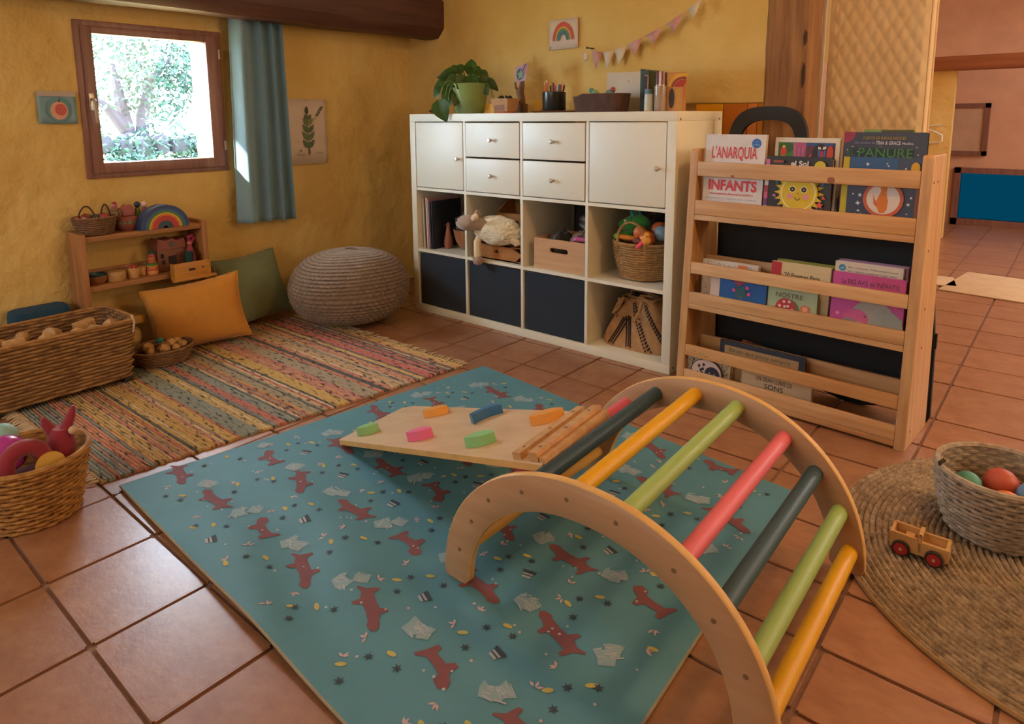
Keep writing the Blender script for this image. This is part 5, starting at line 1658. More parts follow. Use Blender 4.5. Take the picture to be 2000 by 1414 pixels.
# ------------------------------------------------------------------ knitted pouf
M_KNIT = mat('taupe_knit', '#917A65', 0.95, vcol2='#776250', vscale=35, bump=0.5, bscale=120, bdist=0.005, sheen=0.3)
pf = thing('knitted_pouf', 'round taupe knitted pouf in the corner by the cube shelf', 'pouf', (-0.066, -0.356, RZ + 0.001))
mb = MB()
NU, NV = 240, 160
V = []
for j in range(NV + 1):
    s = j / NV
    ph = -pi / 2 + pi * s
    for i in range(NU):
        a = 2 * pi * i / NU
        c, z = abs(cos(ph)) ** 0.72, (abs(sin(ph)) ** (1.0 if ph > 0 else 0.85)) * (1 if ph > 0 else -1)
        # garter stitch: rows running round with staggered loops
        row = s * 32
        k = 0.0042 * sin(2 * pi * row) + 0.0034 * sin(a * 60 + (int(row) % 2) * pi)
        rr_ = 1 + 0.03 * nz(cos(a) * 1.2, sin(a) * 1.2, s * 2)
        R = 0.284 * c * rr_ + k * (0.3 + c)
        V.append((R * cos(a), R * sin(a), 0.178 + 0.175 * z + 0.012 * nz(cos(a), sin(a), 5) * (1 if z > 0 else 0)))
mb.add(V, grid_faces(NU, NV + 1, True))
mb.build('knit_cover', M_KNIT, pf, M=xf((0, 0, 0), (0.25 * 0, 0, 0.3)), angle=80)
MB().lathe([(0.0005, 0.0), (0.018, 0.001), (0.020, 0.006), (0.0005, 0.010)], 16).build('crown_button', M_KNIT, pf, loc=(0, 0, 0.360))

# ------------------------------------------------------------------ baskets on the rug
M_WATERH = mat('water_hyacinth', '#B08550', 0.75, vcol2='#7A5430', vscale=28, bump=0.6, bscale=110, bdist=0.005)
bb = thing('square_basket', 'large square wicker basket of wooden blocks at the left', 'basket', (-0.218, -1.585, RZ))
BW, BD, BH = 0.165, 0.250, 0.232          # half sizes (x, y) and height
def sq(t, s):
    a = 2 * pi * t
    ca, sa = cos(a), sin(a)
    k = (abs(ca) ** 9 + abs(sa) ** 9) ** (-1 / 9)
    g_ = 0.90 + 0.10 * s
    nx_, ny_ = (1 if abs(ca) > abs(sa) else 0) * (1 if ca > 0 else -1), (0 if abs(ca) > abs(sa) else 1) * (1 if sa > 0 else -1)
    return BW * g_ * ca * k, BD * g_ * sa * k, nx_, ny_, 0.012 + (BH - 0.012) * s + 0.006 * sin(a * 1 + 1)
mb = MB()
woven(mb, sq, None, 17, 0.0072, 0.0046, 34, 180, seed=12, n=6)
mb.build('weave', M_WATERH, bb)
lm = MB()
for s, k in ((0.0, 1.0), (0.5, 0.985), (1.0, 0.985)):
    for i in range(96):
        x, y, _, _, z = sq(i / 96, s)
        lm.v.append(Vector((x * k, y * k, z)))
        lm.c.append((1, 1, 1, 1))
for f in grid_faces(96, 3, True) + [tuple(range(96))[::-1]]:
    lm.f.append(f)
    lm.m.append(0)
lm.build('lining', mat('brown_inner_weave', '#7E5A3A', 0.85, vcol2='#5E4028', vscale=30), bb)
MB().tube([sq(i / 120, 1.0)[:2] + (sq(i / 120, 1.0)[4] + 0.003,) for i in range(120)], 0.0062, 6, closed=True).build('rim', M_WICKER, bb)
for (sx_, sy_) in ((1, 1), (1, -1), (-1, 1), (-1, -1)):
    MB().box((-0.014, -0.014, -0.0), (0.014, 0.014, 0.020), bev=0.005).build('foot', flat('#2A211C', 0.6), bb, loc=(sx_ * 0.130, sy_ * 0.205, 0.0))
MB().tube([(0.152, 0.232, 0.190), (0.158, 0.238, 0.230), (0.154, 0.232, 0.256)], [0.004, 0.005, 0.0035], 7).build('corner_tie', flat('#C9BCA8', 0.6), bb)
rk = random.Random(31)
shp = []
ORD = ['first', 'second', 'third', 'fourth', 'fifth', 'sixth']
KN = ['turned wooden cylinder', 'wooden egg', 'faceted wooden cone', 'plain wooden brick']
BLK = (((0.08, 0.150, 0.135, 0), (0.118, 0.180, 0.118, 1), (0.05, 0.215, 0.140, 2), (0.09, 0.085, 0.118, 3), (0.115, 0.02, 0.118, 3), (0.11, -0.05, 0.120, 0), (0.02, 0.10, 0.130, 1), (-0.02, 0.02, 0.135, 0), (0.05, -0.02, 0.135, 2), (0.03, -0.12, 0.14, 3), (-0.06, 0.15, 0.135, 3), (-0.07, -0.07, 0.135, 1), (0.11, -0.13, 0.122, 2), (-0.02, -0.17, 0.135, 0)))
for k, (x, y, z, kind) in enumerate(BLK):
    rank = sum(1 for q in BLK if q[3] == kind and q[1] > y)
    mb = MB()
    if kind == 0:
        mb.lathe([(0.0005, -0.024), (0.022, -0.024), (0.025, -0.021), (0.025, 0.021), (0.022, 0.024), (0.0005, 0.024)], 16, M=xf((0, 0, 0), (1.2, 0.2, k)))
    elif kind == 1:
        mb.sphere((0, 0, 0), 0.025, 14, scale=(1.1, 1, 0.85))
    elif kind == 2:
        mb.lathe([(0.0005, -0.022), (0.022, -0.018), (0.028, 0.0), (0.020, 0.020), (0.0005, 0.024)], 7, M=xf((0, 0, 0), (0.5, 0.4, k)))
    else:
        mb.box((-0.034, -0.022, -0.019), (0.034, 0.022, 0.019), bev=0.004, M=xf((0, 0, 0), (0.1, 0.15, 1.3 + 0.35 * k)))
    tag(mb.build('wooden_block', M_TOYWOOD, loc=(-0.218 + x * 0.90, -1.585 + y * 0.90, RZ + z + 0.066)), '%s, %s of its shape from the right end of the large square basket' % (KN[kind], ORD[rank]), 'block', 'wooden pieces in the square basket')
fabric_heap('linen_sack', 'light brown cloth lining lying under the wooden pieces in the basket', (-0.218, -1.585, RZ + 0.024), 0.120, 0.190, 0.076, mat('light_brown_cloth', '#A8845A', 0.9, var=0.1), 6.0, rough_=0.08)

bw = basket('oval_basket', 'shallow oval basket of wooden gems in front of the mustard cushion', (-0.205, -1.195, RZ), 0.092, 0.118, 0.062, 8, mat('brown_rattan', '#94704C', 0.7, vcol2='#765436', vscale=40, bump=0.4, bscale=150, bdist=0.004), sx=0.84, sy=1.0, nst=30, amp=0.0020, strand=0.0048, seg=110, seed=15)
gm = (( -0.02, -0.052, 0.027, 0), (0.045, -0.012, 0.026, 0), (0.0, 0.030, 0.028, 0), (-0.035, 0.066, 0.022, 0), (0.022, 0.070, 0.020, 1), (-0.045, 0.010, 0.020, 1), (0.048, 0.035, 0.018, 1), (-0.055, -0.035, 0.020, 1), (0.030, -0.060, 0.018, 1), (-0.005, -0.010, 0.0, 2))
for k, (x, y, r, kd) in enumerate(gm):
    mb = MB()
    if kd == 2:
        mb.lathe([(0.0005, -0.010), (0.015, -0.006), (0.017, 0.004), (0.008, 0.012), (0.0005, 0.013)], 8)
        tag(mb.build('teal_gem', mat('teal_stain', '#2E7A78', 0.45), loc=(-0.205 + x, -1.195 + y, RZ + 0.086)), 'teal stained wooden gem among the plain gems in the oval basket', 'gem')
        continue
    mb.lathe([(0.0005, -r * 0.9), (r * 0.75, -r * 0.5), (r, 0.0), (r * 0.62, r * 0.62), (0.0005, r * 0.8)], 6 if kd == 0 else 9, M=xf((0, 0, 0), (rk.uniform(-0.5, 0.5), rk.uniform(-0.5, 0.5), k)))
    tag(mb.build('wooden_gem', M_TOYWOOD, loc=(-0.205 + x * 0.85, -1.195 + y, RZ + 0.042 + r * 0.8)), '%s wooden gem, %s of its size from the right end of the oval basket' % ('large faceted' if kd == 0 else 'small rounded', ORD[sum(1 for q in gm if q[3] == kd and q[1] > y)]), 'gem', 'wooden gems in the oval basket')
fabric_heap('gem_bed', 'brown felt bed under the wooden gems in the oval basket', (-0.205, -1.195, RZ + 0.006), 0.066, 0.083, 0.020, mat('brown_felt_bed', '#8A6A48', 0.9), 2.5, rough_=0.05)

# small basket at the lower left with pink toys
sbk = basket('round_basket', 'tapered seagrass basket of pink toys at the lower left edge', (0.655, -1.880, 0.001), 0.098, 0.132, 0.165, 15, mat('golden_seagrass', '#BC8A48', 0.75, vcol2='#8A5E2C', vscale=40, bump=0.5, bscale=140, bdist=0.004), nst=34, amp=0.0030, strand=0.0066, seg=120, seed=22)
SX, SY, SZ = 0.655, -1.880, 0.10
def toy(name, label, mb, m, loc, cat='toy'):
    return tag(mb.build(name, m, loc=loc), label, cat)
M_CRIM = mat('crimson_plush', '#8E1F34', 0.85, var=0.12, vscale=25, sheen=0.4)
t = thing('crimson_puppet', 'crimson plush animal with raised ears in the lower left basket', 'toy', (SX + 0.030, SY + 0.062, SZ + 0.02))
MB().tube([(0, 0, 0), (0, 0.004, 0.06), (0.004, 0.008, 0.10)], [0.034, 0.034, 0.022], 14).build('body', M_CRIM, t)
MB().tube([(0.010, 0.014, 0.09), (0.014, 0.030, 0.128), (0.016, 0.036, 0.152)], [0.014, 0.011, 0.004], 10).build('ear', M_CRIM, t)
MB().tube([(-0.008, -0.010, 0.09), (-0.010, -0.022, 0.118), (-0.010, -0.026, 0.132)], [0.014, 0.011, 0.004], 10).build('ear', M_CRIM, t)
MB().sphere((0.028, 0.026, 0.092), 0.011, 10).build('muzzle', flat('#C9A98A', 0.8), t)
toy('magenta_ball', 'shiny magenta ball in the lower left basket', MB().sphere((0, 0, 0), 0.046, 22), mat('magenta_gloss', '#B03A94', 0.25), (SX + 0.012, SY - 0.045, SZ + 0.085), 'ball')
toy('red_maraca', 'red felt ring standing at the front of the lower left basket', MB().tube([(0.0, 0.040 * cos(a), 0.045 * sin(a)) for a in [pi * 1.25 * k / 16 - 0.4 for k in range(17)]], 0.020, 12), M_CRIM, (SX + 0.060, SY - 0.020, SZ + 0.062))
toy('yellow_disc', 'yellow wooden disc leaning inside the lower left basket rim', MB().lathe([(0.0005, -0.006), (0.032, -0.006), (0.034, 0), (0.032, 0.006), (0.0005, 0.006)], 22, M=xf((0, 0, 0), (0.2, 1.25, 0.3))), mat('yellow_stain', '#D0A23A', 0.5), (SX + 0.088, SY + 0.026, SZ + 0.052))
toy('teal_ball', 'pale teal ball at the back of the lower left basket', MB().sphere((0, 0, 0), 0.034, 18), mat('pale_teal', '#8FB8AE', 0.5), (SX - 0.055, SY - 0.035, SZ + 0.105), 'ball')
fabric_heap('pink_scarf', 'dark red cloth filling the lower left basket', (SX, SY, 0.012), 0.080, 0.080, 0.056, mat('dark_red_cloth', '#5E1C28', 0.9, var=0.15), 3.5, rough_=0.06)

# ================================================================== printed play mat
MA, MBk, MC, MD = Vector((0.857, -0.398)), Vector((2.111, -0.556)), Vector((2.172, -1.760)), Vector((0.700, -1.693))   # back, right, front, left
MT = 0.008


def mat_xy(u, v):
    """u from left/back edge to right, v from front to back."""
    lo, hi = MD.lerp(MC, u), MA.lerp(MBk, u)
    return lo.lerp(hi, v)


def mat_z(x, y):
    e = math.exp(-((x - 1.35) ** 2 / 0.16 + (y + 1.62) ** 2 / 0.05))
    z = MT + 0.008 * e * (1 + sin(26 * (y + 0.22 * (x - 1.0)) + 2.0 * nz(x * 2, y * 2)))
    z += 0.006 * math.exp(-((y + 1.70 + 0.02 * sin(9 * x)) / 0.05) ** 2) * (0.6 + 0.4 * sin(14 * x)) * (1 if x < 1.7 else 0.4)
    z += 0.0012 * nz(x * 5, y * 5, 3)
    d = 0.5 * math.exp(-((x - 0.80) / 0.10) ** 2) * math.exp(-((y + 1.66) / 0.10) ** 2)
    return max(z + 0.012 * d, MT - 0.001)


pm = thing('play_mat', 'teal play mat printed with red animals and sprigs under the climbing arch', 'mat', (0, 0, 0))
M_MAT = mat('teal_cotton', '#5D8F9B', 0.60, vcol2='#538591', vscale=5, bump=0.15, bscale=500, bdist=0.001, spec=0.3)
NUm, NVm = 150, 135
V = []
for j in range(NVm + 1):
    for i in range(NUm + 1):
        p = mat_xy(i / NUm, j / NVm)
        V.append((p.x, p.y, mat_z(p.x, p.y)))
k = NUm + 1
mb = MB().add(V, grid_faces(k, NVm + 1))
lo = [(p[0], p[1], max(p[2] - MT * 0.95, 0.0004)) for p in V]
mb.add(lo, grid_faces(k, NVm + 1))
mb.build('cover', M_MAT, pm, angle=80)
loop = [V[i] for i in range(k)] + [V[j * k + NUm] for j in range(1, NVm + 1)] + [V[NVm * k + i] for i in range(NUm - 1, -1, -1)] + [V[j * k] for j in range(NVm - 1, 0, -1)]
side = MB()
n = len(loop)
side.add([Vector(p) for p in loop] + [Vector((p[0], p[1], max(p[2] - MT * 0.95, 0.0004))) for p in loop], [(i, (i + 1) % n, n + (i + 1) % n, n + i) for i in range(n)])
side.tube([(p[0], p[1], p[2] - MT * 0.45) for p in loop], 0.0038, 6, closed=True)
side.build('binding', mat('beige_binding', '#9C9078', 0.8, var=0.1, vscale=30), pm)

# printed motifs, laid on the cloth surface
rm = random.Random(77)
pr = {c: MB() for c in ('#7C4A4C', '#A9AEB0', '#C2A6A6', '#B9AC60', '#38454F', '#87A2A8')}


def motif(c, poly, x, y, a, s, dz=0.0):
    pts = []
    for (u, v) in poly:
        X, Y = x + s * (u * cos(a) - v * sin(a)), y + s * (u * sin(a) + v * cos(a))
        pts.append((X, Y, mat_z(X, Y) + 0.0011 + dz))
    b = pr[c]
    cx = sum(p[0] for p in pts) / len(pts)
    cy = sum(p[1] for p in pts) / len(pts)
    if len(pts) <= 4:
        b.add(pts, [tuple(range(len(pts)))])
    else:
        bm_ = bmesh.new()
        vs = [bm_.verts.new(p) for p in pts]
        f = bm_.faces.new(vs)
        bmesh.ops.triangulate(bm_, faces=[f])
        b.bm(bm_)


def inside(x, y):
    # inverse of the mat quad, a little in from the edge
    for (A, B) in ((MD, MC), (MC, MBk), (MBk, MA), (MA, MD)):
        d = (B - A).normalized()
        if (x - A.x) * -d.y + (y - A.y) * d.x < 0.035:
            return False
    return True


DOG = [(-0.56, 0.16), (-0.50, 0.26), (-0.36, 0.30), (-0.30, 0.24), (-0.05, 0.20), (0.12, 0.22), (0.20, 0.40), (0.28, 0.42), (0.27, 0.22), (0.42, 0.14), (0.58, 0.20), (0.60, 0.16), (0.46, 0.0), (0.44, -0.10), (0.40, -0.26), (0.33, -0.27), (0.32, -0.10),
       (0.10, -0.08), (-0.10, -0.08), (-0.16, -0.24), (-0.24, -0.24), (-0.24, -0.06), (-0.34, 0.02), (-0.48, 0.06)]
DOG2 = [(-0.40, 0.20), (-0.30, 0.34), (-0.14, 0.30), (-0.10, 0.16), (0.10, 0.12), (0.30, 0.14), (0.42, 0.30), (0.48, 0.28), (0.42, 0.05), (0.40, -0.22), (0.30, -0.22), (0.27, -0.08), (0.0, -0.10), (-0.06, -0.26), (-0.16, -0.26), (-0.18, -0.02), (-0.34, 0.08)]
SPR = [(0, 0), (0.22, 0.10), (0.5, 0.0), (0.22, -0.10)]
TEE = [(-0.5, 0.3), (0.5, 0.3), (0.34, -0.1), (0.30, -0.45), (-0.30, -0.45), (-0.34, -0.1)]
CAT = [(-0.40, -0.30), (-0.46, 0.10), (-0.38, 0.42), (-0.20, 0.24), (0.10, 0.26), (0.30, 0.44), (0.40, 0.10), (0.44, -0.26), (0.10, -0.36)]
PL = 0.245
rows = 0
for jj in range(-1, 8):
    for ii in range(-1, 9):
        bx_, by_ = 0.66 + ii * PL * 0.86 + (0.11 if jj % 2 else 0), -1.75 + jj * PL * 0.80
        x, y = bx_ + rm.uniform(-0.015, 0.015), by_ + rm.uniform(-0.015, 0.015)
        def put(c, poly, dx, dy, a, s, dz=0.0):
            if inside(x + dx, y + dy):
                motif(c, poly, x + dx, y + dy, a, s, dz)
        a = rm.choice([0.0, pi, 0.15, pi - 0.2]) + rm.uniform(-0.15, 0.15) - 0.15
        put('#7C4A4C', [(u * 1.30, v) for u, v in (DOG if (ii + jj) % 3 else DOG2)], 0, 0, a, 0.092)
        for q in range(2):
            put('#A9AEB0', circle(0, 0, 0.05, 6), rm.uniform(-0.03, 0.03), rm.uniform(-0.03, 0.03), 0, 0.06, 0.0004)
        # pale sketchy figures: outline strokes over a thin wash
        ax, ay, aa = 0.105, 0.018, rm.uniform(-0.6, 0.6)
        sk = CAT if rm.random() < 0.55 else TEE
        put('#87A2A8', sk, ax, ay, aa, 0.052)
        for q in range(7):
            u = rm.uniform(-0.4, 0.3)
            w = rm.uniform(0.15, 0.4)
            v = rm.uniform(-0.35, 0.35)
            put('#A9AEB0', [(u, v), (u + w, v + 0.06), (u + w, v + 0.12), (u, v + 0.06)], ax, ay, aa + rm.uniform(-0.7, 0.7), 0.055, 0.0004)
        aa3 = rm.uniform(-0.7, 0.7)
        put('#87A2A8', TEE if sk is CAT else CAT, -0.085, 0.035, aa3, 0.042)
        for q in range(5):
            put('#A9AEB0', [(-0.3, -0.3 + 0.14 * q), (0.3, -0.26 + 0.14 * q), (0.3, -0.22 + 0.14 * q), (-0.3, -0.26 + 0.14 * q)], -0.085, 0.035, aa3 + rm.uniform(-0.3, 0.3), 0.045, 0.0004)
        if rm.random() < 0.6:
            ax2, ay2, aa2 = 0.055, 0.090, rm.uniform(-0.5, 0.5)
            put('#A9AEB0', TEE, ax2, ay2, aa2, 0.032)
            put('#38454F', [(-0.5, 0.3), (0.5, 0.3), (0.4, 0.0), (-0.4, 0.0)], ax2, ay2, aa2, 0.033, 0.0005)
            put('#38454F', [(-0.33, -0.15), (0.33, -0.15), (0.31, -0.25), (-0.31, -0.25)], ax2, ay2, aa2, 0.033, 0.0005)
        # pink sprigs
        for (dx, dy) in ((0.050, -0.060), (0.155, 0.075)):
            a0 = rm.uniform(0, 6.28)
            for q in range(3):
                put('#C2A6A6', SPR, dx + rm.uniform(-0.003, 0.003), dy, a0 + q * rm.uniform(0.7, 1.3), 0.030)
        # yellow ovals, navy crosses and leaves, small dots
        for (dx, dy) in ((-0.030, 0.085), (0.120, -0.055)):
            put('#B9AC60', circle(0, 0, 0.5, 10, 0.24), dx, dy, rm.uniform(-0.5, 0.8), 0.022)
        for (dx, dy) in ((0.090, -0.085), (-0.060, -0.055), (0.0, 0.060)):
            a0 = rm.uniform(0, 3)
            for q in range(3):
                put('#38454F', [(-0.5, 0.0), (0, 0.14), (0.5, 0.0), (0, -0.14)], dx, dy, a0 + q * 1.05, 0.022, 0.0002 * q)
        for q in range(3):
            put('#A9AEB0' if q else '#C2A6A6', circle(0, 0, 0.5, 6), rm.uniform(-0.1, 0.15), rm.uniform(-0.1, 0.1), 0, 0.007)
pm_mb = MB()
pm_m = []
for c, b in pr.items():
    pm_m.append(flat(c, 0.75))
    i0 = len(pm_mb.v)
    pm_mb.v += b.v
    pm_mb.c += b.c
    pm_mb.f += [[q + i0 for q in f] for f in b.f]
    pm_mb.m += [len(pm_m) - 1] * len(b.f)
o = pm_mb.build('printed_pattern', pm_m, pm, smooth=False)
o['kind'] = 'stuff'

# ================================================================== climbing arch
AX, AY, AT = 1.997, -1.371, 0.015
ar = thing('climbing_arch', 'wooden climbing arch with coloured rungs standing on the play mat', 'climbing arch', (AX, AY, 0.0095), AT)
AL, APW = 0.552, 0.018
N_OUT = 64


def sup(a, A, H, e=2.1):
    c, s = cos(a), sin(a)
    return A * math.copysign(abs(c) ** (2 / e), c), H * abs(s) ** (2 / e)


def side_panel(y0, A, H, b):
    out = [sup(pi * i / N_OUT, A, H) for i in range(N_OUT + 1)]
    inn = [sup(pi * i / N_OUT, A - b, H - b) for i in range(N_OUT + 1)]
    # rounded foot corners
    out[0], out[-1] = (A - 0.006, 0.0), (-A + 0.006, 0.0)
    out[1] = (A, 0.012)
    out[-2] = (-A, 0.012)
    inn[0], inn[-1] = (A - b + 0.010, 0.0), (-A + b - 0.010, 0.0)
    inn[1], inn[-2] = (A - b, 0.012), (-A + b, 0.012)
    n = N_OUT + 1
    bv = 0.0015
    V = []
    for (yy, d) in ((y0, bv), (y0 + bv, 0), (y0 + APW - bv, 0), (y0 + APW, bv)):
        for i, (x, z) in enumerate(out):
            k_ = 1 - d / 0.35
            V.append((x * k_, yy, z * k_))
        for i, (x, z) in enumerate(inn):
            k_ = 1 + d / 0.28
            V.append((x * k_, yy, z * k_ if z > 0 else 0))
    F, M_ = [], []
    L = 2 * n
    for r in range(3):
        for i in range(n - 1):
            F.append((r * L + i, r * L + i + 1, (r + 1) * L + i + 1, (r + 1) * L + i))
            F.append((r * L + n + i, r * L + n + i + 1, (r + 1) * L + n + i + 1, (r + 1) * L + n + i))
            M_ += [1, 1]
        for i in (0, n - 1):
            F.append((r * L + i, r * L + n + i, (r + 1) * L + n + i, (r + 1) * L + i))
            M_.append(1)
    for r in (0, 3):
        for i in range(n - 1):
            F.append((r * L + i, r * L + i + 1, r * L + n + i + 1, r * L + n + i))
            M_.append(0)
    mb = MB()
    mb.add(V, F)
    mb.m = M_
    return mb


M_PLYF = wood('birch_ply_shaded', '#C29C78', '#B08764', 'x', 0.45, 0.42)  # darker birch: the panels' shade is put into the colour
M_PLYR = wood('birch_ramp_lit', '#DBBE98', '#CBA87E', 'x', 0.45, 0.38)  # lighter copy: window sheen on the ramp is put into the colour
pn = side_panel(0.0, 0.359, 0.329, 0.072).build('side_panel', [M_PLYF, M_PLYE], ar, angle=50)
pf_ = side_panel(AL, 0.359, 0.350, 0.072).build('side_panel', [M_PLYF, M_PLYE], ar, angle=50)
RUNG = [(-0.312, 0.078, '#D9A24A', 'orange'), (-0.276, 0.160, '#D9A21C', 'yellow'), (-0.228, 0.228, '#E0697E', 'pink'), (-0.142, 0.279, '#2F4A58', 'dark slate blue'), (-0.037, 0.304, '#E0A81A', 'yellow'), (0.067, 0.299, '#9CB86A', 'light green'),
        (0.177, 0.257, '#E07080', 'pink'), (0.247, 0.199, '#3A5662', 'dark slate blue'), (0.302, 0.128, '#9CB86A', 'light green'), (0.327, 0.045, '#E0A81A', 'yellow')]
for k, (s, z, c, nm) in enumerate(RUNG):
    zn = z * (0.329 / 0.341)
    zf = z * (0.350 / 0.341)
    key = 'rung_' + c[1:]
    m_ = bpy.data.materials.get(key) or mat(key, c, 0.42, var=0.05, vscale=18, stretch=(1, 0.2, 1), spec=0.4)
    tag(MB().tube([(s, APW - 0.006, zn), (s, AL + 0.006, zf)], 0.0175, 20).build('rung', m_, ar), nm + ' rung')
    MB().lathe([(0.0045, 0), (0.0045, 0.0008)], 12, M=xf((s, 0.0, zn), (pi / 2, 0, 0))).lathe([(0.0020, 0.0008), (0.0020, 0.0012)], 6, M=xf((s, 0.0, zn), (pi / 2, 0, 0))).build('screw', mat('screw_in_ply', '#8C6E50', 0.5, metal=0.3) if k == 0 else bpy.data.materials['screw_in_ply'], pn)

# ------------------------------------------------------------------ ramp hooked on the arch
Lf, Lb, Hf, Hb = Vector((0.968, -1.175, 0.027)), Vector((0.940, -0.878, 0.027)), Vector((1.840, -1.292, 0.296)), Vector((1.812, -0.996, 0.296))
RU, RV = Hf - Lf, Lb - Lf
RN = RU.cross(RV).normalized()
rampM = Matrix(((RU.x, RV.x, RN.x, Lf.x), (RU.y, RV.y, RN.y, Lf.y), (RU.z, RV.z, RN.z, Lf.z), (0, 0, 0, 1)))
rp = thing('climbing_ramp', 'birch plywood ramp with coloured climbing holds leaning on the arch', 'ramp', tuple(Lf))


def R(u, v, w=0.0):
    return RU * u + RV * v + RN * w


def rprism(poly, w0, w1, mb=None, m=0):
    mb = mb or MB()
    n = len(poly)
    vs = [R(u, v, w0) for u, v in poly] + [R(u, v, w1) for u, v in poly]
    fs = [tuple(range(n))[::-1], tuple(range(n, 2 * n))] + [(i, (i + 1) % n, n + (i + 1) % n, n + i) for i in range(n)]
    return mb.add(vs, fs, m)


bd = rprism([(0.0, 0.015), (0.006, 0.0), (1.0, 0.0), (1.0, 1.0), (0.055, 1.0), (0.035, 0.985), (0.0, 0.93)], -0.015, 0.0)
bd.m = [0 if i < 2 else 1 for i in range(len(bd.f))]
bd.build('board', [M_PLYR, M_PLYE], rp, smooth=False)
for u0, u1, w in ((0.897, 0.925, 0.016), (0.955, 0.984, 0.020)):
    rprism([(u0, 0.03), (u1, 0.03), (u1, 0.985), (u0, 0.985)], 0.0005, w).build('batten', M_PINE, rp, smooth=False)
    for v in (0.14, 0.5, 0.86):
        o = rprism([((u0 + u1) / 2 + 0.0055 * cos(a), v + 0.016 * sin(a)) for a in [pi * q / 5 for q in range(10)]], w, w + 0.0007)
        o.build('screw', bpy.data.materials['screw_in_ply'], rp, smooth=False)
rprism([(0.988, 0.03), (1.006, 0.03), (1.006, 0.985), (0.988, 0.985)], -0.03, 0.010).build('end_batten', M_PINE, rp, smooth=False)
LEN = RU.length
WID = RV.length


def hold(u, v, L, W, ang, c, nm, bend=0.0, h=0.025, shape='lens'):
    pts = []
    n = 14
    def P2(a, b):
        A = a * cos(ang) - b * sin(ang)
        B = a * sin(ang) + b * cos(ang)
        return (u + A / LEN, v + B / WID)
    if shape == 'lens':       # half-moon: one flat-ish and one bulged side
        for i in range(n + 1):
            s = -1 + 2 * i / n
            pts.append(P2(s * L / 2, -W * 0.35 * (1 - s * s) + bend * s * s))
        for i in range(n + 1):
            s = 1 - 2 * i / n
            pts.append(P2(s * L / 2, W * 0.65 * (1 - abs(s) ** 2.4) + bend * s * s + 0.004))
    else:                     # curved bar
        for i in range(n + 1):
            s = -1 + 2 * i / n
            pts.append(P2(s * L / 2, -W / 2 + bend * (1 - s * s)))
        for i in range(n + 1):
            s = 1 - 2 * i / n
            pts.append(P2(s * L / 2, W / 2 + bend * (1 - s * s)))
    m_ = bpy.data.materials.get('hold_' + c[1:]) or mat('hold_' + c[1:], c, 0.4, var=0.04, vscale=10)
    tag(rprism(pts, 0.0005, h).build('climbing_hold', m_, rp, smooth=True, angle=40), nm + ' climbing hold')


hold(0.108, 0.20, 0.078, 0.034, 0.62, '#8FBF7C', 'pale green')
hold(0.292, 0.76, 0.088, 0.032, 0.62, '#E8A04A', 'orange', h=0.023)
hold(0.425, 0.20, 0.084, 0.034, 0.55, '#E8709A', 'pink')
hold(0.566, 0.76, 0.100, 0.026, 1.15, '#2F6A9A', 'blue', bend=0.014, shape='bar')
hold(0.714, 0.21, 0.086, 0.038, 0.62, '#8FCB8A', 'mint green')
hold(0.835, 0.75, 0.098, 0.034, 0.75, '#E8A04A', 'light orange', h=0.024)

# ================================================================== front-facing book rack
BTH, BLEAN = -0.057, 0.068
BRO = Vector((1.534, -0.077, 0.0))
BRM = Matrix.Translation(BRO) @ Matrix.Rotation(BTH, 4, 'Z')
LEAN = Matrix.Rotation(-BLEAN, 4, 'X')            # tips the rail plane backwards
bs_ = thing('book_rack', 'pine front-facing book rack standing before the white cube shelf', 'bookcase', M=BRM)
BW_, BT_ = 0.765, 0.030
for x0 in (0.0, BW_ - BT_):
    prof = [(0.0, 0.0), (0.252, 0.0), (0.252, 0.06), (0.215, 0.872), (0.208, 0.878), (0.066, 0.878), (0.060, 0.872)]
    sbd = MB().prism(prof, 0, BT_, M=Matrix(((0, 0, 1, x0), (1, 0, 0, 0), (0, 1, 0, 0), (0, 0, 0, 1)))).build('side_board', M_PINEZ, bs_, smooth=False)
    sbd.modifiers.new('edge', 'BEVEL').width = 0.002
for k, (x, y, z) in enumerate(((BW_, 0.075, 0.80), (BW_, 0.125, 0.80), (BW_, 0.08, 0.60), (BW_, 0.10, 0.42), (BW_, 0.10, 0.30), (BW_, 0.05, 0.05))):
    MB().lathe([(0.004, 0), (0.004, 0.0008)], 10, M=xf((x, y, z), (0, pi / 2, 0))).build('screw_hole', flat('#5E4028', 0.8), bs_)
RX0, RX1 = BT_ + 0.0005, BW_ - BT_ - 0.0005
M_RAIL = [M_PINE, wood('pine_rail_warm', '#D6A56C', '#B98149', 'x', 0.8, 0.5), wood('pine_rail_pale', '#E0B888', '#C8955E', 'x', 1.2, 0.5)]
for k, (t0, t1, y0) in enumerate(((0.784, 0.836, 0.0), (0.646, 0.698, 0.0), (0.430, 0.472, 0.0), (0.319, 0.362, 0.0), (0.124, 0.165, 0.0), (0.028, 0.072, 0.0))):
    r_ = MB().box((RX0, y0, t0), (RX1, y0 + 0.016, t1), bev=0.003).build('rail', M_RAIL[k % 3], bs_, M=LEAN)
    if k == 0:
        for xk, zk, rk_ in ((0.49, t0 + 0.011, 0.0115), (0.165, t0 + 0.0055, 0.0055)):
            MB().lathe([(0.0005, 0.0), (rk_ * 0.97, 0.0), (rk_, 0.0003), (0.0005, 0.0006)], 16, sx=1.25 if rk_ < 0.01 else 1.0, sy=0.9, M=xf((xk, -0.0001, zk), (pi / 2, 0, 0))).build('knot', flat('#8A4E30', 0.5), r_)
for (t0, t1) in ((0.626, 0.6455), (0.300, 0.3185), (0.009, 0.0275)):
    MB().box((RX0, 0.001, t0), (RX1, 0.125, t1), bev=0.002).build('shelf_board', M_PINE, bs_, M=LEAN)
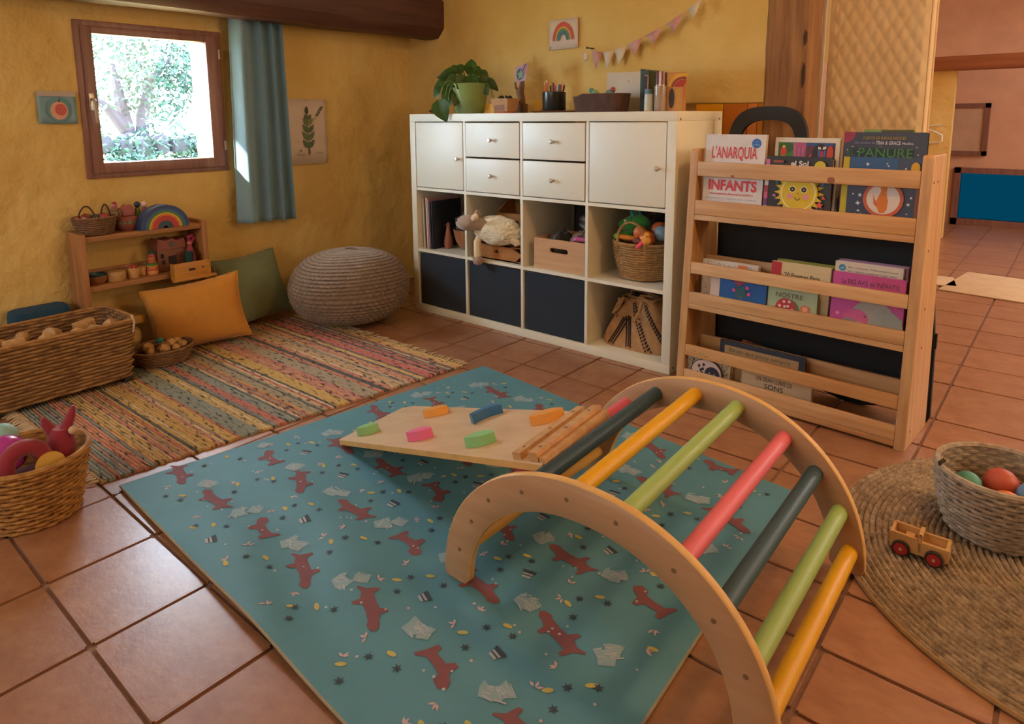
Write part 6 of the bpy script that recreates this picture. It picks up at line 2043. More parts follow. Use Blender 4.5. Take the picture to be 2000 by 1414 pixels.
for (t0, t1) in ((0.735, 0.80), (0.425, 0.492), (0.110, 0.186)):
    MB().box((RX0, 0.108, t0), (RX1, 0.124, t1), bev=0.002).build('back_rail', M_PINE, bs_, M=LEAN)


def book(name, label, x0, x1, t0, t1, d, th, col, pages='#D8CBB4', tilt=0.0, round_=0.0, group=None, spine=None):
    M = BRM @ LEAN @ Matrix.Translation((x0, d, t0)) @ Matrix.Rotation(tilt, 4, 'Y')
    b = thing(name, label, 'book', M=M, group=group)
    w, h = x1 - x0, t1 - t0
    mc = flat(col, 0.4)
    def board(y0, y1):
        p = []
        r = max(round_, 0.001)
        for (cx, cz, a0) in ((w - r, h - r, 0), (r if round_ else 0.001, h - (r if round_ else 0.001), pi / 2)):
            rr_ = r if (round_ or cx > w / 2) else 0.001
            p += [(cx + rr_ * cos(a0 + pi / 2 * i / 4), cz + rr_ * sin(a0 + pi / 2 * i / 4)) for i in range(5)]
        p += [(0, 0), (w, 0)]
        return MB().prism(p, y0, y1, M=Matrix(((1, 0, 0, 0), (0, 0, 1, 0), (0, 1, 0, 0), (0, 0, 0, 1))))
    c = board(0.0, 0.0016)
    c2 = board(th - 0.0016, th)
    c.add(c2.v, c2.f)
    c.box((0, 0, 0), (0.0016, th, h - (round_ or 0)))
    c.build('cover', mc, b, smooth=False)
    MB().box((0.0018, 0.0018, 0.002), (w - 0.003, th - 0.0018, h - 0.003 - round_ * 0.3)).build('pages', flat(pages, 0.8), b, smooth=False)
    return b, w, h, Print(-0.0002)


# ---- top tier
b, w, h, P = book('picture_book', "white book titled L'ANARQUIA INFANTS in the top tier of the rack", 0.043, 0.263, 0.647, 0.935, 0.026, 0.016, '#D6CFCB')
P.disc(w - 0.032, h - 0.030, 0.0165, '#2E6EB4')
P.text('A', w - 0.0345, h - 0.027, 0.005, 0.006, '#9AB6D6').text('LLIBRE', w - 0.044, h - 0.0365, 0.024, 0.0045, '#9AB6D6')
P.text("L'ANARQUIA", 0.028, 0.196, 0.165, 0.051, '#CC3A44', offset=0.012)
P.text('INFANTS', 0.022, 0.091, 0.178, 0.038, '#CE3A40', offset=0.035)
P.text('Una història llibertària (2021)', 0.028, 0.074, 0.160, 0.009, '#C8444A', offset=0.02)
P.text('il·lustracions i textos per a infants', 0.016, 0.059, 0.186, 0.007, '#6E92C0')
P.build('cover_print', b)
b, w, h, P = book('picture_book', 'black board book with a smiling yellow sun in the top tier', 0.270, 0.484, 0.647, 0.866, 0.024, 0.020, '#262326', round_=0.012, pages='#C9A8A0')
for k, c in enumerate(('#C86A9A', '#7E3E86', '#3A8AC0', '#D8D0CC', '#A83A56', '#C85A8A', '#6A3A7A', '#4A9AC8', '#3A6AA0')):
    P.rect(0.0005, h - 0.012 - 0.022 * (k + 1), 0.013, h - 0.012 - 0.022 * k, c)
cx, cz, rs = 0.117, 0.100, 0.072
ray_c = ['#D0503A', '#4A8AC0', '#2E7A6A', '#D8D4CC', '#C86A9A', '#3E9A8A', '#E0C8B0']
for k in range(22):
    a = 2 * pi * k / 22
    q = [(cx + rs * 0.78 * cos(a - 0.16), cz + rs * 0.78 * sin(a - 0.16)), (cx + rs * 1.12 * cos(a), cz + rs * 1.12 * sin(a)), (cx + rs * 0.78 * cos(a + 0.16), cz + rs * 0.78 * sin(a + 0.16))]
    P.poly(q, '#D2B41E')
    if k % 2:
        P.poly([(cx + rs * 1.06 * cos(a + 0.08), cz + rs * 1.06 * sin(a + 0.08)), (cx + rs * 1.24 * cos(a + 0.14), cz + rs * 1.24 * sin(a + 0.14)), (cx + rs * 1.06 * cos(a + 0.24), cz + rs * 1.06 * sin(a + 0.24))], ray_c[k % 7])
P.disc(cx, cz, rs * 0.86, '#D2B41E', n=30).band(cx, cz, rs * 0.78, rs * 0.73, 0, 2 * pi, '#E6DDA8', n=30)
for s in (-1, 1):
    P.disc(cx + s * 0.0185, cz + 0.012, 0.0115, '#E8D88A').disc(cx + s * 0.0185, cz + 0.012, 0.0085, '#221E20').disc(cx + s * 0.0185, cz + 0.012, 0.0028, '#8A8A90')
    P.disc(cx + s * 0.026, cz - 0.011, 0.0090, '#D88A9A')
P.disc(cx, cz - 0.001, 0.0045, '#C8962A')
P.band(cx, cz - 0.014, 0.0095, 0.0070, pi, 2 * pi, '#5A2A1E', n=10)
P.text('el Sol', 0.088, h - 0.032, 0.056, 0.018, '#D6D2CE', offset=0.03).disc(w - 0.034, h - 0.030, 0.0175, '#C2B428').rect(0.030, h - 0.022, 0.064, h - 0.014, '#8A4A34')
P.poly(star(w - 0.026, 0.066, 0.0125, 0.0060), '#D8543E').poly([(w - 0.050, 0.055), (w - 0.034, 0.050), (w - 0.042, 0.040)], '#C87A9A')
P.build('cover_print', b)
b, w, h, P = book('picture_book', 'white framed picture book with jungle and baboon pictures in the top tier', 0.285, 0.490, 0.647, 0.928, 0.050, 0.022, '#CFC8BC')
zt = h - 0.016
P.rect(0.012, zt - 0.12, w - 0.012, zt, '#28202A')
P.rect(0.014, zt - 0.075, 0.062, zt - 0.001, '#3E7A2A').disc(0.040, zt - 0.018, 0.024, '#2E5A2C', 0.018).disc(0.030, zt - 0.030, 0.010, '#C8402E', 0.016).disc(0.030, zt - 0.014, 0.005, '#D8B82A').disc(0.028, zt - 0.050, 0.012, '#7EB42E', 0.006).disc(0.050, zt - 0.052, 0.013, '#2E7A2E', 0.011)
P.rect(0.062, zt - 0.075, 0.104, zt - 0.001, '#B0527E')
for k in range(6):
    P.line([(0.066 + 0.007 * k, zt - 0.010 - 0.003 * (k % 3)), (0.070 + 0.006 * k, zt - 0.050)], 0.0022, '#7A6A72' if k % 2 else '#C87AA0')
P.rect(0.104, zt - 0.075, w - 0.013, zt - 0.001, '#5A3040').poly([(0.104, zt - 0.055), (0.140, zt - 0.012), (0.150, zt - 0.055)], '#B8402E').rect(0.104, zt - 0.010, w - 0.013, zt - 0.001, '#2E4E86').disc(0.150, zt - 0.045, 0.028, '#2A2428', 0.042)
P.poly([(0.142, zt - 0.012), (0.150, zt - 0.014), (0.152, zt - 0.022), (0.142, zt - 0.020)], '#D8CCD0').poly([(0.158, zt - 0.012), (0.168, zt - 0.012), (0.166, zt - 0.020), (0.156, zt - 0.022)], '#D8CCD0')
P.poly([(0.142, zt - 0.022), (0.149, zt - 0.026), (0.148, zt - 0.052), (0.143, zt - 0.040)], '#3A6EB4').poly([(0.160, zt - 0.026), (0.167, zt - 0.022), (0.166, zt - 0.040), (0.161, zt - 0.052)], '#3A6EB4').poly([(0.150, zt - 0.026), (0.159, zt - 0.026), (0.160, zt - 0.066), (0.149, zt - 0.066)], '#B02A44').disc(0.180, zt - 0.035, 0.010, '#B8402E', 0.026)
P.build('cover_print', b)
b, w, h, P = book('picture_book', 'navy starry book with an orange animal in a ring in the top tier', 0.515, 0.732, 0.647, 0.872, 0.024, 0.022, '#1F2E4E')
P.rect(0.0, 0.0, 0.018, h - 0.001, '#B8A61E').rect(0.020, h - 0.040, w * 0.70, h - 0.001, '#2C5684')
for k, (x, z, r) in enumerate(((0.070, h - 0.022, 0.0065), (0.128, h - 0.026, 0.004), (0.124, h - 0.019, 0.0035), (0.175, h - 0.032, 0.004), (0.036, 0.110, 0.004), (0.056, 0.108, 0.007), (0.052, 0.083, 0.008), (0.055, 0.060, 0.005), (0.062, 0.050, 0.004), (0.046, 0.05, 0.003), (0.190, 0.088, 0.006), (0.196, 0.108, 0.005), (0.188, 0.060, 0.003), (0.150, 0.046, 0.003))):
    P.poly(star(x, z, r, r * 0.45, 5 if k % 3 else 4, 0.3 * k), '#C8CAD2')
P.text('estrelles i constel·lacions', 0.036, h - 0.058, 0.150, 0.013, '#B8BEC8')
P.disc(0.122, 0.100, 0.056, '#B8583A', n=30).disc(0.122, 0.100, 0.046, '#D0C4BC', n=30)
P.poly([(0.112, 0.140), (0.132, 0.142), (0.130, 0.118), (0.136, 0.095), (0.135, 0.070), (0.128, 0.058), (0.114, 0.058), (0.108, 0.072), (0.104, 0.092), (0.110, 0.110), (0.115, 0.122)], '#C8701E')
P.poly([(0.104, 0.090), (0.094, 0.112), (0.097, 0.084), (0.108, 0.072)], '#C0603A')
P.rect(w - 0.010, 0.0, w - 0.001, h - 0.07, '#8A4A34').disc(w - 0.016, h - 0.030, 0.012, '#C89A2A', 0.018)
P.build('cover_print', b)
b, w, h, P = book('picture_book', 'dark blue book titled El Pañure behind the starry book', 0.503, 0.733, 0.647, 0.948, 0.048, 0.016, '#23243C', round_=0.004)
P.band(0.0, h, 0.034, 0.0, -pi / 2, 0, '#8E2448')
for r in (0.030, 0.025, 0.020, 0.015, 0.010):
    P.band(0.0, h - 0.0005, r, r - 0.0012, -pi / 2, 0, '#B8506E')
P.text('CUENTO DE BUENAS NOCHES', 0.055, h - 0.022, 0.118, 0.0085, '#A08A3A', offset=0.01)
P.text('Una aventura de', 0.032, h - 0.036, 0.058, 0.007, '#8E8EA8').text('TINA & GRACE', 0.093, h - 0.038, 0.068, 0.0115, '#B6B6C8', offset=0.03, shear=0.15).text('Medina', 0.165, h - 0.037, 0.030, 0.008, '#A8A8BC', offset=0.02)
P.rect(0.014, h - 0.074, 0.196, h - 0.050, '#1E2C38')
P.text('EL', 0.014, h - 0.072, 0.020, 0.018, '#3A6A3C').text('PAÑURE', 0.046, h - 0.076, 0.150, 0.034, '#3E7A3E', offset=0.004)
for (x, z) in ((0.013, h - 0.055), (0.028, h - 0.045), (0.044, h - 0.060), (0.205, h - 0.044), (0.210, h - 0.066), (0.206, h - 0.082)):
    P.poly(star(x, z, 0.0032, 0.0014, 4), '#B8BAC8')
P.build('cover_print', b)
b, w, h, P = book('picture_book', 'thin green book only just showing behind the dark blue book', 0.552, 0.690, 0.647, 0.957, 0.070, 0.014, '#6E8A34')
P.rect(0.05, h - 0.02, w - 0.002, h - 0.001, '#4E4A2C')
P.build('cover_print', b)

# ---- middle tier
b, w, h, P = book('picture_book', 'tan speckled book with an orange label in the middle tier', 0.052, 0.262, 0.3195, 0.484, 0.048, 0.018, '#CDB49C', round_=0.004)
rs_ = random.Random(6)
P.rect(0.002, h - 0.022, w - 0.002, h - 0.001, '#CFC8BE')
for k in range(70):
    x, z = rs_.uniform(0.004, 0.050), rs_.uniform(0.01, h - 0.03)
    P.line([(x, z), (x + rs_.uniform(-0.003, 0.003), z + rs_.uniform(-0.003, 0.003))], 0.0022, '#4A362C')
for k in range(34):
    x, z = rs_.uniform(0.008, w - 0.02), rs_.uniform(h - 0.020, h - 0.003)
    P.line([(x, z), (x + 0.003, z - 0.002)], 0.0022, '#3E3630')
P.rect(0.050, 0.004, 0.085, h - 0.04, '#CDB9AE').rect(0.148, h - 0.022, 0.180, h - 0.002, '#CC6E34')
P.build('cover_print', b)
b, w, h, P = book('picture_book', 'blue book with a red flowering plant in the middle tier', 0.137, 0.307, 0.3195, 0.452, 0.022, 0.018, '#1E5A9E')
px_, pz_ = 0.078, 0.034
P.line([(px_, pz_ - 0.02), (px_ + 0.001, pz_ + 0.030), (px_ - 0.006, pz_ + 0.055)], 0.0035, '#8A7A6A').line([(px_, pz_ + 0.022), (px_ + 0.022, pz_ + 0.050)], 0.0025, '#8A7A6A').line([(px_, pz_ + 0.012), (px_ + 0.028, pz_ + 0.030)], 0.0025, '#8A7A6A').line([(px_, pz_ + 0.020), (px_ - 0.022, pz_ + 0.036)], 0.0025, '#8A7A6A')
for (x, z, r) in ((-0.008, 0.040, 0.011), (0.010, 0.030, 0.011), (-0.010, 0.024, 0.010), (0.012, 0.046, 0.009)):
    P.disc(px_ + x, pz_ + z, r, '#2A5E6A', r * 1.3)
for (x, z) in ((-0.024, 0.039), (0.024, 0.053), (0.031, 0.032)):
    P.disc(px_ + x, pz_ + z, 0.0065, '#C84A86', 0.006)
P.poly([(px_ - 0.034, pz_ + 0.075), (px_ - 0.006, pz_ + 0.052), (px_ + 0.018, pz_ + 0.072), (px_ + 0.016, pz_ + 0.088), (px_ - 0.030, pz_ + 0.090)], '#8E3A4E')
P.build('cover_print', b)
b, w, h, P = book('picture_book', 'cream book with red spine corner and black lettering in the middle tier', 0.307, 0.500, 0.3195, 0.511, 0.048, 0.016, '#CFBC92')
P.rect(0.0, 0.004, 0.034, h - 0.001, '#B02A34').line([(0.040, h - 0.027), (0.170, h - 0.022)], 0.0006, '#A8976E')
P.text('20 Poemas Para', 0.045, h - 0.050, 0.115, 0.018, '#3A3026', offset=0.01)
P.build('cover_print', b)
b, w, h, P = book('picture_book', 'olive green book standing behind the cream book in the middle tier', 0.315, 0.506, 0.3195, 0.517, 0.072, 0.016, '#8A8A34')
P.build('cover_print', b) if False else None
b, w, h, P = book('picture_book', 'mint green book with a spotted ladybird in the middle tier', 0.312, 0.474, 0.3195, 0.445, 0.022, 0.016, '#A3B392')
lx, lz = 0.062, 0.036
P.disc(lx + 0.012, lz, 0.034, '#5E6E4A', 0.038, n=24).disc(lx, lz, 0.035, '#B0343E', 0.040, n=26)
for (x, z) in ((-0.020, 0.012), (-0.006, 0.028), (0.008, 0.014), (-0.010, -0.004), (0.012, -0.006), (-0.024, -0.012), (0.012, 0.030), (0.022, 0.004), (-0.002, 0.012)):
    P.disc(lx + x, lz + z, 0.0048, '#DCC6C0')
P.text('NOSTRE', 0.028, 0.078, 0.090, 0.016, '#5E5A48', offset=0.01)
P.disc(0.126, lz + 0.012, 0.015, '#C8684E', 0.014).disc(0.126, lz + 0.013, 0.009, '#DCA27A').line([(0.124, lz - 0.004), (0.122, lz - 0.016)], 0.003, '#3A342E').disc(0.122, lz - 0.014, 0.005, '#2E2A28', 0.003)
P.build('cover_print', b)
b, w, h, P = book('picture_book', 'pink book with a grey elephant on its cover in the middle tier', 0.514, 0.722, 0.3195, 0.509, 0.022, 0.016, '#BA4A94')
P.rect(w * 0.55, h - 0.06, w - 0.001, h - 0.001, '#B8457E')
P.text('La BIO AVIS de INFANTIL', 0.028, h - 0.033, 0.165, 0.016, '#5A2E54', offset=0.012)
P.text('en el mar', 0.05, h - 0.052, 0.110, 0.012, '#6E3460')
P.disc(0.125, 0.065, 0.060, '#9A9692', 0.050, n=26).disc(0.165, 0.040, 0.045, '#8E9490', 0.050, n=24).rect(0.150, 0.0, w - 0.001, 0.070, '#8A918C').disc(0.078, 0.052, 0.036, '#C05A8E', 0.030).disc(0.060, 0.032, 0.026, '#8A858A', 0.018).disc(0.090, 0.028, 0.024, '#B0AAA8', 0.016).poly([(0.002, 0.002), (0.09, 0.002), (0.07, 0.022), (0.02, 0.028), (0.002, 0.020)], '#A89AA0').disc(0.024, 0.060, 0.006, '#D08AB0').disc(0.104, 0.062, 0.003, '#5A5450')
P.build('cover_print', b)
b, w, h, P = book('picture_book', 'white book with a blue tick badge behind the pink book', 0.511, 0.706, 0.3195, 0.541, 0.046, 0.014, '#CDC3B6')
P.disc(0.022, h - 0.020, 0.0105, '#2E86B0').line([(0.017, h - 0.020), (0.021, h - 0.024), (0.028, h - 0.016)], 0.002, '#C8D8E0')
P.text('llibre recomanat · Premi infantil i juvenil', 0.040, h - 0.020, 0.140, 0.0058, '#3A3432', offset=0.01).text('per a lectors a partir de 3 anys · lletra', 0.040, h - 0.032, 0.138, 0.0058, '#3A3432', offset=0.01)
P.build('cover_print', b)
b, w, h, P = book('picture_book', 'lilac and red edged book at the very back of the middle tier', 0.515, 0.714, 0.3195, 0.545, 0.066, 0.018, '#A87A9E', pages='#A8505A')

# ---- bottom tier
b, w, h, P = book('picture_book', 'black and white spotted beetle book in the bottom tier', 0.030, 0.198, 0.029, 0.152, 0.026, 0.020, '#C6B8A0')
for k in range(150):
    x, z = rs_.uniform(0.004, w - 0.006), rs_.uniform(0.004, h - 0.024)
    if ((x - 0.085) / 0.062) ** 2 + ((z - 0.050) / 0.048) ** 2 < 1:
        continue
    P.line([(x, z), (x + rs_.uniform(-0.0025, 0.0025), z + 0.005)], 0.0030, '#26222A')
P.disc(0.085, 0.050, 0.060, '#22243A', 0.046, n=28).disc(0.085, 0.050, 0.057, '#C9B6AC', 0.043, n=28).disc(0.108, 0.042, 0.030, '#1E2238', 0.030, n=24)
for (x, z) in ((0.098, 0.048), (0.116, 0.046), (0.102, 0.036), (0.112, 0.033)):
    P.disc(x, z, 0.0028, '#9AA0B0')
for (x, z) in ((0.056, 0.066), (0.074, 0.074), (0.064, 0.052), (0.052, 0.040), (0.072, 0.058), (0.070, 0.042), (0.062, 0.030)):
    P.disc(x, z, 0.0048, '#26222E', 0.006)
for k in range(40):
    x, z = rs_.uniform(0.03, w - 0.004), rs_.uniform(h - 0.018, h - 0.002)
    P.line([(x, z), (x + 0.004, z + rs_.uniform(-0.003, 0.003))], 0.003, rs_.choice(['#4E7A3A', '#6E8E4A', '#C8C29A', '#3E5E30']))
P.build('cover_print', b)
b, w, h, P = book('picture_book', 'navy bordered book with a kraft paper label in the bottom tier', 0.138, 0.440, 0.029, 0.196, 0.058, 0.016, '#2E3544')
P.rect(0.018, 0.01, w - 0.020, h - 0.015, '#A8875E')
P.text('El nen que plora sempre', 0.034, h - 0.040, 0.220, 0.018, '#4E4030', shear=0.2)
P.disc(0.048, h - 0.030, 0.012, '#7E6E52', 0.006)
P.build('cover_print', b)
b, w, h, P = book('picture_book', 'cream book titled UN GRAN LLIBRE DE SONS in the bottom tier', 0.240, 0.480, 0.029, 0.140, 0.024, 0.020, '#C0A987')
P.text('UN GRAN LLIBRE DE', 0.052, 0.066, 0.125, 0.0150, '#4E4232', offset=0.012).text('SONS', 0.084, 0.042, 0.064, 0.0175, '#443828', offset=0.012)
P.line([(0.018, 0.026), (0.028, 0.030), (0.036, 0.026)], 0.002, '#6E5E46').disc(0.190, 0.036, 0.0055, '#5E7A3E', 0.004).disc(0.203, 0.033, 0.004, '#4E5E36', 0.003).disc(0.215, 0.035, 0.003, '#6E7A4A', 0.002)
for x in (0.062, 0.090, 0.118):
    P.disc(x, 0.018, 0.004, '#8A6E52', 0.002)
P.build('cover_print', b)

# ---- dark panel and black chair behind the rack
pnl = thing('canvas_board', 'black cloth covered panel leaning behind the pine book rack', 'panel', M=BRM @ Matrix.Translation((0, 0.272, 0.0)) @ Matrix.Rotation(-0.012, 4, 'X'))
poly = [(0.01, 0.02), (0.04, 0.004), (0.07, 0.03), (0.13, 0.14), (0.22, 0.13), (0.33, 0.06), (0.42, 0.022), (0.50, 0.003), (0.56, 0.001), (0.61, 0.014), (0.66, 0.060), (0.70, 0.105), (0.725, 0.10), (0.742, 0.05), (0.746, 0.004), (0.764, 0.002), (0.771, 0.02), (0.767, 0.25), (0.735, 0.62), (0.715, 0.715), (0.04, 0.715), (0.012, 0.68)]
pm_ = MB().prism(poly, 0.0, 0.018, M=Matrix(((1, 0, 0, 0), (0, 0, 1, 0), (0, 1, 0, 0), (0, 0, 0, 1)))).build('cloth', mat('dark_navy_canvas', '#1B2028', 0.75, var=0.2, vscale=4, bump=0.15, bscale=300, bdist=0.001), pnl, smooth=False)
MB().box((0.764, 0.004, 0.25), (0.7705, 0.016, 0.30)).build('edge_hinge', flat('#15161A', 0.4), pnl)

ch = thing('black_chair', 'black chair with an arched open backrest behind the book rack', 'chair', (1.686, 0.315, 0.0))
mb = MB()
n = 40
pts_o, pts_i = [], []
for i in range(n + 1):
    a = pi * i / n
    c, s = cos(a), sin(a)
    xo, zo = 0.150 * math.copysign(abs(c) ** 0.62, c), 0.150 * abs(s) ** 0.75
    xi, zi = 0.108 * math.copysign(abs(c) ** 0.62, c), 0.098 * abs(s) ** 0.75
    skew = -0.012 * (c < 0) * abs(c)
    pts_o.append((xo, 0.880 + zo + skew))
    pts_i.append((xi, 0.880 + zi + skew))
po_ = [(0.146, 0.78)] + pts_o + [(-0.146, 0.78)]
pi_ = [(0.110, 0.78)] + pts_i + [(-0.110, 0.78)]
m_ = len(po_)
V = [(x, y, z) for y in (0.0, 0.028) for x, z in po_] + [(x, y, z) for y in (0.0, 0.028) for x, z in pi_]
F = []
for i in range(m_ - 1):
    F += [(i, i + 1, 2 * m_ + i + 1, 2 * m_ + i), (m_ + i, m_ + i + 1, 3 * m_ + i + 1, 3 * m_ + i), (i, i + 1, m_ + i + 1, m_ + i), (2 * m_ + i, 2 * m_ + i + 1, 3 * m_ + i + 1, 3 * m_ + i)]
mb.add(V, F)
mb.build('back_arch', mat('matt_black_wood', '#1A1818', 0.6, var=0.1), ch, angle=50)
MB().box((-0.146, -0.004, 0.52), (0.146, 0.030, 0.80), bev=0.008).build('backrest', M_BLACK, ch)
MB().box((-0.15, -0.02, 0.40), (0.15, 0.125, 0.43), bev=0.008).build('seat', bpy.data.materials['matt_black_wood'], ch)
for x in (-0.135, 0.135):
    MB().box((x - 0.013, 0.002, 0.43), (x + 0.013, 0.026, 0.53), bev=0.003).box((x - 0.013, 0.002, 0.0), (x + 0.013, 0.026, 0.41), bev=0.003).build('leg', bpy.data.materials['matt_black_wood'], ch)
    MB().box((x - 0.013, 0.095, 0.0), (x + 0.013, 0.12, 0.41), bev=0.003).build('leg', bpy.data.materials['matt_black_wood'], ch)

# ------------------------------------------------------------------ cupboard seen under the ledge, slats, quilted mattress
cb = thing('play_cupboard', 'yellow and orange painted wooden cupboard behind the wall ledge', 'cupboard', (1.20, 0.98, 0.0))
for (x0, x1, c) in ((-0.33, -0.215, '#DCD8D2'), (-0.213, -0.118, '#B5855A'), (-0.116, 0.028, '#D9A014'), (0.030, 0.150, '#C2782E'), (0.152, 0.198, '#D98E54'), (0.200, 0.245, '#C98A2E'), (0.247, 0.42, '#8E6440')):
    key = 'cupboard_' + c[1:]
    MB().box((x0, 0.0, 0.0), (x1, 0.018, 1.25), bev=0.003).build('door_board', wood(key, c, c, 'z', 0.8, 0.5), cb)
MB().box((-0.33, 0.02, 0.0), (0.42, 0.30, 1.25)).build('body', mat('cupboard_carcass', '#A87848', 0.6), cb, smooth=False)
tag(MB().box((-0.007, 0, 0), (0.007, 0.010, 1.60), bev=0.002).box((-0.007, 0.0, 1.55), (0.007, 0.012, 1.60)).build('white_batten', mat('white_painted_slat', '#CFC5BA', 0.5), M=xf((1.765, 0.660, 0.0), (0, 0.006, 0))), 'thin white upright slat between the old post and the quilted mattress', 'slat')
mt = thing('quilted_mattress', 'cream quilted mattress standing upright beside the timber post', 'mattress', (1.96, 0.70, 0.0))
M_QUILT = mat('cream_quilted_ticking', '#D8BE96', 0.9, vcol2='#CDAE82', vscale=4, bump=0.25, bscale=200, bdist=0.002, sheen=0.2)
mb = MB()
W2, HH = 0.178, 1.90
nu, nv = 72, 300
V = []
for j in range(nv + 1):
    for i in range(nu + 1):
        u, v = -W2 + 2 * W2 * i / nu, HH * j / nv
        a, b_ = (u + v * 0.55) / 0.046, (u - v * 0.55) / 0.046
        q = (abs(sin(pi * a)) * abs(sin(pi * b_))) ** 0.5
        e = min(1.0, (W2 - abs(u)) / 0.02, v / 0.02 + 0.05)
        V.append((u, 0.010 - 0.0062 * q * e - 0.006 * e + 0.004 * nz(u * 5, v * 5), v))
mb.add(V, grid_faces(nu + 1, nv + 1))
mb.build('quilted_face', M_QUILT, mt, angle=80)
mb = MB()
mb.box((-W2, 0.010, 0.0), (W2, 0.135, HH), bev=0.02)
mb.build('core', mat('cream_ticking_side', '#D8B47C', 0.9, var=0.06, vscale=20, bump=0.3, bscale=60), mt)
for x in (W2 + 0.001,):
    for y in (0.022, 0.124):
        MB().tube([(x, y, 0.02), (x, y, HH - 0.02)], 0.005, 6).build('piping', M_QUILT, mt)
# far room: white hooks on the partition and floor mats
hk = thing('wall_hooks', 'white bent wire hooks on the far yellow partition', 'hook', (1.66, 4.055, 0.83))
MB().tube([(-0.03, -0.004, 0.075), (0.03, -0.010, 0.080), (0.075, -0.006, 0.085)], 0.006, 6).tube([(-0.03, -0.004, 0.05), (0.04, -0.03, 0.025), (0.085, -0.03, 0.0), (0.085, -0.025, -0.045)], 0.008, 6).tube([(-0.02, -0.006, -0.06), (0.07, -0.008, -0.055)], 0.009, 6).build('wire', mat('white_wire', '#E6E0D8', 0.4), hk)
for k, (x, y, w_, d_, rz, lab) in enumerate(((1.90, 2.36, 0.42, 0.26, 0.2, 'small cream mat lying on the far floor behind the book rack'), (2.32, 2.42, 0.46, 0.62, -0.12, 'larger cream mat lying on the far floor at the right edge'))):
    tag(MB().box((-w_ / 2, -d_ / 2, 0.001), (w_ / 2, d_ / 2, 0.008), bev=0.003).build('floor_mat', mat('cream_floor_mat_%d' % k, '#CDB08A', 0.9, var=0.08, vscale=10), M=xf((x, y, 0), (0, 0, rz))), lab, 'mat')
t = thing('far_picture', 'brown framed picture on the pink far wall', 'picture', (1.80, 4.985, 0.86))
MB().box((-0.16, -0.02, -0.23), (-0.12, 0.01, 0.23)).box((0.12, -0.02, -0.23), (0.16, 0.01, 0.23)).box((-0.16, -0.02, 0.19), (0.16, 0.01, 0.23)).box((-0.16, -0.02, -0.23), (0.16, 0.01, -0.19)).build('frame', M_FRAME, t, smooth=False)
MB().box((-0.12, -0.005, -0.19), (0.12, 0.005, 0.19)).build('canvas', mat('beige_canvas', '#C9A58A', 0.8, var=0.1), t, smooth=False)

# ================================================================== jute rug with basket and wooden car
jr = thing('jute_rug', 'round braided jute rug at the right edge', 'rug', (2.776, -0.489, 0.0))
M_JUTE = mat('braided_jute', '#B7A083', 0.95, vcol2='#77624A', vscale=55, bump=0.9, bscale=120, bdist=0.006)
mb = MB()
NRg = 40
for r in range(NRg):
    R = 0.548 * (r + 0.5) / NRg
    seg = max(16, int(2 * pi * R / 0.0085) // 2 * 2)
    wdt = 0.548 / NRg * 0.52
    V = []
    for i in range(seg):
        a = 2 * pi * i / seg + r * 0.7
        tw = 0.0026 * (1 if i % 2 else -1)
        jit = 0.0018 * nz(a * 14, r * 2.0)
        for (q, z) in ((-1.0, 0.0042), (-0.55, 0.0080), (0.0, 0.0105), (0.55, 0.0080), (1.0, 0.0042)):
            rr2 = R + q * wdt + tw * (0.5 if abs(q) < 0.9 else 0.0) + jit
            V.append((rr2 * cos(a + 0.0022 * q / max(R, 0.05)), rr2 * sin(a + 0.0022 * q / max(R, 0.05)), z + (0.0028 if (i % 2) ^ (q > 0) else 0) * (abs(q) < 0.9)))
    F = []
    for i in range(seg):
        j = (i + 1) % seg
        for q in range(4):
            F.append((i * 5 + q, i * 5 + q + 1, j * 5 + q + 1, j * 5 + q))
    mb.add(V, F)
o = mb.build('braids', M_JUTE, jr, angle=80)
o['kind'] = 'stuff'
MB().tube([(0.548 * cos(2 * pi * i / 160), 0.548 * sin(2 * pi * i / 160), 0.005) for i in range(160)], 0.0052, 6, closed=True).build('edge_braid', mat('jute_edge', '#A8855A', 0.9, vcol2='#8A6A44', vscale=50), jr)
JZ = 0.013
rb_ = basket('jute_basket', 'round pale jute basket of coloured balls on the round jute rug', (2.546, -0.430, JZ), 0.100, 0.130, 0.150, 14, mat('pale_jute_weave', '#B8A690', 0.85, vcol2='#8E7C66', vscale=50, bump=0.5, bscale=150, bdist=0.004), nst=40, amp=0.0024, strand=0.0068, seg=120, bulge=0.008, seed=41)
MB().tube([(-0.112, -0.066, 0.142), (-0.116, -0.068, 0.160), (-0.108, -0.060, 0.165)], 0.005, 7).build('handle_knot', flat('#3A2A20', 0.8), rb_)
for k, (dx, dy, dz, r, c, lab) in enumerate(((-0.062, -0.018, 0.130, 0.030, '#4E9A8A', 'teal ball at the left in the pale jute basket'), (-0.046, -0.062, 0.122, 0.032, '#B8A84A', 'olive yellow ball at the front of the pale jute basket'), (0.018, -0.062, 0.122, 0.036, '#D8742E', 'orange ball in the middle of the pale jute basket'), (0.0, 0.025, 0.132, 0.038, '#B8503A', 'brick red ball in the pale jute basket'), (0.062, 0.0, 0.132, 0.034, '#5E86A8', 'blue ball at the right in the pale jute basket'))):
    tag(MB().sphere((0, 0, 0), r, 20).build('ball', mat('jute_ball_' + c[1:], c, 0.5, var=0.05), loc=(2.546 + dx, -0.430 + dy, JZ + dz - 0.028)), lab, 'ball')
fabric_heap('ball_filling', 'grey brown cloth filling the pale jute basket under the balls', (2.546, -0.430, JZ + 0.010), 0.078, 0.078, 0.024, mat('grey_brown_cloth', '#7A6A58', 0.9), 9.0, rough_=0.05)

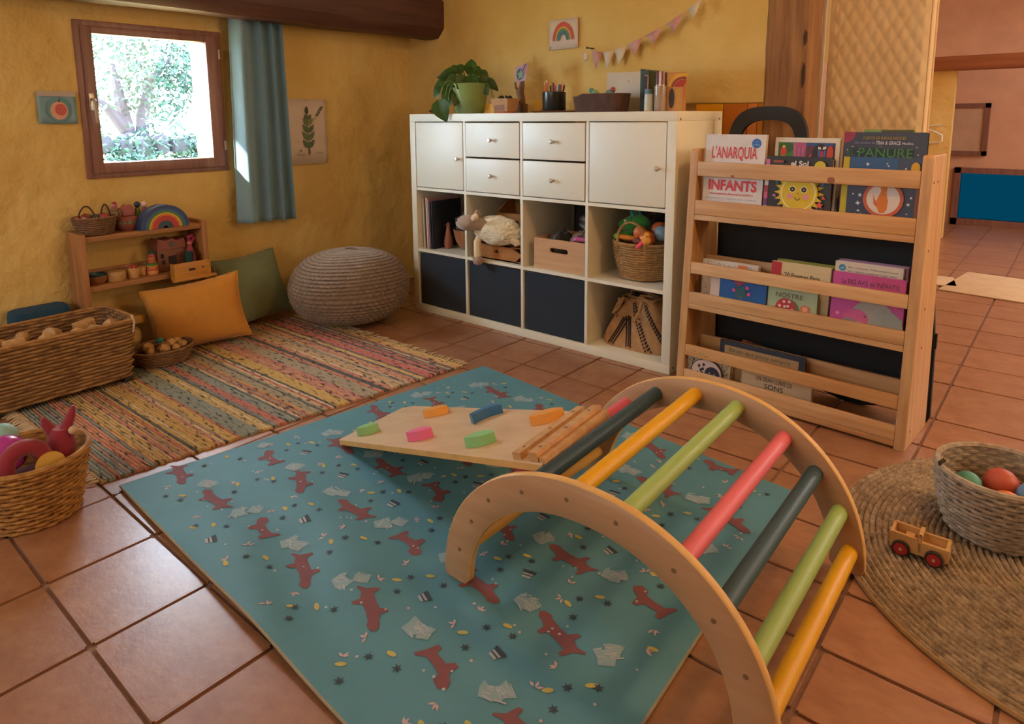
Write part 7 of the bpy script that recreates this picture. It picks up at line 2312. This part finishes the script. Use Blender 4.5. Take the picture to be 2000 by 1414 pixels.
car = thing('toy_car', 'small wooden toy car with red wheels on the jute rug', 'toy car', (2.424, -0.652, JZ), 0.02)
M_CAR = wood('maple_toy_car', '#D6AE78', '#C49458', 'x', 1.0, 0.4)
def car_part(name, lo, hi, bev=0.0015):
    return MB().box(lo, hi, bev=bev).build(name, M_CAR, car)
CW = 0.026
for s in (-1, 1):
    prof = [(-0.056, 0.014), (-0.050, 0.012), (0.052, 0.012), (0.057, 0.016), (0.057, 0.044), (0.006, 0.044), (0.002, 0.040), (-0.002, 0.044), (-0.004, 0.048), (-0.053, 0.050), (-0.057, 0.046)]
    y0 = -CW if s < 0 else CW - 0.006
    MB().prism(prof, y0, y0 + 0.006, M=Matrix(((1, 0, 0, 0), (0, 0, 1, 0), (0, 1, 0, 0), (0, 0, 0, 1)))).build('side_panel', M_CAR, car, smooth=False)
car_part('floor_board', (-0.050, -CW + 0.006, 0.014), (0.052, CW - 0.006, 0.024))
car_part('front_board', (-0.057, -CW + 0.006, 0.014), (-0.050, CW - 0.006, 0.049))
car_part('back_board', (0.050, -CW + 0.006, 0.014), (0.057, CW - 0.006, 0.044))
car_part('seat_board', (-0.030, -CW + 0.006, 0.024), (-0.012, CW - 0.006, 0.036))
MB().box((-0.002, -CW, 0.018), (0.006, -CW + 0.007, 0.058), bev=0.001).box((-0.002, CW - 0.007, 0.018), (0.006, CW, 0.058), bev=0.001).box((-0.002, -CW, 0.051), (0.006, CW, 0.058), bev=0.001).build('windscreen', M_CAR, car)
m_tyre, m_hub, m_pin = flat('#2A1D1A', 0.7), mat('red_wheel_paint', '#A8242E', 0.4), flat('#C09A80', 0.4)
for x in (-0.033, 0.031):
    for s in (-1, 1):
        W_ = MB().lathe([(0.010, -0.0045), (0.0165, -0.0045), (0.0180, -0.002), (0.0180, 0.002), (0.0165, 0.0045), (0.010, 0.0045)], 24, M=xf((0, 0, 0), (pi / 2, 0, 0))).build('wheel', m_tyre, car, loc=(x, s * (CW + 0.0055), 0.018))
        MB().lathe([(0.0005, -0.0038), (0.0135, -0.0038), (0.0135, 0.0038), (0.0005, 0.0038)], 20, M=xf((0, s * 0.0012, 0), (pi / 2, 0, 0))).build('hub', m_hub, W_)
        MB().lathe([(0.0005, -0.004), (0.0034, -0.004), (0.0034, 0.004), (0.0005, 0.004)], 10, M=xf((0, s * 0.003, 0), (pi / 2, 0, 0))).build('axle_pin', m_pin, W_)
